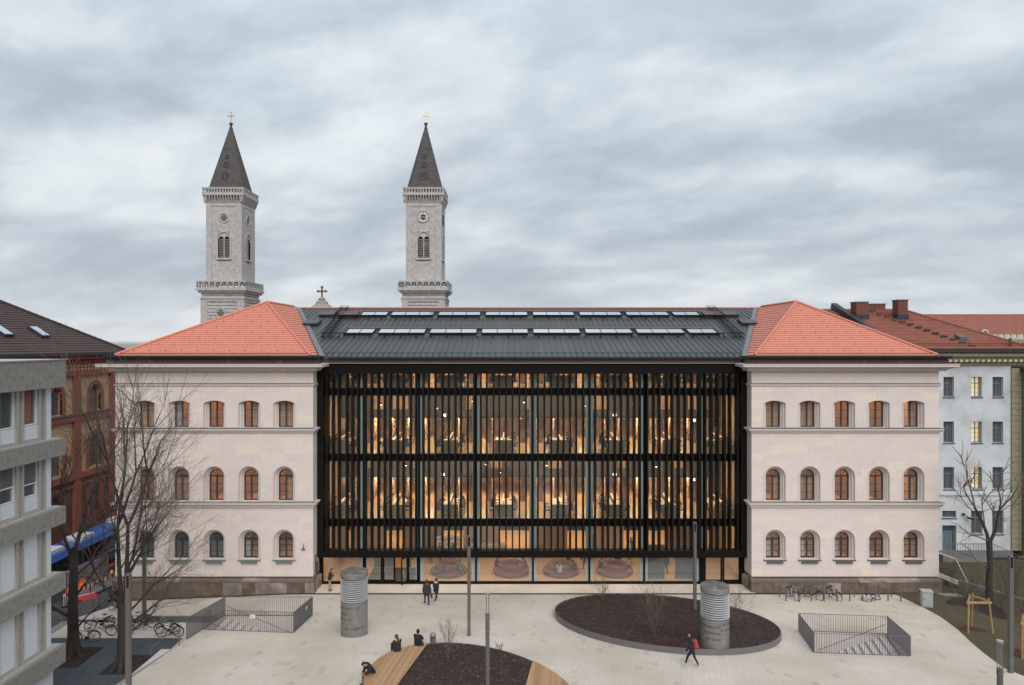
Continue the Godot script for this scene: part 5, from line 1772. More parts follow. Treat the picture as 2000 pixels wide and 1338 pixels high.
# ---------------------------------------------------------------- neighbouring buildings
# a plain rectangular window in a wall facing +z: frame, bars, pane, sill, dark room; authored at the wall plane z = 0
func plain_window(b: Node3D, cx: float, y0: float, y1: float, w: float, frame: Material, lit: bool, cols := 2, rows := 3, depth := 0.28) -> void:
	var f := Shape.new()
	var h := w / 2
	f.box(Vector3(cx - h, y0, -depth - 0.06), Vector3(cx - h + 0.07, y1, -depth)).box(Vector3(cx + h - 0.07, y0, -depth - 0.06), Vector3(cx + h, y1, -depth))
	f.box(Vector3(cx - h + 0.07, y0, -depth - 0.06), Vector3(cx + h - 0.07, y0 + 0.07, -depth)).box(Vector3(cx - h + 0.07, y1 - 0.07, -depth - 0.06), Vector3(cx + h - 0.07, y1, -depth))
	f.box(Vector3(cx - 0.04, y0 + 0.07, -depth - 0.05), Vector3(cx + 0.04, y1 - 0.07, -depth + 0.01))
	var tr := y0 + (y1 - y0) * 0.68
	f.box(Vector3(cx - h + 0.07, tr - 0.04, -depth - 0.05), Vector3(cx - 0.04, tr + 0.04, -depth + 0.008)).box(Vector3(cx + 0.04, tr - 0.04, -depth - 0.05), Vector3(cx + h - 0.07, tr + 0.04, -depth + 0.008))
	var o := part(b, "window", f, frame)
	part(o, "pane", Shape.new().box(Vector3(cx - h + 0.07, y0 + 0.07, -depth - 0.035), Vector3(cx + h - 0.07, y1 - 0.07, -depth - 0.03)), M.pane)
	for k in range(1, rows):
		var y := y0 + (tr - y0) * k / rows
		part(o, "glazing_bar", Shape.new().box(Vector3(cx - h + 0.07, y - 0.012, -depth - 0.03), Vector3(cx + h - 0.07, y + 0.012, -depth - 0.01)), frame)
	if lit:
		part(o, "lit_blind", Shape.new().box(Vector3(cx - h - 0.1, y0 - 0.1, -depth - 0.5), Vector3(cx + h + 0.1, y1 + 0.1, -depth - 0.45)), M.lit_office)
	part(o, "sill", Shape.new().box(Vector3(cx - h - 0.06, y0 - 0.09, -depth), Vector3(cx + h + 0.06, y0 - 0.005, 0.08)), M.lead)


# wall facing +z with rectangular or arched holes, built from strips so that every reveal is real
func pierced_wall(s: Shape, x0: float, x1: float, y0: float, y1: float, holes: Array, thick: float) -> void:
	var cuts := [y0, y1]
	for h in holes:
		for p in h:
			cuts.append(clampf(p.y, y0, y1))
	cuts.sort()
	var y: float = y0
	for k in cuts.size():
		var b: float = cuts[k]
		if b - y < 0.12 and k < cuts.size() - 1:
			continue
		if b - y < 0.001:
			continue
		var bits: Array = [PackedVector2Array([Vector2(x0, y), Vector2(x1, y), Vector2(x1, b), Vector2(x0, b)])]
		for h in holes:
			var next := []
			for bit in bits:
				for c in Geometry2D.clip_polygons(bit, h):
					if not Geometry2D.is_polygon_clockwise(c):
						next.append(c)
			bits = next
		for bit in bits:
			s.prism(bit, -thick, 0.0)
		y = b


func build_concrete_block() -> void:
	# office block standing close on the left, its long side running away from the viewer: local +z is the outside of that side
	var b := thing("office_block", "grey concrete office block with white panels beside the dark paving", "building", Vector3(-22.75, 0.4, 19.9), PI / 2)
	# local x runs from the far corner (0) towards the viewer (negative x), y from the ground
	var y := -0.4
	part(b, "inner_wall", Shape.new().box(Vector3(-16, 0, -9), Vector3(-0.3, 18.0, -5.5)), M.office_wall)
	for fy in [0.0, 4.0, 7.58, 10.86, 14.24, 17.0]:
		part(b, "floor_slab", Shape.new().box(Vector3(-16, fy - 0.25, -5.5), Vector3(-0.29, fy, -0.9)), M.office_wall)
	for px in [-3.9, -8.5, -15.9]:
		part(b, "partition", Shape.new().box(Vector3(px, 0.0, -5.5), Vector3(px + 0.12, 17.0, -0.22)), M.office_wall)
	part(b, "end_wall", Shape.new().box(Vector3(-0.28, 0, -9), Vector3(0.0, 17.0, 0.0)), M.panel_white)
	part(b, "roof_slab", Shape.new().box(Vector3(-16, 17.9, -9), Vector3(0.3, 18.1, 0.3)), M.concrete)
	part(b, "roof_edge", Shape.new().box(Vector3(-16, 18.17, -9), Vector3(0.5, 18.22, 0.5)), M.bright_steel)
	var led := [[16.84, 18.17, 0.45], [13.45, 14.26, 0.45], [10.05, 10.88, 0.45], [6.75, 7.60, 0.45], [3.1, 4.02, 0.45]]
	for l in led:
		var xx := 0.45
		var n := 0
		while xx > -16:
			var xe := xx - (0.82 if n == 0 else 3.0)
			part(b, "concrete_beam", Shape.new().box(Vector3(xe + 0.012, y + l[0] + 0.4, -1.0), Vector3(xx, y + l[1] + 0.4, l[2])), M.concrete)
			xx = xe
			n += 1
		if l[0] < 16:
			part(b, "sill_tray", Shape.new().box(Vector3(-16, l[1] + 0.004, -0.4), Vector3(0.3, l[1] + 0.05, 0.32)), M.rib_paint)
	part(b, "base_wall", Shape.new().box(Vector3(-16, -1.0, -0.9), Vector3(0.0, 3.1, 0.10)), M.panel_white)
	var storeys := [[14.30, 16.84, "open"], [10.92, 13.45, "blind"], [7.64, 10.05, "panel"], [4.06, 6.75, "panel"]]
	for k in storeys.size():
		var a: float = storeys[k][0]
		var t: float = storeys[k][1]
		for i in 7:
			var x1 := -0.42 - i * 1.52      # far edge of the rib group
			# two ribs, then the window
			for r in [[0.0, 0.13], [0.36, 0.50]]:
				part(b, "rib", Shape.new().box(Vector3(x1 - r[1], a, -0.25), Vector3(x1 - r[0], t, 0.05)), M.rib_paint)
			part(b, "panel", Shape.new().box(Vector3(x1 - 0.36, a, -0.2), Vector3(x1 - 0.13, t, -0.05)), M.rib_paint)
			var w0 := x1 - 1.52
			var w1 := x1 - 0.5
			if storeys[k][2] == "panel":
				part(b, "white_panel", Shape.new().box(Vector3(w0, a + 0.12, -0.2), Vector3(w1, t, -0.04)), M.panel_white)
				part(b, "panel_rail", Shape.new().box(Vector3(w0, a, -0.2), Vector3(w1, a + 0.10, 0.02)), M.rib_paint)
			else:
				part(b, "white_panel", Shape.new().box(Vector3(w0, a + 0.14, -0.2), Vector3(w1, a + 0.80, -0.04)), M.panel_white)
				var f := Shape.new()
				f.box(Vector3(w0, a + 0.82, -0.16), Vector3(w0 + 0.06, t, -0.06)).box(Vector3(w1 - 0.06, a + 0.82, -0.16), Vector3(w1, t, -0.06)).box(Vector3(w0 + 0.06, a + 0.82, -0.16), Vector3(w1 - 0.06, a + 0.88, -0.06))
				var wn := part(b, "window", f, M.white_frame)
				part(wn, "pane", Shape.new().box(Vector3(w0 + 0.06, a + 0.88, -0.12), Vector3(w1 - 0.06, t, -0.11)), M.pane)
				part(wn, "window_rail", Shape.new().box(Vector3(w0, a, -0.2), Vector3(w1, a + 0.12, 0.04)), M.rib_paint)
				if storeys[k][2] == "blind":
					var low := a + 1.45 + (0.1 if i % 2 else 0.0)
					var yy := t - 0.03
					while yy > low:
						part(wn, "blind_slat", Shape.new().box(Vector3(w0 + 0.04, yy - 0.028, -0.09), Vector3(w1 - 0.04, yy, -0.055)), M.blind)
						yy -= 0.075
					part(wn, "blind_rail", Shape.new().box(Vector3(w0 + 0.03, low - 0.06, -0.09), Vector3(w1 - 0.03, low, -0.05)), M.white_frame)
				elif i == 0:
					part(wn, "red_curtain", Shape.new().box(Vector3(w1 - 0.62, a + 0.85, -0.30), Vector3(w1 - 0.16, t, -0.24)), M.curtain_red)
		part(b, "corner_panel", Shape.new().box(Vector3(-0.41, a, -0.2), Vector3(0.0, t, 0.006)), M.panel_white)


func build_brick_block() -> void:
	# red and yellow brick building across the street; local +z looks over the street, local x runs away from the viewer
	var b := thing("brick_building", "red and ochre brick building with arched windows and dark hipped roof", "building", Vector3(-44, 0, -22.5), PI / 2)
	var holes := []
	var cx := []
	for i in 5:
		cx.append(-3.6 - i * 6.3)
	for c in cx:
		holes.append(arch(c, 0.95, 12.35, 14.1, 0.95))
		holes.append(arch(c, 1.1, 6.4, 8.7, 1.1))
		holes.append(arch(c, 1.0, 1.6, 3.7, 1.0))
	var up := Shape.new()
	var lowr := Shape.new()
	pierced_wall(up, -33, 0, 6.0, 17.2, holes, 0.6)
	pierced_wall(lowr, -33, 0, -1, 6.0, holes, 0.6)
	part(b, "upper_wall", up, M.brick_ochre)
	part(b, "lower_wall", lowr, M.brick_dark_red)
	part(b, "end_wall", Shape.new().box(Vector3(-0.6, -1, -14), Vector3(0.0, 17.2, -0.6)), M.brick_red)
	part(b, "near_end_wall", Shape.new().box(Vector3(-33, -1, -14), Vector3(-32.4, 17.2, -0.6)), M.brick_red)
	part(b, "rear_wall", Shape.new().box(Vector3(-32.4, -1, -14), Vector3(-0.6, 17.2, -13.4)), M.brick_red)
	for k in 6:
		var x := -0.45 - k * 6.3
		part(b, "pilaster", Shape.new().box(Vector3(x - 0.6, -1, 0.003), Vector3(x + 0.45, 16.1, 0.28)), M.brick_red)
	for s in [[11.55, 12.15, 0.32], [5.7, 6.25, 0.34], [16.1, 16.5, 0.34], [4.9, 5.1, 0.2]]:
		part(b, "string_course", Shape.new().box(Vector3(-33, s[0], 0.004), Vector3(0.1, s[1], s[2])), M.brick_red)
	part(b, "ledge", Shape.new().box(Vector3(-33, 12.15, 0.004), Vector3(0.12, 12.28, 0.42)), M.lead)
	# diamond frieze
	part(b, "frieze", Shape.new().box(Vector3(-33, 16.5, 0.004), Vector3(0.06, 17.35, 0.22)), M.brick_red)
	var x := -0.4
	while x > -22:
		for y in [16.72, 17.1]:
			part(b, "diamond_brick", Shape.new().prism(PackedVector2Array([Vector2(x - 0.24, y), Vector2(x, y - 0.17), Vector2(x + 0.24, y), Vector2(x, y + 0.17)]), 0.22, 0.26), M.brick_ochre)
		x -= 0.58
	# toothed cornice
	part(b, "cornice", Shape.new().box(Vector3(-33, 17.75, 0.004), Vector3(0.5, 18.15, 0.75)), M.brick_red)
	x = 0.1
	var tooth := Shape.new().box(Vector3(-0.12, 17.36, 0.0), Vector3(0.12, 17.75, 0.5)).mesh()
	while x > -26:
		part(b, "cornice_tooth", tooth, M.brick_red, Vector3(x, 0, 0.0))
		x -= 0.48
	part(b, "gutter", Shape.new().box(Vector3(-33, 18.15, 0.3), Vector3(0.9, 18.42, 1.1)), M.gutter)
	for i in cx.size():
		var c: float = cx[i]
		for w in [[12.35, 14.1, 0.95], [6.4, 8.7, 1.1], [1.6, 3.7, 1.0]]:
			var half: float = w[2]
			var fr := Shape.new()
			fr.band(arch(c, half, w[0], w[1], half), arch(c, half - 0.12, w[0], w[1], half - 0.12), -0.5, -0.36)
			fr.box(Vector3(c - 0.06, w[0], -0.5), Vector3(c + 0.06, w[1] + half - 0.1, -0.37))
			fr.box(Vector3(c - half + 0.1, w[1] - 0.07, -0.5), Vector3(c + half - 0.1, w[1] + 0.05, -0.36))
			fr.box(Vector3(c - half + 0.1, w[0] + 0.9, -0.5), Vector3(c + half - 0.1, w[0] + 0.96, -0.38))
			var o := part(b, "window", fr, M.lead)
			part(o, "pane", Shape.new().prism(arch(c, half - 0.05, w[0], w[1], half - 0.05), -0.46, -0.44), M.pane)
			var sr := Shape.new()
			sr.band(arch(c, half + 0.45, w[0], w[1], half + 0.45), arch(c, half, w[0], w[1], half), -0.2, 0.10)
			part(o, "brick_surround", sr, M.brick_red)
	part(b, "inner_wall", Shape.new().box(Vector3(-32.4, -1, -8.0), Vector3(-0.6, 17.2, -7.6)), M.office_wall)
	for fy in [0.6, 5.6, 11.4, 17.2]:
		part(b, "floor_slab", Shape.new().box(Vector3(-32.4, fy - 0.3, -7.6), Vector3(-0.6, fy, -0.6)), M.office_wall)
	for c in cx:
		part(b, "partition", Shape.new().box(Vector3(c + 3.0, 0.0, -7.6), Vector3(c + 3.2, 17.0, -0.6)), M.office_wall)
	# roof: hipped at the far end
	var r := Shape.new()
	var ey := 18.4
	var ry := 23.6
	var e0 := Vector3(1.0, ey, 1.0)
	var e1 := Vector3(-34, ey, 1.0)
	var pk := Vector3(-8.5, ry, -6.8)
	var pn := Vector3(-34, ry, -6.8)
	var upd := Vector3(0, ry - ey, -7.8).normalized()
	tile_plane(r, [e1, e0, pk, pn], e1, Vector3.RIGHT, upd, 0.42, 0.05, 0.12)
	tile_plane(r, [e0, Vector3(1.0, ey, -14.6), pk], e0, Vector3.FORWARD, Vector3(-9.5, ry - ey, 0).normalized(), 0.42, 0.05, 0.12)
	tile_plane(r, [Vector3(1.0, ey, -14.6), Vector3(-34, ey, -14.6), pn, pk], Vector3(1.0, ey, -14.6), Vector3.LEFT, Vector3(0, ry - ey, 7.8).normalized(), 0.42, 0.05, 0.12)
	var ro := part(b, "roof", r, M.roof_tile_dark)
	ridge_row(ro, "hip_tile", e0 + Vector3.UP * 0.1, pk + Vector3.UP * 0.1, M.roof_tile_dark, 0.6, 0.14)
	var fr2 := Transform3D(Basis(Vector3.RIGHT, upd, Vector3.RIGHT.cross(upd)), Vector3(0, ey, 1.0))
	for q in [[-9.6, 2.6], [-14.4, 2.7], [-19.0, 2.7], [-24.0, 2.7]]:
		var o := part(ro, "roof_window", Shape.new().prism(PackedVector2Array([Vector2(q[0] - 0.6, q[1]), Vector2(q[0] + 0.6, q[1]), Vector2(q[0] + 0.6, q[1] + 1.7), Vector2(q[0] - 0.6, q[1] + 1.7)]), 0.04, 0.28, fr2), M.gutter)
		part(o, "pane", Shape.new().prism(PackedVector2Array([Vector2(q[0] - 0.5, q[1] + 0.12), Vector2(q[0] + 0.5, q[1] + 0.12), Vector2(q[0] + 0.5, q[1] + 1.6), Vector2(q[0] - 0.5, q[1] + 1.6)]), 0.285, 0.31, fr2), M.skylight_glass)
	part(ro, "vent_pipe", Shape.new().lathe([Vector2(0.12, 0), Vector2(0.12, 0.7), Vector2(0.2, 0.72), Vector2(0.2, 0.8), Vector2(0, 0.85)], 8, Vector3(-15.5, ey + 2.6, -3.2)), M.gutter)


func build_pale_building() -> void:
	var b := thing("pale_building", "pale rendered building with blue framed windows beside the limestone wing", "building", Vector3(0, 0, -10))
	var wins := []
	for c in [40.45, 43.05, 45.0, 37.6, 34.9]:
		for r in [[14.4, 16.25], [10.15, 12.12], [5.85, 7.9], [1.7, 3.85]]:
			if c == 40.45 and r[0] < 2:
				continue
			wins.append([c, r[0], r[1], 0.98 if r[0] > 2 else 1.05, c == 43.05 and r[0] > 5])
	wins.append([40.5, 3.2, 3.85, 1.3, false])
	var holes := []
	for w in wins:
		holes.append(arch(w[0], w[3] / 2, w[1], w[2], 0))
	holes.append(arch(40.5, 0.65, 0.2, 2.5, 0))
	var s := Shape.new()
	pierced_wall(s, 32.0, 46.2, 0.2, 17.4, holes, 0.6)
	part(b, "wall", s, M.pale_render)
	part(b, "plinth", Shape.new().box(Vector3(32, -1.5, -0.55), Vector3(46.3, 0.2, 0.12)), M.grey_plinth)
	part(b, "inner_wall", Shape.new().box(Vector3(32, -1.5, -22), Vector3(46.9, 17.4, -6.0)), M.office_wall)
	for fy in [0.2, 4.6, 8.9, 13.2, 17.4]:
		part(b, "floor_slab", Shape.new().box(Vector3(32, fy - 0.3, -6.0), Vector3(46.2, fy, -0.6)), M.office_wall)
	for px in [31.9, 36.2, 39.0, 41.8, 44.1, 46.2]:
		part(b, "partition", Shape.new().box(Vector3(px, -1.0, -6.0), Vector3(px + 0.12, 17.2, -0.6)), M.office_wall)
	part(b, "string_course", Shape.new().box(Vector3(32, 5.3, 0.004), Vector3(46.25, 5.55, 0.12)), M.pale_render)
	for w in wins:
		plain_window(b, w[0], w[1], w[2], w[3], M.blue_frame, w[4])
	# door under its fanlight
	var d := Shape.new()
	d.box(Vector3(39.85, 0.2, -0.4), Vector3(39.97, 2.5, -0.3)).box(Vector3(41.03, 0.2, -0.4), Vector3(41.15, 2.5, -0.3)).box(Vector3(39.97, 1.75, -0.4), Vector3(41.03, 1.88, -0.3)).box(Vector3(39.97, 2.4, -0.4), Vector3(41.03, 2.5, -0.3))
	var dr := part(b, "door", d, M.blue_frame)
	for i in 3:
		part(dr, "door_panel", Shape.new().box(Vector3(39.98 + i * 0.35, 0.2, -0.38), Vector3(40.30 + i * 0.35, 1.75, -0.34)), M.blue_frame)
	part(dr, "fanlight", Shape.new().box(Vector3(39.97, 1.88, -0.36), Vector3(41.03, 2.4, -0.35)), M.pane)
	part(dr, "handle", Shape.new().box(Vector3(40.86, 0.9, -0.33), Vector3(40.92, 1.05, -0.28)), M.bright_steel)
	# ochre stone corner with courses, cornice with dentils
	var y := 0.2
	while y < 17.0:
		part(b, "corner_stone", Shape.new().box(Vector3(46.2, y, -0.5), Vector3(47.12, y + 0.52, 0.14)), M.ochre_stone)
		y += 0.545
	part(b, "cornice", Shape.new().profile_run([Vector2(0, 17.35), Vector2(0.2, 17.35), Vector2(0.25, 17.6), Vector2(0.5, 17.7), Vector2(0.5, 17.9), Vector2(0.85, 18.2), Vector2(0.85, 18.45), Vector2(0, 18.45)], Vector3(32, 0, 0.004), Vector3(47.1, 0, 0.004), Vector3.BACK, 0, 1.0), M.ochre_stone)
	var x := 34.2
	var dent := Shape.new().box(Vector3(-0.12, 17.66, 0.3), Vector3(0.12, 17.88, 0.66)).mesh()
	while x < 47.4:
		part(b, "dentil", dent, M.cream_stone, Vector3(x, 0, 0))
		x += 0.5
	part(b, "gutter", Shape.new().profile_run([Vector2(0.0, 18.46), Vector2(0.9, 18.46), Vector2(1.08, 18.55), Vector2(1.08, 18.82), Vector2(0.0, 18.82)], Vector3(32, 0, 0), Vector3(47.3, 0, 0), Vector3.BACK, 0, 1.0), M.gutter)
	var r := Shape.new()
	var ey := 18.86
	var ry := 23.0
	var e0 := Vector3(28, ey, 0.9)
	var e1 := Vector3(47.6, ey, 0.9)
	var pk := Vector3(41.6, ry, -10.2)
	var upd := Vector3(0, ry - ey, -11.1).normalized()
	tile_plane(r, [e0, e1, pk, Vector3(28, ry, -10.2)], e0, Vector3.RIGHT, upd, 0.42, 0.07, 0.10)
	tile_plane(r, [e1, Vector3(47.6, ey, -22), pk], e1, Vector3.FORWARD, Vector3(-6.0, ry - ey, 0).normalized(), 0.42, 0.06, 0.10)
	var ro := part(b, "roof", r, M.roof_tile_old)
	part(ro, "rear_slope", Shape.new().tint(Color.WHITE).hexa([Vector3(28, ey, -21.3), Vector3(47, ey, -21.3), Vector3(41.6, ry - 0.1, -10.3), Vector3(28, ry - 0.1, -10.3), Vector3(28, ey + 0.1, -21.3), Vector3(47, ey + 0.1, -21.3), Vector3(41.6, ry, -10.3), Vector3(28, ry, -10.3)]), M.roof_tile_old)
	ridge_row(ro, "hip_tile", e1 + Vector3.UP * 0.08, pk + Vector3.UP * 0.08, M.roof_tile_old, 0.5, 0.13)
	for c in [[36.0, -7.6, 1.25, 1.2, 23.65], [40.1, -7.4, 1.0, 1.1, 23.85]]:
		var ch := part(ro, "chimney", Shape.new().box(Vector3(c[0] - c[2] / 2, 20.4, c[1] - c[3] / 2), Vector3(c[0] + c[2] / 2, c[4] - 0.1, c[1] + c[3] / 2)), M.brick_brown)
		part(ch, "chimney_cap", Shape.new().box(Vector3(c[0] - c[2] / 2 - 0.06, c[4] - 0.098, c[1] - c[3] / 2 - 0.06), Vector3(c[0] + c[2] / 2 + 0.06, c[4], c[1] + c[3] / 2 + 0.06)), M.lead)
		part(ch, "chimney_flashing", Shape.new().box(Vector3(c[0] - c[2] / 2 - 0.05, 21.4, c[1] - 0.3), Vector3(c[0] + c[2] / 2 + 0.05, 22.3, c[1] + c[3] / 2 + 0.06)), M.gutter)
	part(ro, "ridge_box", Shape.new().box(Vector3(37.4, 22.7, -11.2), Vector3(40.0, 23.55, -10.0)), M.brick_brown)
	part(ro, "ridge_box_cover", Shape.new().box(Vector3(37.3, 23.553, -11.3), Vector3(40.1, 23.62, -9.95)), M.lead)
	part(ro, "fire_wall", Shape.new().bar(Vector3(34.6, ry + 0.35, -10.4), Vector3(34.6, ey + 0.55, 0.4), 0.55, 0.7), M.gutter)
	# roof steps climbing to the chimney
	for i in 14:
		var t := i / 13.0
		var sx := lerpf(42.3, 37.6, t)
		part(ro, "roof_step", Shape.new().box(Vector3(sx - 0.3, lerpf(ey + 0.2, ry, t), lerpf(0.3, -9.6, t)), Vector3(sx + 0.3, lerpf(ey + 0.2, ry, t) + 0.16, lerpf(0.3, -9.6, t) + 0.2)), M.gutter)
	part(ro, "roof_window", Shape.new().hexa([Vector3(42.2, 19.95, -1.9), Vector3(42.2, 19.7, -1.1), Vector3(43.0, 19.7, -1.1), Vector3(43.0, 19.95, -1.9), Vector3(42.2, 20.25, -1.9), Vector3(42.2, 19.95, -1.1), Vector3(43.0, 19.95, -1.1), Vector3(43.0, 20.25, -1.9)]), M.lead)
	part(ro, "vent_pipe", Shape.new().lathe([Vector2(0.12, 0), Vector2(0.12, 0.75), Vector2(0.17, 0.8), Vector2(0, 0.85)], 8, Vector3(46.0, 19.0, 0.2)), M.brick_brown)
	part(ro, "snow_rail", Shape.new().bar(Vector3(36, 19.25, 0.5), Vector3(47.2, 19.25, 0.5), 0.03).bar(Vector3(36, 19.38, 0.5), Vector3(47.2, 19.38, 0.5), 0.03), M.gutter)
	# security lamp on the wall
	var l := thing("wall_camera", "small black floodlight and camera on the pale wall", "camera", Vector3(42.1, 3.3, -9.99))
	part(l, "arm", Shape.new().bar(Vector3(-0.3, 0.25, 0.0), Vector3(-0.1, 0.1, 0.3), 0.06), M.bike_black)
	part(l, "housing", Shape.new().bar(Vector3(-0.15, 0.02, 0.3), Vector3(0.35, -0.12, 0.45), 0.2, 0.16), M.bike_black)
	part(l, "hood", Shape.new().lathe([Vector2(0.12, -0.08), Vector2(0.13, 0.05), Vector2(0, 0.1)], 8, Vector3(-0.35, 0.28, 0.12)), M.bike_black)
	# dark neighbour at the very edge with its rainwater pipe
	var n := thing("neighbour_building", "shaded ochre building with rainwater pipe at the picture's edge", "building", Vector3(47.2, 0, -9.0))
	part(n, "wall", Shape.new().box(Vector3(0, -2, -12), Vector3(14, 17.0, 0.0)), M.ochre_stone)
	part(n, "roof", Shape.new().tint(Color.WHITE).hexa([Vector3(-0.3, 16.9, -12), Vector3(-0.3, 16.9, 0.9), Vector3(14, 16.9, 0.9), Vector3(14, 16.9, -12), Vector3(4, 18.0, -8), Vector3(-0.2, 17.2, 0.9), Vector3(14, 17.2, 0.9), Vector3(14, 18.0, -8)]), M.roof_tile_dark)
	part(n, "rainwater_pipe", Shape.new().tube([Vector3(0.25, 16.4, 0.5), Vector3(0.1, 15.9, 0.35), Vector3(0.1, 15.0, 0.14), Vector3(0.1, 0, 0.14)], [0.1, 0.1, 0.09, 0.09], 8), M.lead)
	# long range far behind
	var f := thing("long_range", "long building with faded red roof and cream toothed cornice far behind", "building", Vector3(0, 0, -58))
	var fr := Shape.new()
	var u2 := Vector3(0, 4.2, -12).normalized()
	tile_plane(fr, [Vector3(50, 20.7, 0), Vector3(112, 20.7, 0), Vector3(112, 24.3, -10.3), Vector3(50, 24.3, -10.3)], Vector3(50, 20.7, 0), Vector3.RIGHT, u2, 0.7, 0.05, 0.06)
	var fro := part(f, "roof", fr, M.roof_tile_old)
	part(fro, "ridge", Shape.new().tint(Color.WHITE).tube([Vector3(50, 24.3, -10.3), Vector3(112, 24.3, -10.3)], [0.18, 0.18], 6), M.roof_tile_old)
	for q in [68.7, 77.0, 85.5]:
		var dm := part(fro, "eyebrow_dormer", Shape.new().tint(Color.WHITE).lathe([Vector2(0.0, 0.0), Vector2(0.75, 0.0), Vector2(0.7, 0.35), Vector2(0.4, 0.62), Vector2(0, 0.7)], 14, Vector3(q, 20.95, -1.2)), M.lead)
		part(dm, "dormer_window", Shape.new().band(arch(q, 0.52, 21.0, 21.05, 0.5, 10), arch(q, 0.36, 21.0, 21.05, 0.34, 10), -0.6, -0.42), M.white_frame)
	part(f, "parapet", Shape.new().box(Vector3(52, 20.0, 0.1), Vector3(112, 20.35, 0.6)), M.cream_stone)
	var x2 := 64.0
	var tooth := Shape.new().box(Vector3(-0.3, 20.35, 0.2), Vector3(0.3, 20.75, 0.55)).mesh()
	while x2 < 96:
		part(f, "parapet_tooth", tooth, M.cream_stone, Vector3(x2, 0, 0))
		x2 += 1.05
	part(f, "cornice", Shape.new().box(Vector3(52, 19.4, 0.1), Vector3(112, 19.95, 0.5)), M.ochre_stone)
	x2 = 66.0
	var corbel := Shape.new().box(Vector3(-0.25, 17.6, 0.1), Vector3(0.25, 18.4, 0.7)).mesh()
	while x2 < 96:
		part(f, "corbel", corbel, M.cream_stone, Vector3(x2, 0, 0))
		x2 += 1.1
	part(f, "tile_band", Shape.new().tint(Color.WHITE).box(Vector3(52, 18.42, 0.1), Vector3(112, 18.9, 0.9)), M.roof_tile_old)
	part(f, "wall", Shape.new().box(Vector3(50, -2, -12), Vector3(112, 19.4, 0.08)), M.ochre_stone)


# ---------------------------------------------------------------- church towers behind the library
func tower_window(t: Node3D, w: float, face: int, y0: float, y1: float) -> void:
	# twin-arched opening with a thin column; face 0 looks to +z, 1 to +x
	var o := Node3D.new()
	var half := 1.32
	var fr := Shape.new().tint(Color.WHITE)
	var ys := y1 - half
	fr.band(arch(0, half + 0.35, y0 - 0.1, ys, half + 0.35), arch(0, half, y0 - 0.1, ys, half), -0.3, 0.16)
	fr.box(Vector3(-half - 0.4, y0 - 0.5, -0.3), Vector3(half + 0.4, y0 - 0.1, 0.28))
	# tracery: plate with two lancets left open
	var head := PackedVector2Array()
	var n := 12
	for i in n + 1:
		var a := PI - PI * i / n
		head.append(Vector2(cos(a) * half, ys + sin(a) * half))
	for i in n + 1:
		var a := PI * i / n
		head.append(Vector2(half / 2 + cos(a) * (half / 2 - 0.08), ys - 0.25 + sin(a) * (half / 2 - 0.05)))
	for i in n + 1:
		var a := PI * i / n
		head.append(Vector2(-half / 2 + cos(a) * (half / 2 - 0.08), ys - 0.25 + sin(a) * (half / 2 - 0.05)))
	fr.prism(head, -0.25, -0.05)
	fr.box(Vector3(-0.09, y0, -0.2), Vector3(0.09, ys - 0.2, -0.04))
	var m := part(t, "belfry_window", fr, M.tower_stone)
	for sd in [-1, 1]:
		for k in 8:
			part(m, "louvre", Shape.new().box(Vector3(sd * half / 2 - half / 2 + 0.06, y0 + (ys - y0) * k / 8.0, -0.28), Vector3(sd * half / 2 + half / 2 - 0.06, y0 + (ys - y0) * (k + 0.80) / 8.0, -0.24)), M.louvre_wood_and_shade)
	if face == 0:
		m.position = Vector3(0, 0, w / 2)
	else:
		m.rotation.y = PI / 2 * face
		m.position = m.basis * Vector3(0, 0, w / 2)


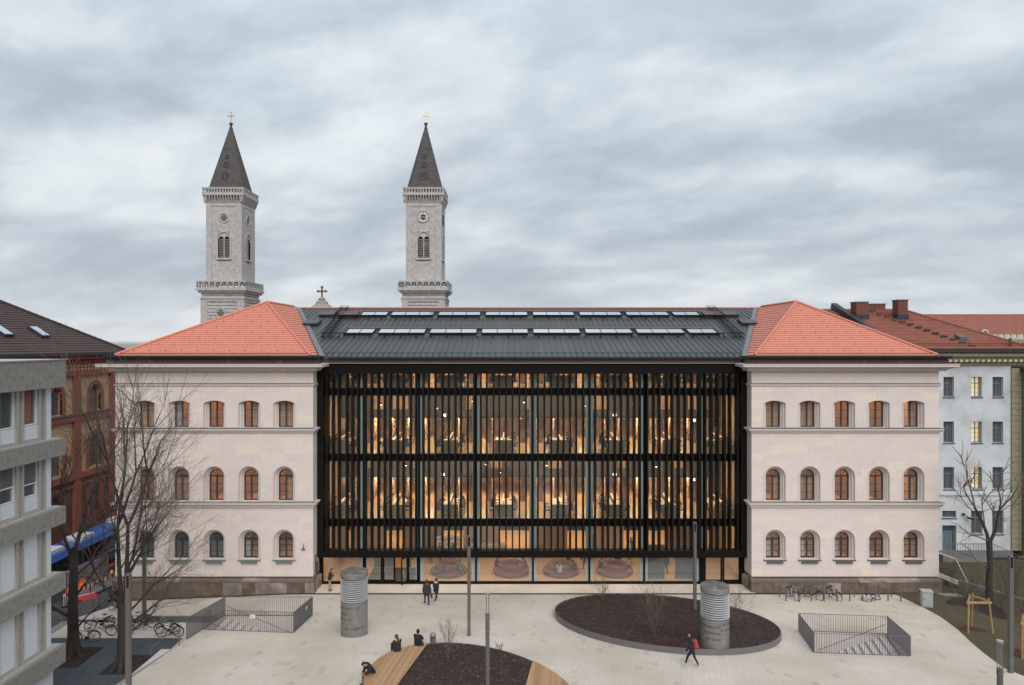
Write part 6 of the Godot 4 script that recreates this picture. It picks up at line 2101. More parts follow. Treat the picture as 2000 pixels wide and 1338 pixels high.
func church_tower(at: Vector3, label: String, clock: bool) -> void:
	var t := thing("church_tower", label, "tower", at, 0.0, "church towers")
	var wl := 9.5
	var wu := 7.8
	# the belfry shaft is built round its openings so that they are real recesses
	var lower := Shape.new()
	var y := 0.0
	while y < 30.6:
		var k := rng.randf_range(0.93, 1.05)
		lower.tint(Color(k, k, k))
		lower.box(Vector3(-wl / 2, y, -wl / 2), Vector3(wl / 2, y + 0.64, wl / 2))
		y += 0.75
	part(t, "lower_shaft", lower, M.tower_stone)
	var upper := Shape.new()
	y = 33.2
	while y < 51.4:
		for sx in [[-wu / 2, -1.32], [1.32, wu / 2]]:
			for sz in 2:
				var k := rng.randf_range(0.90, 1.06)
				upper.tint(Color(k, k, k))
				var z0: float = wu / 2 - 1.2 if sz == 0 else -wu / 2
				upper.box(Vector3(sx[0], y, z0), Vector3(sx[1], y + 0.65, z0 + 1.2))
		for sx in [-wu / 2, wu / 2 - 1.2]:
			for sz in [[-wu / 2 + 1.2, -1.32], [1.32, wu / 2 - 1.2]]:
				var k := rng.randf_range(0.90, 1.06)
				upper.tint(Color(k, k, k))
				upper.box(Vector3(sx, y, sz[0]), Vector3(sx + 1.2, y + 0.65, sz[1]))
		y += 0.655
	for r in [[33.2, 37.95], [44.35, 51.4]]:
		var yy: float = r[0]
		while yy < r[1] - 0.3:
			for sg in [-1, 1]:
				var k := rng.randf_range(0.90, 1.06)
				upper.tint(Color(k, k, k))
				upper.box(Vector3(-1.32, yy, sg * (wu / 2 - 0.6) - 0.6), Vector3(1.32, minf(yy + 0.65, r[1]), sg * (wu / 2 - 0.6) + 0.6))
				upper.box(Vector3(sg * (wu / 2 - 0.6) - 0.6, yy, -1.32), Vector3(sg * (wu / 2 - 0.6) + 0.6, minf(yy + 0.65, r[1]), 1.32))
			yy += 0.655
	part(t, "belfry_shaft", upper, M.tower_stone)
	# corner strips and friezes
	for s in [[-1, 1], [1, 1], [1, -1], [-1, -1]]:
		for z in [[wu, 33.2, 50.6, 1.25], [wl, 0.0, 29.2, 1.5]]:
			var c := Vector3(s[0] * (z[0] / 2 - z[3] / 2 + 0.10), 0, s[1] * (z[0] / 2 - z[3] / 2 + 0.10))
			part(t, "corner_strip", Shape.new().tint(Color(0.97, 0.97, 0.97)).box(Vector3(c.x - z[3] / 2, z[1], c.z - z[3] / 2), Vector3(c.x + z[3] / 2, z[2], c.z + z[3] / 2)), M.tower_stone)
	for z in [[wu, 50.0, 50.62, 0.11], [wl, 28.6, 29.22, 0.12], [wl, 29.2, 29.45, 0.3], [wl, 30.55, 31.0, 0.5], [wl, 31.0, 31.45, 0.9]]:
		var h: float = z[0] / 2 + z[3]
		part(t, "string_course", Shape.new().tint(Color(0.98, 0.98, 0.98)).box(Vector3(-h, z[1], -h), Vector3(h, z[2], h)), M.tower_stone)
	# lower balustrade: pierced panels
	var hb := wl / 2 + 0.75
	for y2 in [[31.45, 31.75], [32.85, 33.2]]:
		part(t, "balustrade_rail", Shape.new().tint(Color(0.90, 0.90, 0.90)).box(Vector3(-hb, y2[0], -hb), Vector3(hb, y2[1], hb)), M.tower_stone)
	var post := Shape.new().tint(Color(0.92, 0.92, 0.92)).box(Vector3(-0.14, 31.75, -0.14), Vector3(0.14, 32.85, 0.14)).mesh()
	var cross := Shape.new().tint(Color(0.90, 0.90, 0.90))
	cross.bar(Vector3(-0.6, 31.78, 0), Vector3(0.6, 32.82, 0), 0.14).bar(Vector3(-0.6, 32.82, 0), Vector3(0.6, 31.78, 0), 0.14)
	var cm := cross.mesh()
	for i in 9:
		var u := -hb + 0.15 + (2 * hb - 0.3) * i / 8.0
		for q in [Vector3(u, 0, hb - 0.15), Vector3(hb - 0.15, 0, u), Vector3(-hb + 0.15, 0, u)]:
			part(t, "balustrade_post", post, M.tower_stone, q)
		if i < 8:
			var v := u + (2 * hb - 0.3) / 16.0
			part(t, "balustrade_cross", cm, M.tower_stone, Vector3(v, 0, hb - 0.15))
			part(t, "balustrade_cross", cm, M.tower_stone, Vector3(hb - 0.15, 0, v)).rotation.y = PI / 2
	part(t, "balcony_floor", Shape.new().tint(Color.WHITE).box(Vector3(-hb + 0.1, 31.26, -hb + 0.1), Vector3(hb - 0.1, 31.7, hb - 0.1)), M.tower_stone)
	# corbelled top gallery
	var hc := wu / 2 + 0.75
	part(t, "gallery_floor", Shape.new().tint(Color.WHITE).box(Vector3(-hc, 52.4, -hc), Vector3(hc, 52.75, hc)), M.tower_stone)
	part(t, "gallery_core", Shape.new().tint(Color.WHITE).box(Vector3(-wu / 2, 51.4, -wu / 2), Vector3(wu / 2, 52.4, wu / 2)), M.tower_stone)
	var cb := Shape.new().tint(Color(0.95, 0.94, 0.93)).hexa([Vector3(-0.14, 50.7, 0), Vector3(-0.14, 50.9, 0.15), Vector3(0.14, 50.9, 0.15), Vector3(0.14, 50.7, 0), Vector3(-0.14, 52.4, 0), Vector3(-0.14, 52.4, 0.72), Vector3(0.14, 52.4, 0.72), Vector3(0.14, 52.4, 0)]).mesh()
	for i in 15:
		var u := -wu / 2 - 0.4 + (wu + 0.8) * i / 14.0
		part(t, "corbel", cb, M.tower_stone, Vector3(u, 0, wu / 2))
		part(t, "corbel", cb, M.tower_stone, Vector3(wu / 2, 0, u)).rotation.y = PI / 2
		part(t, "corbel", cb, M.tower_stone, Vector3(-wu / 2, 0, u)).rotation.y = -PI / 2
	# gallery parapet: posts and rails with gaps
	for y2 in [[52.75, 53.05], [53.75, 54.15]]:
		for sg in [-1, 1]:
			part(t, "gallery_rail", Shape.new().tint(Color(0.90, 0.89, 0.88)).box(Vector3(-hc, y2[0], sg * (hc - 0.15) - 0.15), Vector3(hc, y2[1], sg * (hc - 0.15) + 0.15)), M.tower_stone)
			part(t, "gallery_rail", Shape.new().tint(Color(0.90, 0.89, 0.88)).box(Vector3(sg * (hc - 0.15) - 0.15, y2[0], -hc + 0.3), Vector3(sg * (hc - 0.15) + 0.15, y2[1], hc - 0.3)), M.tower_stone)
	var gp := Shape.new().tint(Color(0.88, 0.87, 0.86)).box(Vector3(-0.17, 53.05, -0.1), Vector3(0.17, 53.75, 0.1)).mesh()
	for i in 15:
		var u := -hc + 0.25 + (2 * hc - 0.5) * i / 14.0
		part(t, "gallery_post", gp, M.tower_stone, Vector3(u, 0, hc - 0.15))
		part(t, "gallery_post", gp, M.tower_stone, Vector3(hc - 0.15, 0, u)).rotation.y = PI / 2
	# square spire with cut corners, of weathered stone in courses
	var base := [Vector2(-3.15, 4.3), Vector2(3.15, 4.3), Vector2(4.3, 3.15), Vector2(4.3, -3.15), Vector2(3.15, -4.3), Vector2(-3.15, -4.3), Vector2(-4.3, -3.15), Vector2(-4.3, 3.15)]
	var sp := Shape.new()
	var levels := 26
	for i in levels:
		var a := i / float(levels)
		var b := (i + 1) / float(levels)
		var k := rng.randf_range(0.85, 1.12)
		if i == levels - 2:
			k = 1.9
		sp.tint(Color(k, k, k))
		var r0 := lerpf(1.0, 0.075, a)
		var r1 := lerpf(1.0, 0.075, b)
		var ya := lerpf(52.7, 68.6, a)
		var yb := lerpf(52.7, 68.6, b)
		for j in 8:
			var p: Vector2 = base[j]
			var q: Vector2 = base[(j + 1) % 8]
			sp.quad(Vector3(p.x * r0, ya, p.y * r0), Vector3(q.x * r0, ya, q.y * r0), Vector3(q.x * r1, yb, q.y * r1), Vector3(p.x * r1, yb, p.y * r1))
	var spo := part(t, "spire", sp, M.spire_stone)
	# carved roundels on the spire's front
	for q in [[57.0, 0.85], [59.7, 0.62], [61.6, 0.45]]:
		var a: float = (q[0] - 52.7) / 15.9
		var r: float = lerpf(4.3, 0.32, a)
		var ring := Shape.new().tint(Color(0.95, 0.95, 0.95))
		var pts := []
		var rr := []
		for i in 15:
			pts.append(Vector3(cos(TAU * i / 14) * q[1], sin(TAU * i / 14) * q[1], 0))
			rr.append(0.13)
		ring.tube(pts, rr, 6, false)
		for i in 4:
			ring.bar(Vector3.ZERO, Vector3(cos(PI * i / 4), sin(PI * i / 4), 0) * q[1], 0.10).bar(Vector3.ZERO, -Vector3(cos(PI * i / 4), sin(PI * i / 4), 0) * q[1], 0.10)
		var o := part(spo, "roundel", ring, M.spire_stone, Vector3(0, q[0], r + 0.05))
		o.rotation.x = -atan2(3.98, 15.9)
	var fin := part(t, "finial", Shape.new().tint(Color(2.2, 2.2, 2.2)).lathe([Vector2(0.30, 68.3), Vector2(0.42, 68.7), Vector2(0.28, 68.9), Vector2(0.26, 69.4), Vector2(0.45, 69.7), Vector2(0.40, 69.9), Vector2(0.0, 70.0)], 12), M.spire_stone)
	var cr := Shape.new()
	cr.bar(Vector3(0, 69.9, 0), Vector3(0, 72.3, 0), 0.16).bar(Vector3(-0.65, 71.5, 0), Vector3(0.65, 71.5, 0), 0.16)
	for q in [Vector3(-0.7, 71.5, 0), Vector3(0.7, 71.5, 0), Vector3(0, 72.35, 0)]:
		cr.cbox(q, Vector3(0.26, 0.26, 0.2))
	part(t, "cross", cr, M.gold)
	tower_window(t, wu, 0, 38.5, 44.2)
	for f in range(1, 4):
		tower_window(t, wu, f, 38.5, 44.2)
	if clock:
		for f in 2:
			var d := Node3D.new()
			var face := Shape.new()
			face.lathe([Vector2(0.66, 0.0), Vector2(1.18, 0.0)], 36)
			var cf := part(t, "clock_face", Shape.new().lathe([Vector2(1.18, 0.0), Vector2(1.18, 0.10), Vector2(0.0, 0.10)], 36), M.clock_white)
			cf.transform = Transform3D(Basis(Vector3.RIGHT, PI / 2), Vector3(-0.1, 47.55, wu / 2 + 0.004)) if f == 0 else Transform3D(Basis(Vector3.UP, PI / 2) * Basis(Vector3.RIGHT, PI / 2), Vector3(wu / 2 + 0.004, 47.55, 0))
			part(cf, "rim", Shape.new().lathe([Vector2(1.18, 0.0), Vector2(1.26, 0.0), Vector2(1.26, 0.16), Vector2(1.18, 0.16), Vector2(1.18, 0.1)], 36), M.letter_black)
			part(cf, "centre_disc", Shape.new().lathe([Vector2(0.64, 0.1), Vector2(0.64, 0.13), Vector2(0.0, 0.13)], 30), M.letter_black)
			for i in 12:
				var a := TAU * i / 12
				var v := Vector3(sin(a), 0, -cos(a))
				part(cf, "hour_mark", Shape.new().bar(v * 0.74 + Vector3.UP * 0.125, v * 1.08 + Vector3.UP * 0.125, 0.13, 0.05), M.letter_black)
			part(cf, "hand", Shape.new().bar(Vector3(-0.98, 0.18, 0.10), Vector3(0.3, 0.18, -0.03), 0.11, 0.03), M.gold)
			part(cf, "hand", Shape.new().bar(Vector3(-0.25, 0.2, -0.05), Vector3(0.80, 0.2, 0.16), 0.14, 0.03), M.gold)
	else:
		for f in 2:
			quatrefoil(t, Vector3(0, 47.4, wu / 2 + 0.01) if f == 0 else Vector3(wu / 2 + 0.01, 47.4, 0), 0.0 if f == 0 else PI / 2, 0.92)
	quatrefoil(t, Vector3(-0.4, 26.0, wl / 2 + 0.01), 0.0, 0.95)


func quatrefoil(t: Node3D, at: Vector3, turn: float, r: float) -> void:
	var s := Shape.new().tint(Color(1.05, 1.05, 1.05))
	var pts := []
	var rr := []
	for i in 21:
		pts.append(Vector3(cos(TAU * i / 20) * r * 1.15, sin(TAU * i / 20) * r * 1.15, 0))
		rr.append(0.16)
	s.tube(pts, rr, 6, false)
	var o := part(t, "round_window", s, M.tower_stone, at)
	o.rotation.y = turn
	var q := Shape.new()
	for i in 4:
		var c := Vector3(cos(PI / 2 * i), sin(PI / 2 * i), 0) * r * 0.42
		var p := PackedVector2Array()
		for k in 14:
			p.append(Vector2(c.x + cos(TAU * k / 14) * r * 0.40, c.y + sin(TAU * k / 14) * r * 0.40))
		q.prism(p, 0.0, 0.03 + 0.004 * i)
	part(o, "recess_shade_disc", q, M.louvre_wood_and_shade)  # flat dark discs on the wall, a recess's shade painted as colour


func build_church() -> void:
	church_tower(Vector3(-64.6, 0, -104.9), "church tower with quatrefoil windows behind the tiled wing roof", false)
	church_tower(Vector3(-19.8, 0, -104.9), "church tower with a white clock behind the zinc roof", true)
	var g := thing("gable_pinnacle", "carved stone gable top with a cross between the church towers", "pinnacle", Vector3(-41.8, 0, -98.0))
	var body := Shape.new().tint(Color(0.75, 0.64, 0.73))
	body.prism(PackedVector2Array([Vector2(-9.0, 18.0), Vector2(9.0, 18.0), Vector2(2.3, 26.4), Vector2(1.3, 27.3), Vector2(-1.3, 27.3), Vector2(-2.3, 26.4)]), -0.8, 0.8)
	part(g, "gable", body, M.tower_stone)
	part(g, "knob", Shape.new().tint(Color(0.62, 0.61, 0.60)).lathe([Vector2(2.9, 26.4), Vector2(2.5, 27.1), Vector2(1.9, 27.6), Vector2(1.4, 27.9), Vector2(1.25, 28.4), Vector2(0.7, 28.7), Vector2(0.8, 29.0), Vector2(0.4, 29.4), Vector2(0.2, 29.5)], 14), M.tower_stone)
	var c := Shape.new().tint(Color(0.30, 0.30, 0.30))
	c.bar(Vector3(0, 29.2, 0), Vector3(0, 31.5, 0), 0.32).bar(Vector3(-0.8, 30.7, 0), Vector3(0.8, 30.7, 0), 0.32)
	for q in [Vector3(-0.85, 30.7, 0), Vector3(0.85, 30.7, 0), Vector3(0, 31.6, 0)]:
		c.cbox(q, Vector3(0.5, 0.5, 0.36))
	part(g, "cross", c, M.tower_stone)
	var nave := thing("church_nave", "church nave roof standing between the towers", "building", Vector3(-42, 0, -118))
	part(nave, "wall", Shape.new().tint(Color.WHITE).box(Vector3(-17, 0, -40), Vector3(17, 17, 12)), M.tower_stone)
	part(nave, "roof", Shape.new().tint(Color.WHITE).hexa([Vector3(-17.5, 17, -40), Vector3(-17.5, 17, 12.4), Vector3(17.5, 17, 12.4), Vector3(17.5, 17, -40), Vector3(-0.1, 25, -40), Vector3(-0.1, 25, 12.4), Vector3(0.1, 25, 12.4), Vector3(0.1, 25, -40)]), M.roof_tile_old)


# ---------------------------------------------------------------- ground, courtyard, street
var bed_far := PackedVector2Array()     # outlines in x and z
var bed_near := PackedVector2Array()
var pit_w := PackedVector2Array([Vector2(-19.55, 6.9), Vector2(-13.6, 6.9), Vector2(-13.6, 11.0), Vector2(-19.55, 10.3)])
var pit_e := PackedVector2Array([Vector2(18.0, 10.6), Vector2(23.2, 11.3), Vector2(22.2, 15.5), Vector2(17.1, 14.9)])
var yard := PackedVector2Array()


func blob(c: Vector2, sx: float, sz: float, cov: float, n := 72) -> PackedVector2Array:
	# ellipse with the given extents in x and z, leaning by cov
	var out := PackedVector2Array()
	var k := sqrt(maxf(sz * sz - cov * cov / (sx * sx), 0.1))
	for i in n:
		var a := TAU * i / n
		out.append(c + Vector2(sx * cos(a), cov / sx * cos(a) + k * sin(a)))
	return out


func slab_on_slope(s: Shape, poly: PackedVector2Array, top: float, thick: float) -> void:   # poly in x and z, laid on the slope
	var p := poly
	if Geometry2D.is_polygon_clockwise(p):
		p = p.duplicate()
		p.reverse()
	var idx := Geometry2D.triangulate_polygon(p)
	var up := []
	var dn := []
	for q in p:
		var y := ground_y(q.y, q.x) + top
		up.append(Vector3(q.x, y, q.y))
		dn.append(Vector3(q.x, y - thick, q.y))
	for i in range(0, idx.size(), 3):
		var a: Vector3 = up[idx[i]]
		var b: Vector3 = up[idx[i + 1]]
		var c: Vector3 = up[idx[i + 2]]
		if (b - a).cross(c - a).y > 0:
			s.tri(a, b, c)
		else:
			s.tri(a, c, b)
	if thick > 0:
		for i in p.size():
			var j := (i + 1) % p.size()
			s.quad(dn[j], dn[i], up[i], up[j])


func build_ground() -> void:
	var g := Shape.new()
	var r := 620.0
	# far ground with a gap where the courtyard's stair pits go down
	g.quad(Vector3(-r, -1.6, r), Vector3(r, -1.6, r), Vector3(r, -1.6, -r), Vector3(-r, -1.6, -r))
	setting("ground", g, M.field)
	bed_far = blob(Vector2(9.8, 8.6), 6.9, 6.75, 10.3)
	bed_near = blob(Vector2(-2.1, 21.4), 5.2, 7.0, 12.0)
	# courtyard outline (x, z): apron edge, lawn edge, front, step edge, street edge
	yard = PackedVector2Array([Vector2(-29.6, 0.80), Vector2(29.6, 0.80), Vector2(29.5, 1.4), Vector2(29.35, 4.5), Vector2(29.0, 7.25), Vector2(28.2, 10.3), Vector2(27.4, 12.6), Vector2(26.7, 14.85), Vector2(26.05, 17.4), Vector2(26.2, 18.5), Vector2(27.0, 20.5), Vector2(29, 23), Vector2(30, 34), Vector2(-18.6, 34), Vector2(-19.62, 12.6), Vector2(-19.62, 7.8), Vector2(-29.4, 7.8)])
	var holes := [pit_w, pit_e, bed_far, bed_near]
	# mortar bed under the pavers, in cells so that it follows the slope
	var base := Shape.new()
	var z := 0.5
	while z < 34:
		var x := -30.0
		while x < 30.5:
			var bits: Array = Geometry2D.intersect_polygons(yard, PackedVector2Array([Vector2(x, z), Vector2(x + 3.05, z), Vector2(x + 3.05, z + 1.0), Vector2(x, z + 1.0)]))
			for h in [pit_w, pit_e]:
				var next := []
				for b in bits:
					for c in Geometry2D.clip_polygons(b, h):
						next.append(c)
				bits = next
			for b in bits:
				slab_on_slope(base, b, -0.02, 0.0)
			x += 3.05
		z += 1.0
	setting("courtyard", base, M.paver_bed)
	# pavers: the largest in view singly, the rest as one mass
	var rest := Shape.new()
	rest.tinted = true
	var singles := []
	var yd := setting_node("courtyard_paving")
	z = 0.81
	var row := 0
	while z < 26.0:
		var zl := 0.60
		var x := -29.6 + (0.15 if row % 2 else 0.0)
		while x < 30.0:
			var w := 0.30
			var rect := PackedVector2Array([Vector2(x, z), Vector2(x + w - 0.006, z), Vector2(x + w - 0.006, z + zl - 0.006), Vector2(x, z + zl - 0.006)])
			var mid := Vector2(x + w / 2, z + zl / 2)
			x += w
			if absf(mid.x) > (54.0 - z) * 0.76:
				continue
			var bits: Array = [rect]
			var edge := false
			var inn := 0
			for q in rect:
				if Geometry2D.is_point_in_polygon(q, yard):
					inn += 1
			if inn == 0:
				continue
			if inn < 4:
				bits = Geometry2D.intersect_polygons(rect, yard)
			for h in holes:
				var any := 0
				for q in rect:
					if Geometry2D.is_point_in_polygon(q, h):
						any += 1
				if any == 4:
					bits = []
				elif any > 0:
					var next := []
					for b in bits:
						for c in Geometry2D.clip_polygons(b, h):
							next.append(c)
					bits = next
			if bits.is_empty():
				continue
			var t := 1.0 + rng.randf_range(-0.035, 0.03)
			if rng.randf() < 0.03:
				t *= 0.86
			var tone := Color(t, t * rng.randf_range(0.985, 1.01), t * rng.randf_range(0.96, 1.02))
			var lift := rng.randf_range(-0.0015, 0.0015)
			if z > 19.6 and z < 21.5 and mid.x > 3.0 and mid.x < 25.0 and singles.size() < 300:
				var s := Shape.new().tint(tone)
				for b in bits:
					slab_on_slope(s, b, lift, 0.03)
				singles.append(part(yd, "paver", s, M.paver))
			else:
				rest.col = tone
				for b in bits:
					slab_on_slope(rest, b, lift, 0.03)
		z += zl
		row += 1
	var ms := part(yd, "paver_field", rest, M.paver)
	ms.set_meta("kind", "stuff")
	# flat apron before the glass, drain slot in front of it
	var ap := Shape.new()
	ap.box(Vector3(-15.3, -0.3, -1.62), Vector3(18.5, -0.02, 0.36))
	setting("apron", ap, M.paver_bed)
	var apn := setting_node("apron_paving")
	var ax := -15.3
	var apm := []
	for i in 4:
		var t: float = [1.08, 1.12, 1.04, 1.10][i]
		apm.append(Shape.new().tint(Color(t, t, t)).box(Vector3(0, -0.03, 0), Vector3(0.592, 0.0, 0.642)).mesh())
	while ax < 18.3:
		for k in 3:
			part(apn, "apron_slab", apm[rng.randi() % 4], M.paver, Vector3(ax, rng.randf_range(-0.001, 0.001), -1.61 + k * 0.65))
		ax += 0.6
	var dr := Shape.new()
	for i in 24:
		var x0 := -30.5 + i * 2.6
		var x1 := x0 + 2.6
		var y0 := ground_y(0.5, x0)
		var y1 := ground_y(0.5, x1)
		dr.hexa([Vector3(x0, y0 - 0.1, 0.79), Vector3(x1, y1 - 0.1, 0.79), Vector3(x1, y1 - 0.1, 0.37), Vector3(x0, y0 - 0.1, 0.37), Vector3(x0, y0 + 0.025, 0.79), Vector3(x1, y1 + 0.025, 0.79), Vector3(x1, y1 - 0.010, 0.37), Vector3(x0, y0 - 0.010, 0.37)])
	setting("drain_channel", dr, M.drain)
	# lower terrace by the office block: pale strip with bicycles, then dark slabs
	setting("lower_terrace", Shape.new().box(Vector3(-29.5, 0.2, 7.82), Vector3(-19.64, 0.72, 40)), M.paver_bed)
	var lt := setting_node("lower_terrace_paving")
	var pale := Shape.new().tint(Color.WHITE)
	pale.box(Vector3(-29.5, 0.722, 7.85), Vector3(-19.66, 0.75, 10.28))
	part(lt, "pale_strip", pale, M.paver)
	var dz := 10.30
	var kk := 0
	while dz < 30:
		var dx := -29.4 + (0.7 if kk % 2 else 0.0)
		while dx < -20.85:
			var de := minf(dx + 1.4, -20.84)
			part(lt, "dark_slab", Shape.new().box(Vector3(dx + 0.006, 0.70, dz + 0.006), Vector3(de - 0.006, 0.75 + rng.randf_range(-0.003, 0.002), dz + 0.794)), M.dark_slab)
			dx = de
		dz += 0.8
		kk += 1
	# soil squares round the two trees, sunk in the slabs
	part(lt, "tree_soil", Shape.new().box(Vector3(-23.3, 0.70, 12.7), Vector3(-21.3, 0.762, 15.1)), M.soil)
	part(lt, "tree_soil", Shape.new().box(Vector3(-27.7, 0.70, 11.6), Vector3(-25.0, 0.763, 14.3)), M.soil)
	# broad pale step up to the courtyard, with its riser and grey retaining wall
	var st := thing("terrace_steps", "broad pale concrete steps between dark paving and courtyard", "steps", Vector3(-20.3, 0.72, 16))
	part(st, "step", Shape.new().hexa([Vector3(-0.75, 0, 14), Vector3(0.72, 0, 14), Vector3(0.72, 0, -2.7), Vector3(-0.35, 0, -2.7), Vector3(-0.75, 0.66, 14), Vector3(0.72, 0.66, 14), Vector3(0.72, 0.66, -2.7), Vector3(-0.35, 0.66, -2.7)]), M.concrete_white)
	part(st, "riser", Shape.new().hexa([Vector3(0.62, 0, 18), Vector3(1.7, 0, 18), Vector3(0.75, 0, -3.4), Vector3(0.62, 0, -3.4), Vector3(0.62, ground_y(34) - 0.76, 18), Vector3(1.7, ground_y(34) - 0.76, 18), Vector3(0.75, ground_y(12.6) - 0.76, -3.4), Vector3(0.62, ground_y(12.6) - 0.76, -3.4)]), M.kerb_stone)
	var wl := thing("low_wall", "low grey wall behind the parked bicycles", "wall", Vector3(-22.6, 0.75, 7.75))
	part(wl, "wall_body", Shape.new().box(Vector3(-2.2, -0.4, -0.12), Vector3(2.95, 0.36, 0.10)), M.pole_steel)
	part(wl, "wall_end", Shape.new().box(Vector3(-4.0, -0.4, -0.12), Vector3(-2.21, 0.30, 0.14)), M.concrete_white)
	# street with kerb
	setting("street", Shape.new().box(Vector3(-43.8, -1.5, -120), Vector3(-30.1, -0.5, 60)), M.asphalt)
	setting("street_kerb", Shape.new().box(Vector3(-30.1, -1.5, -40), Vector3(-29.45, -0.36, 7.8)), M.kerb_stone)
	setting("terrace_kerb", Shape.new().box(Vector3(-30.1, -1.5, 7.8), Vector3(-29.5, 0.78, 40)), M.kerb_stone)
	# lawn on the right, falling to a shaded garden
	var lw := Shape.new()
	var edge := PackedVector2Array([Vector2(29.6, -1.0), Vector2(29.5, 1.4), Vector2(29.35, 4.5), Vector2(29.0, 7.25), Vector2(28.2, 10.3), Vector2(27.4, 12.6), Vector2(26.7, 14.85), Vector2(26.05, 17.4), Vector2(26.2, 18.5), Vector2(27.0, 20.5), Vector2(29, 23), Vector2(30, 34)])
	for i in edge.size() - 1:
		for k in 7:
			var q := []
			for e in [[i, k], [i + 1, k], [i + 1, k + 1], [i, k + 1]]:
				var p := edge[e[0]]
				var off: float = [-0.02, 0.8, 1.8, 3.0, 4.2, 6.0, 9.0, 14.0][e[1]]
				var drop: float = [0.0, 0.0, 0.05, 0.12, 0.5, 1.2, 1.9, 2.2][e[1]] * clampf((p.y + 1.0) / 12.0, 0.15, 1.0)
				var bump := 0.05 * sin(p.y * 1.7 + off * 2.3) if e[1] > 0 else 0.0
				q.append(Vector3(p.x + off, ground_y(p.y, p.x) - 0.015 - drop + bump, p.y))
			lw.quad(q[0], q[1], q[2], q[3])
	setting("lawn", lw, M.lawn)
	setting("garden", Shape.new().box(Vector3(29.6, -1.5, -9.4), Vector3(60, -0.42, -0.9)), M.lawn)
	setting("wing_path", Shape.new().box(Vector3(29.7, -0.5, 0.36), Vector3(34.6, -0.02, 0.95)), M.kerb_stone)
	setting("mulch_bed", Shape.new().lathe([Vector2(1.9, -0.2), Vector2(1.7, 0.06), Vector2(0.0, 0.12)], 22, Vector3(33.4, 0.36, 4.2)), M.soil)


func setting_node(called: String) -> Node3D:
	var o := Node3D.new()
	o.name = numbered(called)
	add_child(o)
	o.set_meta("kind", "structure")
	return o


# raised bed: steel rim following an outline, soil filling
func raised_bed(called: String, label: String, outline: PackedVector2Array, h: float, soil_cut: Array) -> Node3D:
	var b := thing(called, label, "planter", Vector3.ZERO, 0.0, "raised round beds")
	var inner: PackedVector2Array = Geometry2D.offset_polygon(outline, -0.05)[0]
	var rim := Shape.new()
	for i in outline.size():
		var j := (i + 1) % outline.size()
		var p := outline[i]
		var q := outline[j]
		var y0 := ground_y(p.y, p.x)
		var y1 := ground_y(q.y, q.x)
		var a := Vector3(p.x, y0 - 0.1, p.y)
		var c := Vector3(q.x, y1 - 0.1, q.y)
		var a2 := Vector3(p.x, y0 + h, p.y)
		var c2 := Vector3(q.x, y1 + h, q.y)
		var cen := Vector2(0, 0)
		for o in outline:
			cen += o
		cen /= outline.size()
		var ia := p + (cen - p).normalized() * 0.06
		var ic := q + (cen - q).normalized() * 0.06
		var a3 := Vector3(ia.x, y0 + h, ia.y)
		var c3 := Vector3(ic.x, y1 + h, ic.y)
		var a4 := Vector3(ia.x, y0 + h - 0.2, ia.y)
		var c4 := Vector3(ic.x, y1 + h - 0.2, ic.y)
		s_quad(rim, c, a, a2, c2)
		s_quad(rim, c2, a2, a3, c3)
		s_quad(rim, c3, a3, a4, c4)
	part(b, "steel_rim", rim, M.grey_steel)
	# soil in a fine grid with a few lumps
	var soil := Shape.new()
	var box := Rect2(outline[0], Vector2.ZERO)
	for q in outline:
		box = box.expand(q)
	var n := FastNoiseLite.new()
	n.seed = 3
	n.frequency = 1.6
	var step := 0.24
	var x := box.position.x
	while x < box.end.x:
		var z := box.position.y
		while z < box.end.y:
			var bits: Array = Geometry2D.intersect_polygons(inner, PackedVector2Array([Vector2(x, z), Vector2(x + step, z), Vector2(x + step, z + step), Vector2(x, z + step)]))
			for c in soil_cut:
				var next := []
				for bit in bits:
					for k in Geometry2D.clip_polygons(bit, c):
						next.append(k)
				bits = next
			for bit in bits:
				var idx := Geometry2D.triangulate_polygon(bit)
				for i in range(0, idx.size(), 3):
					var t := []
					for k in 3:
						var q: Vector2 = bit[idx[i + k]]
						t.append(Vector3(q.x, ground_y(q.y, q.x) + h - 0.05 + n.get_noise_2d(q.x * 1.3, q.y * 1.3) * 0.085, q.y))
					if ((t[1] - t[0]) as Vector3).cross(t[2] - t[0]).y > 0:
						soil.tri(t[0], t[1], t[2])
					else:
						soil.tri(t[0], t[2], t[1])
			z += step
		x += step
	part(b, "soil", soil, M.soil)
	# bark chips and dead stems strewn over the soil
	var chips := Shape.new()
	var cr := RandomNumberGenerator.new()
	cr.seed = 41
	for i in 1500:
		var q := Vector2(cr.randf_range(box.position.x, box.end.x), cr.randf_range(box.position.y, box.end.y))
		if not Geometry2D.is_point_in_polygon(q, inner):
			continue
		var free := true
		for c in soil_cut:
			if Geometry2D.is_point_in_polygon(q, c):
				free = false
		if free:
			var a := cr.randf() * TAU
			var p3 := Vector3(q.x, ground_y(q.y, q.x) + h - 0.03 + n.get_noise_2d(q.x * 1.3, q.y * 1.3) * 0.085, q.y)
			chips.bar(p3, p3 + Vector3(cos(a), cr.randf_range(-0.1, 0.3), sin(a)) * cr.randf_range(0.05, 0.16), 0.02, 0.014)
	part(b, "bark_chips", chips, M.twig).set_meta("kind", "stuff")
	return b


func s_quad(s: Shape, a: Vector3, b: Vector3, c: Vector3, d: Vector3) -> void:
	s.quad(a, b, c, d)


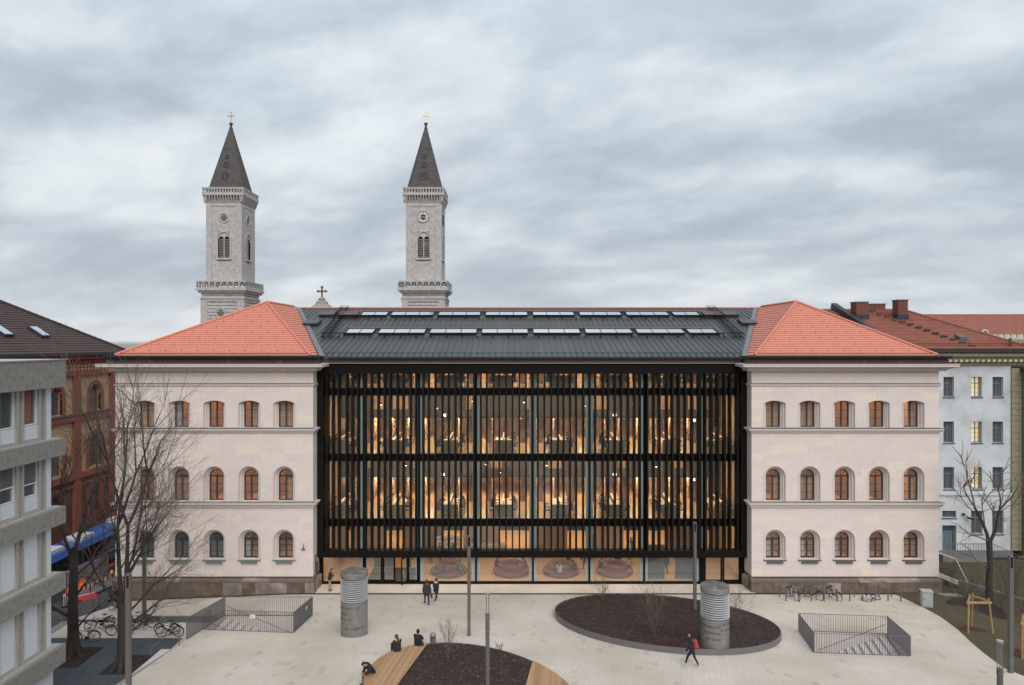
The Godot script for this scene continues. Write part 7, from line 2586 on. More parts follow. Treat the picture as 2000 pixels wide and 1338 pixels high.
func build_beds() -> void:
	var far := raised_bed("round_bed", "large round bed with dark soil and grey steel rim before the glazed front", bed_far, 0.34, [])
	# orange root soil heaped round the tallest shrub: a ring of loose crumbs
	var crumbs := Shape.new()
	var r := RandomNumberGenerator.new()
	r.seed = 77
	for i in 700:
		var a := r.randf() * TAU
		var d := 0.55 + absf(r.randfn(0.0, 0.28)) + r.randf() * 0.25
		var p := Vector2(8.75 + cos(a) * d * 1.25, 12.75 + sin(a) * d * 1.35)
		if sin(a) > 0.2:
			p += Vector2(r.randf() * 0.5, r.randf() * 0.35)
		crumbs.cbox(Vector3(p.x, ground_y(p.y) + 0.31, p.y), Vector3(r.randf_range(0.02, 0.06), r.randf_range(0.02, 0.04), r.randf_range(0.02, 0.07)))
	var cr := part(far, "root_soil", crumbs, M.root_orange)
	cr.set_meta("kind", "stuff")
	# the nearer bed: two timber decks and soil between
	var h := 0.45
	var line_w := PackedVector2Array([Vector2(-20, 10), Vector2(-4.35, 10), Vector2(-5.6, 22.5), Vector2(-6.1, 30), Vector2(-20, 30)])
	var line_e := PackedVector2Array([Vector2(2.1, 10), Vector2(20, 10), Vector2(20, 30), Vector2(-0.6, 30), Vector2(0.6, 21.5)])
	var near := raised_bed("timber_bed", "round planting bed with timber decks on its rim, nearest the viewer", bed_near, h, [line_w, line_e])
	for d in [[line_w, -9.0, -3.4, -0.100], [line_e, -1.4, 5.8, -0.145]]:
		var x: float = d[1]
		var k := 0
		while x < d[2]:
			# planks run nearly straight away from the viewer
			var lean: float = d[3]
			var strip := PackedVector2Array([Vector2(x - lean * -4.0, 10), Vector2(x + 0.138 - lean * -4.0, 10), Vector2(x + 0.138 + lean * 14.0, 30), Vector2(x + lean * 14.0, 30)])
			for b in Geometry2D.intersect_polygons(bed_near, strip):
				for c in Geometry2D.intersect_polygons(b, d[0]):
					var s := Shape.new()
					slab_on_slope(s, c, h + 0.035 + rng.randf_range(-0.001, 0.001), 0.05)
					part(near, "plank", s, M["plank_%d" % (rng.randi() % 4)])
			x += 0.146
			k += 1
	# a few pale leaves lying on the soil, and the orange tag
	var lf := Shape.new()
	r.seed = 5
	for i in 30:
		var p := Vector2(r.randf_range(-4.2, 0.8), r.randf_range(14.9, 21.0))
		if i < 14:
			p = Vector2(r.randf_range(-4.3, -3.0), r.randf_range(14.7, 16.2))
		if Geometry2D.is_point_in_polygon(p, bed_near):
			lf.cbox(Vector3(p.x, ground_y(p.y) + h - 0.01, p.y), Vector3(r.randf_range(0.015, 0.04), 0.02, r.randf_range(0.015, 0.035)))
	var lo := part(near, "fallen_leaves", lf, M.cream_stone)
	lo.set_meta("kind", "stuff")


# stair pit with a fence of upright bars
func fence_side(f: Node3D, a: Vector2, b: Vector2, h: float, flush: bool) -> void:
	var n := int((b - a).length() / 0.135)
	var dir := (b - a).normalized()
	var rails := Shape.new()
	var ya := ground_y(a.y, a.x)
	var yb := ground_y(b.y, b.x)
	rails.bar(Vector3(a.x, ya + h, a.y), Vector3(b.x, yb + h, b.y), 0.05, 0.02)
	rails.bar(Vector3(a.x, ya + 0.03, a.y), Vector3(b.x, yb + 0.03, b.y), 0.05, 0.02)
	part(f, "rail", rails, M.grey_steel)
	for i in n + 1:
		var p := a.lerp(b, float(i) / n)
		var y := lerpf(ya, yb, float(i) / n)
		var s := Shape.new()
		# flat bars stand across the run
		var across := Vector2(-dir.y, dir.x)
		var q0 := p - across * 0.022
		var q1 := p + across * 0.022
		var w := dir * 0.006
		s.hexa([Vector3(q0.x - w.x, y + 0.02, q0.y - w.y), Vector3(q1.x - w.x, y + 0.02, q1.y - w.y), Vector3(q1.x + w.x, y + 0.02, q1.y + w.y), Vector3(q0.x + w.x, y + 0.02, q0.y + w.y),
			Vector3(q0.x - w.x, y + h - 0.01, q0.y - w.y), Vector3(q1.x - w.x, y + h - 0.01, q1.y - w.y), Vector3(q1.x + w.x, y + h - 0.01, q1.y + w.y), Vector3(q0.x + w.x, y + h - 0.01, q0.y + w.y)])
		part(f, "bar", s, M.grey_steel)


func stair_pit(outline: PackedVector2Array, label: String, flabel: String, h: float, from_high_x: bool, extra: Array) -> void:
	var f := thing("railing", flabel, "railing", Vector3.ZERO, 0.0, "stair railings")
	for i in 4:
		fence_side(f, outline[i], outline[(i + 1) % 4], h, i == 3)
	for e in extra:
		fence_side(f, e[0], e[1], h, false)
	var s := thing("stairwell", label, "stairs", Vector3.ZERO, 0.0, "stairwells in the courtyard")
	var wallm: Material = M.concrete_white
	var depth := -1.55
	for i in 4:
		var a := outline[i]
		var b := outline[(i + 1) % 4]
		var w := Shape.new()
		var cen := (outline[0] + outline[1] + outline[2] + outline[3]) / 4
		var oa := a + (a - cen).normalized() * 0.2
		var ob := b + (b - cen).normalized() * 0.2
		w.hexa([Vector3(oa.x, depth, oa.y), Vector3(a.x, depth, a.y), Vector3(b.x, depth, b.y), Vector3(ob.x, depth, ob.y), Vector3(oa.x, ground_y(oa.y, oa.x) - 0.03, oa.y), Vector3(a.x, ground_y(a.y, a.x) + 0.012, a.y), Vector3(b.x, ground_y(b.y, b.x) + 0.012, b.y), Vector3(ob.x, ground_y(ob.y, ob.x) - 0.03, ob.y)])
		part(s, "wall", w, wallm)
	var fl := Shape.new()
	fl.quad(Vector3(outline[3].x, depth + 0.05, outline[3].y), Vector3(outline[2].x, depth + 0.05, outline[2].y), Vector3(outline[1].x, depth + 0.05, outline[1].y), Vector3(outline[0].x, depth + 0.05, outline[0].y))
	part(s, "floor", fl, M.kerb_stone)
	# treads going down
	var e0 := outline[1] if from_high_x else outline[0]
	var e1 := outline[2] if from_high_x else outline[3]
	var t0 := outline[0] if from_high_x else outline[1]
	var t1 := outline[3] if from_high_x else outline[2]
	var top := minf(ground_y(e0.y, e0.x), ground_y(e1.y, e1.x)) - 0.15
	for i in 11:
		var k0 := 0.02 + i * 0.075
		var k1 := k0 + 0.072
		var a := e0.lerp(t0, k0)
		var b := e1.lerp(t1, k0)
		var c := e1.lerp(t1, k1)
		var d := e0.lerp(t0, k1)
		var y := top - i * 0.17
		var q := [Vector3(a.x, y - 0.25, a.y), Vector3(d.x, y - 0.25, d.y), Vector3(c.x, y - 0.25, c.y), Vector3(b.x, y - 0.25, b.y), Vector3(a.x, y, a.y), Vector3(d.x, y, d.y), Vector3(c.x, y, c.y), Vector3(b.x, y, b.y)]
		if from_high_x:
			part(s, "tread", Shape.new().hexa(q), M.concrete_white)
		else:
			part(s, "tread", Shape.new().hexa([q[3], q[2], q[1], q[0], q[7], q[6], q[5], q[4]]), M.concrete_white)
	# handrail down the stair
	var ha := e0.lerp(t0, 0.05).lerp(e1.lerp(t1, 0.05), 0.12)
	var hb := e0.lerp(t0, 0.80).lerp(e1.lerp(t1, 0.80), 0.12)
	part(s, "handrail", Shape.new().tube([Vector3(ha.x, top + 0.95, ha.y), Vector3(hb.x, top - 0.85, hb.y)], [0.018, 0.018], 6), M.pole_steel)
	var hc := e0.lerp(t0, 0.05).lerp(e1.lerp(t1, 0.05), 0.9)
	var hd := e0.lerp(t0, 0.80).lerp(e1.lerp(t1, 0.80), 0.9)
	part(s, "handrail", Shape.new().tube([Vector3(hc.x, top + 0.95, hc.y), Vector3(hd.x, top - 0.85, hd.y)], [0.018, 0.018], 6), M.pole_steel)


func build_pits() -> void:
	stair_pit(pit_w, "sunken stair behind bars near the tall bare tree", "dark bar railing round the sunken stair near the tall bare tree", 1.28, false, [[Vector2(-19.60, 10.2), Vector2(-19.60, 12.4)]])
	stair_pit(pit_e, "sunken stair behind bars near the lawn", "grey bar railing round the sunken stair near the lawn", 1.12, true, [])
	# notices tied to the first railing
	for n in [[Vector3(-16.2, ground_y(10.9) + 0.98, 10.82), 0.1, "white notice on the front bars of the darker railing"], [Vector3(-13.52, ground_y(8.6) + 0.95, 8.6), PI / 2, "small white notice on the side bars of the darker railing"]]:
		var s := thing("notice", n[2], "sign", n[0], n[1], "notices on the railing")
		part(s, "sheet", Shape.new().box(Vector3(-0.15, -0.11, 0.02), Vector3(0.15, 0.11, 0.03)), M.paper_white)
		part(s, "print", Shape.new().box(Vector3(-0.10, 0.02, 0.031), Vector3(0.10, 0.05, 0.033)).box(Vector3(-0.10, -0.05, 0.031), Vector3(0.06, -0.02, 0.033)), M.letter_faint)
	# thin handrails beside the terrace steps
	var hr := thing("step_handrail", "thin grey handrails at the head of the terrace steps", "handrail", Vector3(-20.2, 0.75, 13.0))
	part(hr, "rail", Shape.new().tube([Vector3(-0.75, 0.0, 0.9), Vector3(-0.75, 0.95, 0.9), Vector3(-0.15, 1.35, -0.9), Vector3(0.1, 1.35, -0.9)], [0.022, 0.022, 0.022, 0.022], 6), M.pole_steel)
	part(hr, "rail", Shape.new().tube([Vector3(0.75, 0.8, 0.6), Vector3(0.75, 1.75, 0.6), Vector3(0.35, 1.55, -0.2), Vector3(-0.1, 1.3, -0.5)], [0.022, 0.022, 0.022, 0.022], 6), M.pole_steel)


# ---------------------------------------------------------------- street furniture
func curved_text(o: Node3D, text: String, radius: float, y: float, start: float, size: float, font: Font, m: Material, step_k := 1.0) -> void:
	# letters bent round a cylinder; start: angle of the first letter seen from +z, clockwise to the right
	var a := start
	for ch in text:
		if ch == " ":
			a += size * 0.40 / radius
			continue
		var tm := TextMesh.new()
		tm.text = ch
		tm.font = font
		tm.font_size = 32
		tm.pixel_size = size / 32.0
		tm.depth = 0.006
		var w: float = tm.get_aabb().size.x
		a += w / 2 / radius
		var p := part(o, "letter", tm, m, Vector3(sin(a) * (radius + 0.003), y, cos(a) * (radius + 0.003)))
		p.rotation.y = a
		a += (w / 2 + size * 0.09) / radius * step_k


func shaft(at: Vector3, h: float, r: float, label: String, lines: Array) -> void:
	var o := thing("ventilation_shaft", label, "ventilation shaft", at, 0.0, "steel ventilation shafts")
	var low := h - 1.75
	part(o, "drum", Shape.new().lathe([Vector2(r, -0.3), Vector2(r, low)], 56), M.shaft_steel)
	part(o, "core", Shape.new().lathe([Vector2(r - 0.13, low - 0.02), Vector2(r - 0.13, h - 0.3)], 40), M.black_metal)
	part(o, "drum_lid", Shape.new().lathe([Vector2(r, low), Vector2(r - 0.13, low + 0.004)], 56), M.shaft_steel)
	for i in 11:
		var y := low + 0.05 + i * 0.127
		part(o, "louvre_ring", Shape.new().lathe([Vector2(r - 0.10, y), Vector2(r + 0.005, y + 0.002), Vector2(r + 0.012, y + 0.016), Vector2(r - 0.05, y + 0.050), Vector2(r - 0.10, y + 0.055)], 56), M.ring_steel)
	for i in 8:
		var a := TAU * i / 8 + 0.2
		part(o, "louvre_post", Shape.new().box(Vector3(cos(a) * (r - 0.1) - 0.02, low, sin(a) * (r - 0.1) - 0.02), Vector3(cos(a) * (r - 0.1) + 0.02, h - 0.28, sin(a) * (r - 0.1) + 0.02)), M.pole_steel)
	var cap := part(o, "cap", Shape.new().lathe([Vector2(r - 0.1, h - 0.32), Vector2(r + 0.02, h - 0.30), Vector2(r + 0.02, h - 0.02), Vector2(r, h)], 56), M.shaft_steel)
	# shallow cone of twelve folded sheets
	for i in 12:
		var a0 := TAU * i / 12
		var s := Shape.new()
		for k in 4:
			var b0 := a0 + TAU / 48 * k
			var b1 := b0 + TAU / 48
			s.tri(Vector3(0, h + 0.06, 0), Vector3(cos(b0) * r, h, -sin(b0) * r), Vector3(cos(b1) * r, h, -sin(b1) * r))
		part(cap, "cap_sheet", s, [M.pole_steel, M.pole_steel, M.shaft_steel][i % 3])
		part(cap, "cap_seam", Shape.new().bar(Vector3(0, h + 0.065, 0), Vector3(cos(a0) * r, h + 0.008, -sin(a0) * r), 0.025, 0.02), M.grey_steel)
	for l in lines:
		curved_text(o, l[0], r, l[1], l[2], l[3], l[4], l[5])


func lamp_post(at: Vector3, h: float, w: float, label: String, glassy: bool) -> void:
	var o := thing("lamp_post", label, "street lamp", at, 0.0, "courtyard lamp posts")
	var head := 0.75
	if not glassy:
		part(o, "pole", Shape.new().box(Vector3(-w / 2, -0.4, -w / 2), Vector3(w / 2, h - head, w / 2)), M.pole_steel)
		var f := Shape.new()
		f.box(Vector3(-w / 2, h - head + 0.004, -w / 2), Vector3(w / 2, h - head + 0.1, w / 2)).box(Vector3(-w / 2, h - 0.08, -w / 2), Vector3(w / 2, h, w / 2))
		f.box(Vector3(-w / 2, h - head + 0.1, -w / 2), Vector3(-w / 2 + 0.04, h - 0.08, w / 2)).box(Vector3(w / 2 - 0.04, h - head + 0.1, -w / 2), Vector3(w / 2, h - 0.08, w / 2))
		f.box(Vector3(-w / 2 + 0.04, h - head + 0.1, -w / 2), Vector3(w / 2 - 0.04, h - 0.08, -w / 2 + 0.03))
		part(o, "lamp_head", f, M.pole_steel)
		part(o, "lamp_slot", Shape.new().box(Vector3(-w / 2 + 0.045, h - head + 0.12, -w / 2 + 0.04), Vector3(w / 2 - 0.045, h - 0.1, -0.01)), M.bus_glass)
	else:
		part(o, "pole", Shape.new().lathe([Vector2(w / 2, -0.4), Vector2(w / 2, h - 0.85), Vector2(0, h - 0.84)], 18), M.pole_steel)
		part(o, "collar", Shape.new().lathe([Vector2(w / 2 + 0.008, h - 1.05), Vector2(w / 2 + 0.008, h - 0.95)], 18), M.grey_steel)
		part(o, "clear_tube", Shape.new().lathe([Vector2(w / 2 - 0.005, h - 0.84), Vector2(w / 2 - 0.005, h - 0.06)], 18), M.pane)
		for i in 4:
			var a := TAU * i / 4 + 0.6
			part(o, "rod", Shape.new().bar(Vector3(cos(a) * w * 0.4, h - 0.84, sin(a) * w * 0.4), Vector3(cos(a) * w * 0.4, h - 0.06, sin(a) * w * 0.4), 0.014), M.pole_steel)
		part(o, "cap", Shape.new().lathe([Vector2(w / 2 + 0.01, h - 0.06), Vector2(w / 2 + 0.01, h), Vector2(0, h + 0.01)], 18), M.bright_steel)
	part(o, "hatch", Shape.new().box(Vector3(-w * 0.3, 0.5, w / 2 - 0.01), Vector3(w * 0.3, 0.95, w / 2 + 0.006)), M.grey_steel)


func make_bike(label: String, paint: Material, at: Vector3, turn: float, lean := 0.0, group := "parked bicycles") -> Node3D:
	# rides towards local -x; wheels in the x-y plane
	var o := thing("bicycle", label, "bicycle", at, 0.0, group)
	o.basis = Basis(Vector3.UP, turn) * Basis(Vector3.RIGHT, lean)
	var r := 0.34
	for wx in [-0.53, 0.53]:
		var tyre := Shape.new()
		var pts := []
		var rr := []
		for i in 25:
			pts.append(Vector3(cos(TAU * i / 24) * r, sin(TAU * i / 24) * r, 0))
			rr.append(0.022)
		tyre.tube(pts, rr, 6, false)
		var w := part(o, "wheel", tyre, M.rubber, Vector3(wx, r + 0.022, 0))
		var rim := Shape.new()
		pts = []
		rr = []
		for i in 25:
			pts.append(Vector3(cos(TAU * i / 24) * (r - 0.03), sin(TAU * i / 24) * (r - 0.03), 0))
			rr.append(0.010)
		rim.tube(pts, rr, 5, false)
		part(w, "rim", rim, M.chrome)
		var sp := Shape.new()
		for i in 14:
			var a := TAU * i / 14
			sp.bar(Vector3(cos(a + 0.4) * 0.03, sin(a + 0.4) * 0.03, 0.02 if i % 2 else -0.02), Vector3(cos(a) * (r - 0.03), sin(a) * (r - 0.03), 0), 0.004)
		sp.tube([Vector3(0, 0, -0.05), Vector3(0, 0, 0.05)], [0.025, 0.025], 8)
		part(w, "spokes", sp, M.chrome)
		var mg := Shape.new()
		pts = []
		rr = []
		for i in 9:
			var a := deg_to_rad(15 + i * 17) if wx > 0 else deg_to_rad(30 + i * 15)
			pts.append(Vector3(wx + cos(a) * (r + 0.045), r + 0.022 + sin(a) * (r + 0.045), 0))
			rr.append(0.018)
		mg.tube(pts, rr, 5)
		part(o, "mudguard", mg, M.bike_black)
	var bb := Vector3(0.09, 0.30, 0)
	var seat := Vector3(0.24, 0.80, 0)
	var head := Vector3(-0.36, 0.80, 0)
	var hb := Vector3(-0.40, 0.62, 0)
	var f := Shape.new()
	f.tube([bb, seat], [0.018, 0.016], 6).tube([bb, hb], [0.020, 0.020], 6).tube([Vector3(0.2, 0.68, 0), head], [0.016, 0.018], 6).tube([hb, head + Vector3(0.02, 0.02, 0)], [0.022, 0.022], 6)
	for sg in [-1, 1]:
		f.tube([bb + Vector3(0, 0, sg * 0.03), Vector3(0.53, r + 0.022, sg * 0.06)], [0.011, 0.010], 5)
		f.tube([Vector3(0.21, 0.70, sg * 0.02), Vector3(0.53, r + 0.022, sg * 0.06)], [0.010, 0.009], 5)
		f.tube([hb + Vector3(0, 0, sg * 0.05), Vector3(-0.53, r + 0.022, sg * 0.055)], [0.014, 0.010], 5)
	part(o, "frame", f, paint)
	part(o, "saddle", Shape.new().hexa([Vector3(0.10, 0.90, -0.02), Vector3(0.10, 0.90, 0.02), Vector3(0.38, 0.90, 0.08), Vector3(0.38, 0.90, -0.08), Vector3(0.10, 0.935, -0.02), Vector3(0.10, 0.935, 0.02), Vector3(0.38, 0.955, 0.08), Vector3(0.38, 0.955, -0.08)]).tube([seat, Vector3(0.26, 0.91, 0)], [0.014, 0.014], 6), M.bike_black)
	part(o, "handlebar", Shape.new().tube([Vector3(-0.26, 1.02, -0.29), Vector3(-0.38, 1.03, -0.18), Vector3(-0.37, 0.98, 0), Vector3(-0.38, 1.03, 0.18), Vector3(-0.26, 1.02, 0.29)], [0.014, 0.012, 0.012, 0.012, 0.014], 6).tube([head, Vector3(-0.37, 0.98, 0)], [0.014, 0.014], 6), M.chrome)
	var cr := Shape.new()
	cr.tube([bb + Vector3(0, 0, 0.04), bb + Vector3(0, 0, 0.05)], [0.10, 0.10], 14)
	cr.bar(bb + Vector3(0, 0, 0.07), bb + Vector3(-0.12, -0.12, 0.07), 0.02).bar(bb + Vector3(0, 0, -0.07), bb + Vector3(0.12, 0.12, -0.07), 0.02)
	cr.cbox(bb + Vector3(-0.12, -0.12, 0.12), Vector3(0.09, 0.02, 0.08)).cbox(bb + Vector3(0.12, 0.12, -0.12), Vector3(0.09, 0.02, 0.08))
	part(o, "crank", cr, M.bike_black)
	var rk := Shape.new()
	rk.bar(Vector3(0.36, 0.76, -0.06), Vector3(0.74, 0.76, -0.06), 0.012).bar(Vector3(0.36, 0.76, 0.06), Vector3(0.74, 0.76, 0.06), 0.012).bar(Vector3(0.5, 0.76, -0.06), Vector3(0.5, 0.76, 0.06), 0.012).bar(Vector3(0.7, 0.76, -0.06), Vector3(0.7, 0.76, 0.06), 0.012).bar(Vector3(0.55, 0.37, 0.07), Vector3(0.68, 0.76, 0.06), 0.01).bar(Vector3(0.55, 0.37, -0.07), Vector3(0.68, 0.76, -0.06), 0.01)
	part(o, "luggage_rack", rk, M.bike_black)
	return o


func build_objects() -> void:
	var serif := SystemFont.new()
	serif.font_names = PackedStringArray(["Droid Serif"])
	var sans := SystemFont.new()
	sans.font_names = PackedStringArray(["Droid Sans"])
	shaft(on_yard(-9.77, 11.2), 3.90, 0.82, "ribbed steel shaft lettered SOU O MORTO beside the darker railing",
		[["eine bestimmte Art", 1.86, -1.25, 0.155, serif, M.letter_faint], ["zusammen", 1.50, -1.25, 0.155, serif, M.letter_faint], ["geheimes Herz", 1.18, -1.25, 0.155, serif, M.letter_faint], ["SoU O MORTO", 0.62, -0.66, 0.21, sans, M.letter_black]])
	shaft(on_yard(11.6, 14.5) + Vector3.UP * 0.2, 3.55, 0.80, "ribbed steel shaft with serif lettering standing in the round bed",
		[["Dokumenten,", 1.45, -1.35, 0.185, serif, M.letter_black], ["Studenten", 1.10, -1.05, 0.185, serif, M.letter_black], ["wir sind –", 0.76, -0.95, 0.185, serif, M.letter_black], ["ώ φίλε Φα", 1.58, 0.02, 0.165, serif, M.letter_faint], ["ποί δή και", 1.27, 0.02, 0.165, serif, M.letter_faint]])
	lamp_post(on_yard(-2.64, 11.6), 6.15, 0.20, "slim grey lamp post standing clear on the pale paving between the beds", false)
	lamp_post(on_yard(12.6, 6.4), 6.3, 0.20, "slim grey lamp post rising from the round bed by the shaft", false)
	lamp_post(on_yard(-0.97, 26.6), 6.15, 0.165, "lamp post with clear tube top in the middle foreground", true)
	lamp_post(on_yard(25.9, 18.1) - Vector3.UP * 0.1, 6.2, 0.20, "tall grey lamp post on the lawn by the staked saplings", false)
	lamp_post(on_yard(14.97, 32.8), 6.1, 0.17, "lamp post with clear tube top before the lawn edge", true)
	lamp_post(on_yard(-17.2, 23.0), 6.15, 0.19, "lamp post with small white sticker in front of the tall bare tree", false)
	lamp_post(Vector3(-24.5, 0.75, 7.95), 6.0, 0.20, "lamp post behind the tall bare tree by the low wall", false)
	var stk := thing("sticker", "white sticker on the lamp post before the bare tree", "sticker", on_yard(-17.2, 23.0) + Vector3(0, 0.95, 0.113))
	part(stk, "sheet", Shape.new().box(Vector3(-0.06, -0.14, 0), Vector3(0.06, 0.14, 0.004)), M.paper_white)
	part(stk, "print", Shape.new().box(Vector3(-0.04, 0.02, 0.004), Vector3(0.04, 0.06, 0.006)), M.letter_faint)
	# bin beside the timber deck
	var bn := thing("waste_bin", "cylindrical grey bin with domed top beside the timber deck", "bin", on_yard(-4.55, 14.25))
	part(bn, "body", Shape.new().lathe([Vector2(0.17, -0.2), Vector2(0.17, 0.78)], 22), M.grey_steel)
	part(bn, "lid", Shape.new().lathe([Vector2(0.175, 0.784), Vector2(0.17, 0.86), Vector2(0.11, 0.94), Vector2(0.0, 0.97)], 22), M.shaft_steel)
	part(bn, "slot", Shape.new().box(Vector3(-0.07, 0.70, 0.16), Vector3(0.07, 0.74, 0.176)), M.bus_glass)
	# bicycle stands
	for i in 10:
		var x := 20.28 + 0.945 * i
		var st := thing("bicycle_stand", "steel bicycle hoop before the wing's plinth, %s from the glazed front" % ORD[i], "bicycle stand", on_yard(x, 2.2), 0.0, "bicycle hoops")
		var ya := ground_y(1.6) - ground_y(2.2)
		var yb := ground_y(2.85) - ground_y(2.2)
		part(st, "post", Shape.new().box(Vector3(-0.035, ya - 0.2, -0.635), Vector3(0.035, ya + 0.88, -0.565)), M.pole_steel)
		part(st, "post", Shape.new().box(Vector3(-0.035, yb - 0.2, 0.615), Vector3(0.035, yb + 0.86, 0.685)), M.pole_steel)
		part(st, "top_bar", Shape.new().bar(Vector3(0, ya + 0.86, -0.6), Vector3(0, yb + 0.84, 0.65), 0.05, 0.03), M.shaft_steel)
	make_bike("white bicycle at the first hoops before the stone wing", M.bike_white, on_yard(20.95, 2.35) , PI / 2 + 0.25, 0.10, "bicycles at the hoops")
	make_bike("black bicycle leaning at the third hoop before the stone wing", M.bike_black, on_yard(22.55, 2.2), PI / 2 + 0.5, 0.16, "bicycles at the hoops")
	make_bike("dark red bicycle at the fifth hoop before the stone wing", M.bike_red, on_yard(24.15, 2.3), PI / 2 + 0.2, -0.12, "bicycles at the hoops")
	make_bike("bicycle fallen flat on the paving by the last hoops", M.bike_white, on_yard(26.9, 2.9) + Vector3.UP * 0.03, 0.5, -1.42, "bicycles at the hoops")
	# bicycles by the dark paving
	var y := 0.75
	var lot := [
		[-21.7, 10.15, 0.05, 0.12, "bike_black", "black bicycle nearest the darker railing"], [-22.05, 9.75, -0.05, 0.10, "bike_green", "dark green bicycle behind the one nearest the railing"],
		[-25.0, 9.9, 0.1, 0.10, "bike_green", "green bicycle standing in front of the low wall end, behind the tree"], [-26.6, 10.9, 0.15, 0.12, "bike_black", "black bicycle between the two bare trees, nearest the viewer"],
		[-25.9, 8.6, 0.5, 0.12, "bike_white", "pale bicycle in the back row of the cluster"], [-24.9, 8.5, 0.4, 0.10, "bike_black", "black bicycle in the back row beside the pale one"], [-26.9, 8.9, 0.6, 0.1, "bike_blue", "blue bicycle in the back row nearest the street"], [-24.0, 8.9, 0.3, 0.1, "bike_black", "black bicycle half hidden by the forked trunk"]]
	for b in lot:
		make_bike(b[5], M[b[4]], Vector3(b[0], y, b[1]), b[2], b[3], "bicycles by the dark paving")
	# cyclist coming along the street edge
	var cb := make_bike("black bicycle ridden along the street edge", M.bike_black, on_yard(-28.0, 5.2), -0.45, 0.0, "bicycles by the dark paving")
	var j := sitting_pose(0.93, 0.45, 0.15, 1.0)
	for s in ["l", "r"]:
		j["kn" + s] = j["hip" + s] + Vector3(0.02, -0.20 if s == "l" else -0.32, -0.36)
		j["an" + s] = j["kn" + s] + Vector3(0, -0.36, 0.14)
		j["to" + s] = j["an" + s] + Vector3(0, -0.03, -0.16)
		j["wr" + s] = Vector3(-0.24 if s == "l" else 0.24, 1.06, -0.55)
		j["el" + s] = (j["sh" + s] + j["wr" + s]) / 2 + Vector3(-0.06 if s == "l" else 0.06, -0.08, 0.03)
	var cy := person("cyclist in dark clothes riding beside the forked tree", j, {"coat": Color(0.014, 0.015, 0.02), "legs": Color(0.02, 0.02, 0.026), "shin": Color(0.35, 0.2, 0.15), "bulk": 0.02}, on_yard(-28.0, 5.2) , -0.45 + PI / 2)
	cy.position += Vector3(cos(0.45) * 0.26, 0, sin(0.45) * 0.26)
	# things on the street: bus, hoarding, barriers
	build_bus()
	for i in 3:
		var hd := thing("site_hoarding", "grey site hoarding panel before the bus, %s from the wing" % ORD[i], "hoarding", Vector3(-34.2 + i * -0.35, -0.5, -3.2 + i * 2.1), PI / 2 - 0.15, "site hoardings")
		part(hd, "panel", Shape.new().box(Vector3(-1.0, 0.15, -0.03), Vector3(1.0, 2.0, 0.03)), M.pole_steel if i == 2 else M.kerb_stone)
		for sx in [-1.0, 1.0]:
			part(hd, "post", Shape.new().box(Vector3(sx - 0.03, 0, -0.05), Vector3(sx + 0.03, 2.1, 0.05)), M.bright_steel)
		for k in 9:
			part(hd, "cap_spike", Shape.new().bar(Vector3(-0.9 + k * 0.225, 2.0, 0), Vector3(-0.82 + k * 0.225, 2.1, 0), 0.05), M.bright_steel)
	for i in 4:
		var br := thing("warning_barrier", "red and white barrier with an amber lamp on the street, %s from the wing" % ORD[i], "barrier", Vector3(-32.7 + i * -0.30, -0.5, -2.2 + i * 1.25), PI / 2 - 0.2, "warning barriers")
		for k in 5:
			part(br, "board", Shape.new().box(Vector3(-0.55 + k * 0.22, 0.75, -0.02), Vector3(-0.335 + k * 0.22, 1.0, 0.02)), M.barrier_red if k % 2 else M.barrier_white)
		for k in 7:
			part(br, "bar", Shape.new().box(Vector3(-0.52 + k * 0.17, 0.1, -0.015), Vector3(-0.48 + k * 0.17, 0.75, 0.015)), M.barrier_white)
		part(br, "foot", Shape.new().box(Vector3(-0.6, 0, -0.2), Vector3(0.6, 0.1, 0.2)), M.rubber)
		if i < 3:
			var lp := part(br, "warning_lamp", Shape.new().lathe([Vector2(0.05, 1.0), Vector2(0.12, 1.08), Vector2(0.14, 1.22), Vector2(0.10, 1.34), Vector2(0, 1.38)], 12, Vector3(0.2, 0, 0)), M.warning_amber)
			part(lp, "lamp_box", Shape.new().box(Vector3(0.12, 0.96, -0.06), Vector3(0.28, 1.06, 0.06)), M.bike_black)
	var sc := thing("covered_scooter", "scooter under a bright orange cover on the street", "scooter", Vector3(-34.4, -0.5, -0.6), 1.1)
	part(sc, "cover", skin([[Vector3(-0.5, 0.45, 0), Vector3(0.4, 0.55, 0), 0.34, 0.36, Color.WHITE], [Vector3(0.4, 0.6, 0), Vector3(0.5, 1.05, 0), 0.3, 0.16, Color.WHITE], [Vector3(0.48, 1.02, -0.25), Vector3(0.48, 1.02, 0.25), 0.1, 0.1, Color.WHITE], [Vector3(-0.6, 0.3, 0), Vector3(0.6, 0.3, 0), 0.26, 0.26, Color.WHITE]], 0.05, 0.14), M.orange_cover)
	for sx in [-0.6, 0.6]:
		part(sc, "wheel", Shape.new().tube([Vector3(sx, 0.22, -0.06), Vector3(sx, 0.22, 0.06)], [0.22, 0.22], 14), M.rubber)
	var rb := thing("kerb_guard", "low red plastic guard lying on the street", "barrier", Vector3(-33.2, -0.5, 0.4), 0.9)
	part(rb, "body", Shape.new().hexa([Vector3(-0.9, 0, -0.25), Vector3(-0.9, 0, 0.25), Vector3(0.9, 0, 0.25), Vector3(0.9, 0, -0.25), Vector3(-0.8, 0.35, -0.1), Vector3(-0.8, 0.35, 0.1), Vector3(0.8, 0.35, 0.1), Vector3(0.8, 0.35, -0.1)]), M.barrier_red)
	part(rb, "stripe", Shape.new().box(Vector3(-0.7, 0.352, -0.05), Vector3(0.7, 0.36, 0.05)), M.barrier_white)
	var rl := thing("red_barrier_strip", "long red barrier strip on the road before the bus", "barrier", Vector3(-35.0, -0.5, -4.0), PI / 2)
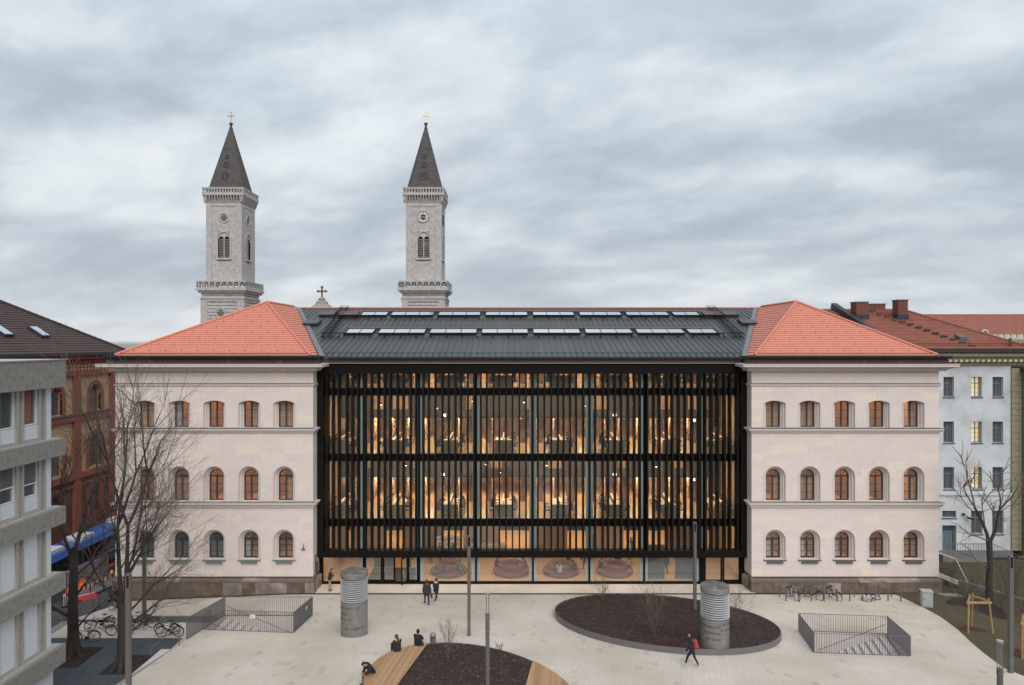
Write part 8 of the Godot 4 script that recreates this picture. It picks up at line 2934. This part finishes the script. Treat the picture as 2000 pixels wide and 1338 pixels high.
	part(rl, "strip", Shape.new().box(Vector3(-3.2, 0.1, -0.1), Vector3(3.2, 0.5, 0.1)), M.barrier_red)
	for k in 4:
		part(rl, "foot", Shape.new().box(Vector3(-2.8 + k * 1.8, 0, -0.3), Vector3(-2.4 + k * 1.8, 0.12, 0.3)), M.rubber)
	# cabinet, staked saplings, garden rail on the right
	var cab := thing("electric_cabinet", "pale grey electric cabinet at the lawn edge", "cabinet", on_yard(29.75, 4.4), -0.25)
	part(cab, "body", Shape.new().box(Vector3(-0.34, -0.2, -0.28), Vector3(0.34, 1.08, 0.28)), M.cabinet)
	part(cab, "lid", Shape.new().box(Vector3(-0.38, 1.083, -0.32), Vector3(0.38, 1.15, 0.32)), M.cabinet)
	part(cab, "door", Shape.new().box(Vector3(-0.30, 0.1, 0.282), Vector3(0.30, 1.0, 0.30)), M.cabinet)
	part(cab, "lock", Shape.new().box(Vector3(-0.26, 0.55, 0.302), Vector3(-0.20, 0.65, 0.32)), M.grey_steel)
	for s in [[29.1, 10.5, "staked sapling frame beside the lawn's bare patch"], [29.0, 15.2, "staked sapling frame cut by the picture's edge"]]:
		var f := thing("tree_stake_frame", s[2], "tree stakes", on_yard(s[0], s[1]) - Vector3.UP * 0.1, 0.15, "tree stake frames")
		for p in [[-0.75, 0.35, -0.62], [0.85, 0.55, 0.66], [0.0, -0.5, -0.02], [0.35, -0.6, 0.28]]:
			part(f, "stake", Shape.new().tube([Vector3(p[0], -0.2, p[1]), Vector3(p[2], 2.25, p[1] * 0.7)], [0.055, 0.05], 8), M.fresh_wood)
		part(f, "crossbar", Shape.new().bar(Vector3(-0.80, 2.02, 0.30), Vector3(0.82, 1.98, 0.44), 0.06, 0.14), M.fresh_wood)
		part(f, "crossbar", Shape.new().bar(Vector3(-0.70, 2.06, 0.24), Vector3(0.1, 2.1, -0.40), 0.05, 0.12), M.fresh_wood)
		part(f, "crossbar", Shape.new().bar(Vector3(0.72, 2.05, 0.40), Vector3(0.3, 2.1, -0.45), 0.05, 0.12), M.fresh_wood)
		part(f, "tie", Shape.new().tube([Vector3(-0.5, 2.12, 0.25), Vector3(0.0, 2.2, 0.0), Vector3(0.4, 2.12, 0.3)], [0.02, 0.03, 0.02], 5), M.twig)
		shrub("thin bare sapling inside the %s" % s[2], on_yard(s[0] + 0.1, s[1]) - Vector3.UP * 0.1, 2.6, 0.05, 2, 300 + int(s[1]), M.twig, "sapling", "staked saplings")
		setting("sapling_soil", Shape.new().lathe([Vector2(0.9, -0.1), Vector2(0.75, 0.05), Vector2(0, 0.07)], 16, on_yard(s[0], s[1]) - Vector3.UP * 0.06), M.root_orange)
	var gr := thing("garden_railing", "pale railing sloping down behind the stone wing's corner", "railing", Vector3(34.4, 0, -2.0))
	part(gr, "top_rail", Shape.new().tube([Vector3(-0.8, 2.6, -1.2), Vector3(1.55, 1.9, 0.0), Vector3(2.3, 0.0, 0.5)], [0.04, 0.04, 0.04], 6), M.bright_steel)
	for k in 12:
		var t := k / 11.0
		part(gr, "bar", Shape.new().bar(Vector3(-0.8 + 2.35 * t, 2.6 - 0.7 * t, -1.2 + 1.2 * t), Vector3(-0.8 + 2.35 * t, 1.2 - 1.0 * t, -1.2 + 1.2 * t), 0.025), M.pole_steel)
	part(gr, "kerb", Shape.new().bar(Vector3(-0.9, 1.0, -1.2), Vector3(1.7, 0.0, 0.1), 0.25, 0.3), M.concrete_white)
	part(gr, "wall", Shape.new().bar(Vector3(1.7, -0.2, 0.1), Vector3(8.5, -1.2, 6.5), 0.25, 0.9), M.grey_plinth)
	var pr := thing("stair_railing", "grey bar railing at the pale building's door", "railing", Vector3(42.0, 0.2, -8.6))
	part(pr, "rail", Shape.new().bar(Vector3(-2.6, 1.0, 0), Vector3(1.6, 1.0, 0), 0.05).bar(Vector3(1.6, 1.0, 0), Vector3(4.2, -0.2, 0), 0.05), M.pole_steel)
	for k in 28:
		var x := -2.6 + k * 0.24
		var ty := 1.0 if x < 1.6 else 1.0 - (x - 1.6) * 0.46
		part(pr, "bar", Shape.new().bar(Vector3(x, ty, 0), Vector3(x, ty - 1.05, 0), 0.03), M.pole_steel)
	part(pr, "landing", Shape.new().box(Vector3(-3.0, -1.8, -1.38), Vector3(1.6, -0.05, 0.1)), M.grey_plinth)


func build_bus() -> void:
	# blue city bus standing along the street: local x along the bus
	var b := thing("city_bus", "blue city bus with dark windows on the street behind the hoarding", "bus", Vector3(-37.4, -0.5, -6.5), PI / 2)
	var L := 9.0
	part(b, "lower_body", Shape.new().box(Vector3(-L, 0.35, -1.25), Vector3(L, 1.35, 1.25)), M.bus_blue)
	part(b, "window_band", Shape.new().box(Vector3(-L + 0.03, 1.35, -1.22), Vector3(L - 0.03, 2.55, 1.22)), M.bus_glass)
	for k in 12:
		part(b, "window_post", Shape.new().box(Vector3(-L + 0.1 + k * 1.6, 1.36, 1.221), Vector3(-L + 0.2 + k * 1.6, 2.54, 1.24)), M.bike_black)
	part(b, "roof_edge", Shape.new().hexa([Vector3(-L, 2.55, 1.25), Vector3(L, 2.55, 1.25), Vector3(L, 2.55, -1.25), Vector3(-L, 2.55, -1.25), Vector3(-L + 0.1, 2.95, 1.05), Vector3(L - 0.1, 2.95, 1.05), Vector3(L - 0.1, 2.95, -1.05), Vector3(-L + 0.1, 2.95, -1.05)]), M.bus_blue)
	part(b, "roof", Shape.new().box(Vector3(-L + 0.1, 2.951, -1.04), Vector3(L - 0.1, 3.0, 1.04)), M.bus_blue)
	for k in [[-5.5, -3.8], [-1.5, 0.3], [4.5, 6.0]]:
		part(b, "roof_unit", Shape.new().box(Vector3(k[0], 3.003, -0.8), Vector3(k[1], 3.28, 0.7)), M.bus_white)
	for x in [-6.2, 1.2, 6.4]:
		part(b, "wheel", Shape.new().tube([Vector3(x, 0.48, 1.0), Vector3(x, 0.48, 1.27)], [0.48, 0.48], 20), M.rubber)
	part(b, "door", Shape.new().box(Vector3(3.0, 0.4, 1.251), Vector3(4.4, 2.5, 1.27)), M.bus_glass)
	part(b, "stripe", Shape.new().box(Vector3(-L, 1.18, 1.251), Vector3(2.9, 1.24, 1.262)), M.bus_white)


func _ready() -> void:
	rng.seed = 20240
	build_view()
	build_materials()
	build_ground()
	build_wings()
	build_hall()
	build_concrete_block()
	build_brick_block()
	build_pale_building()
	build_church()
	build_beds()
	build_pits()
	build_trees()
	build_interior()
	build_objects()
	build_people()
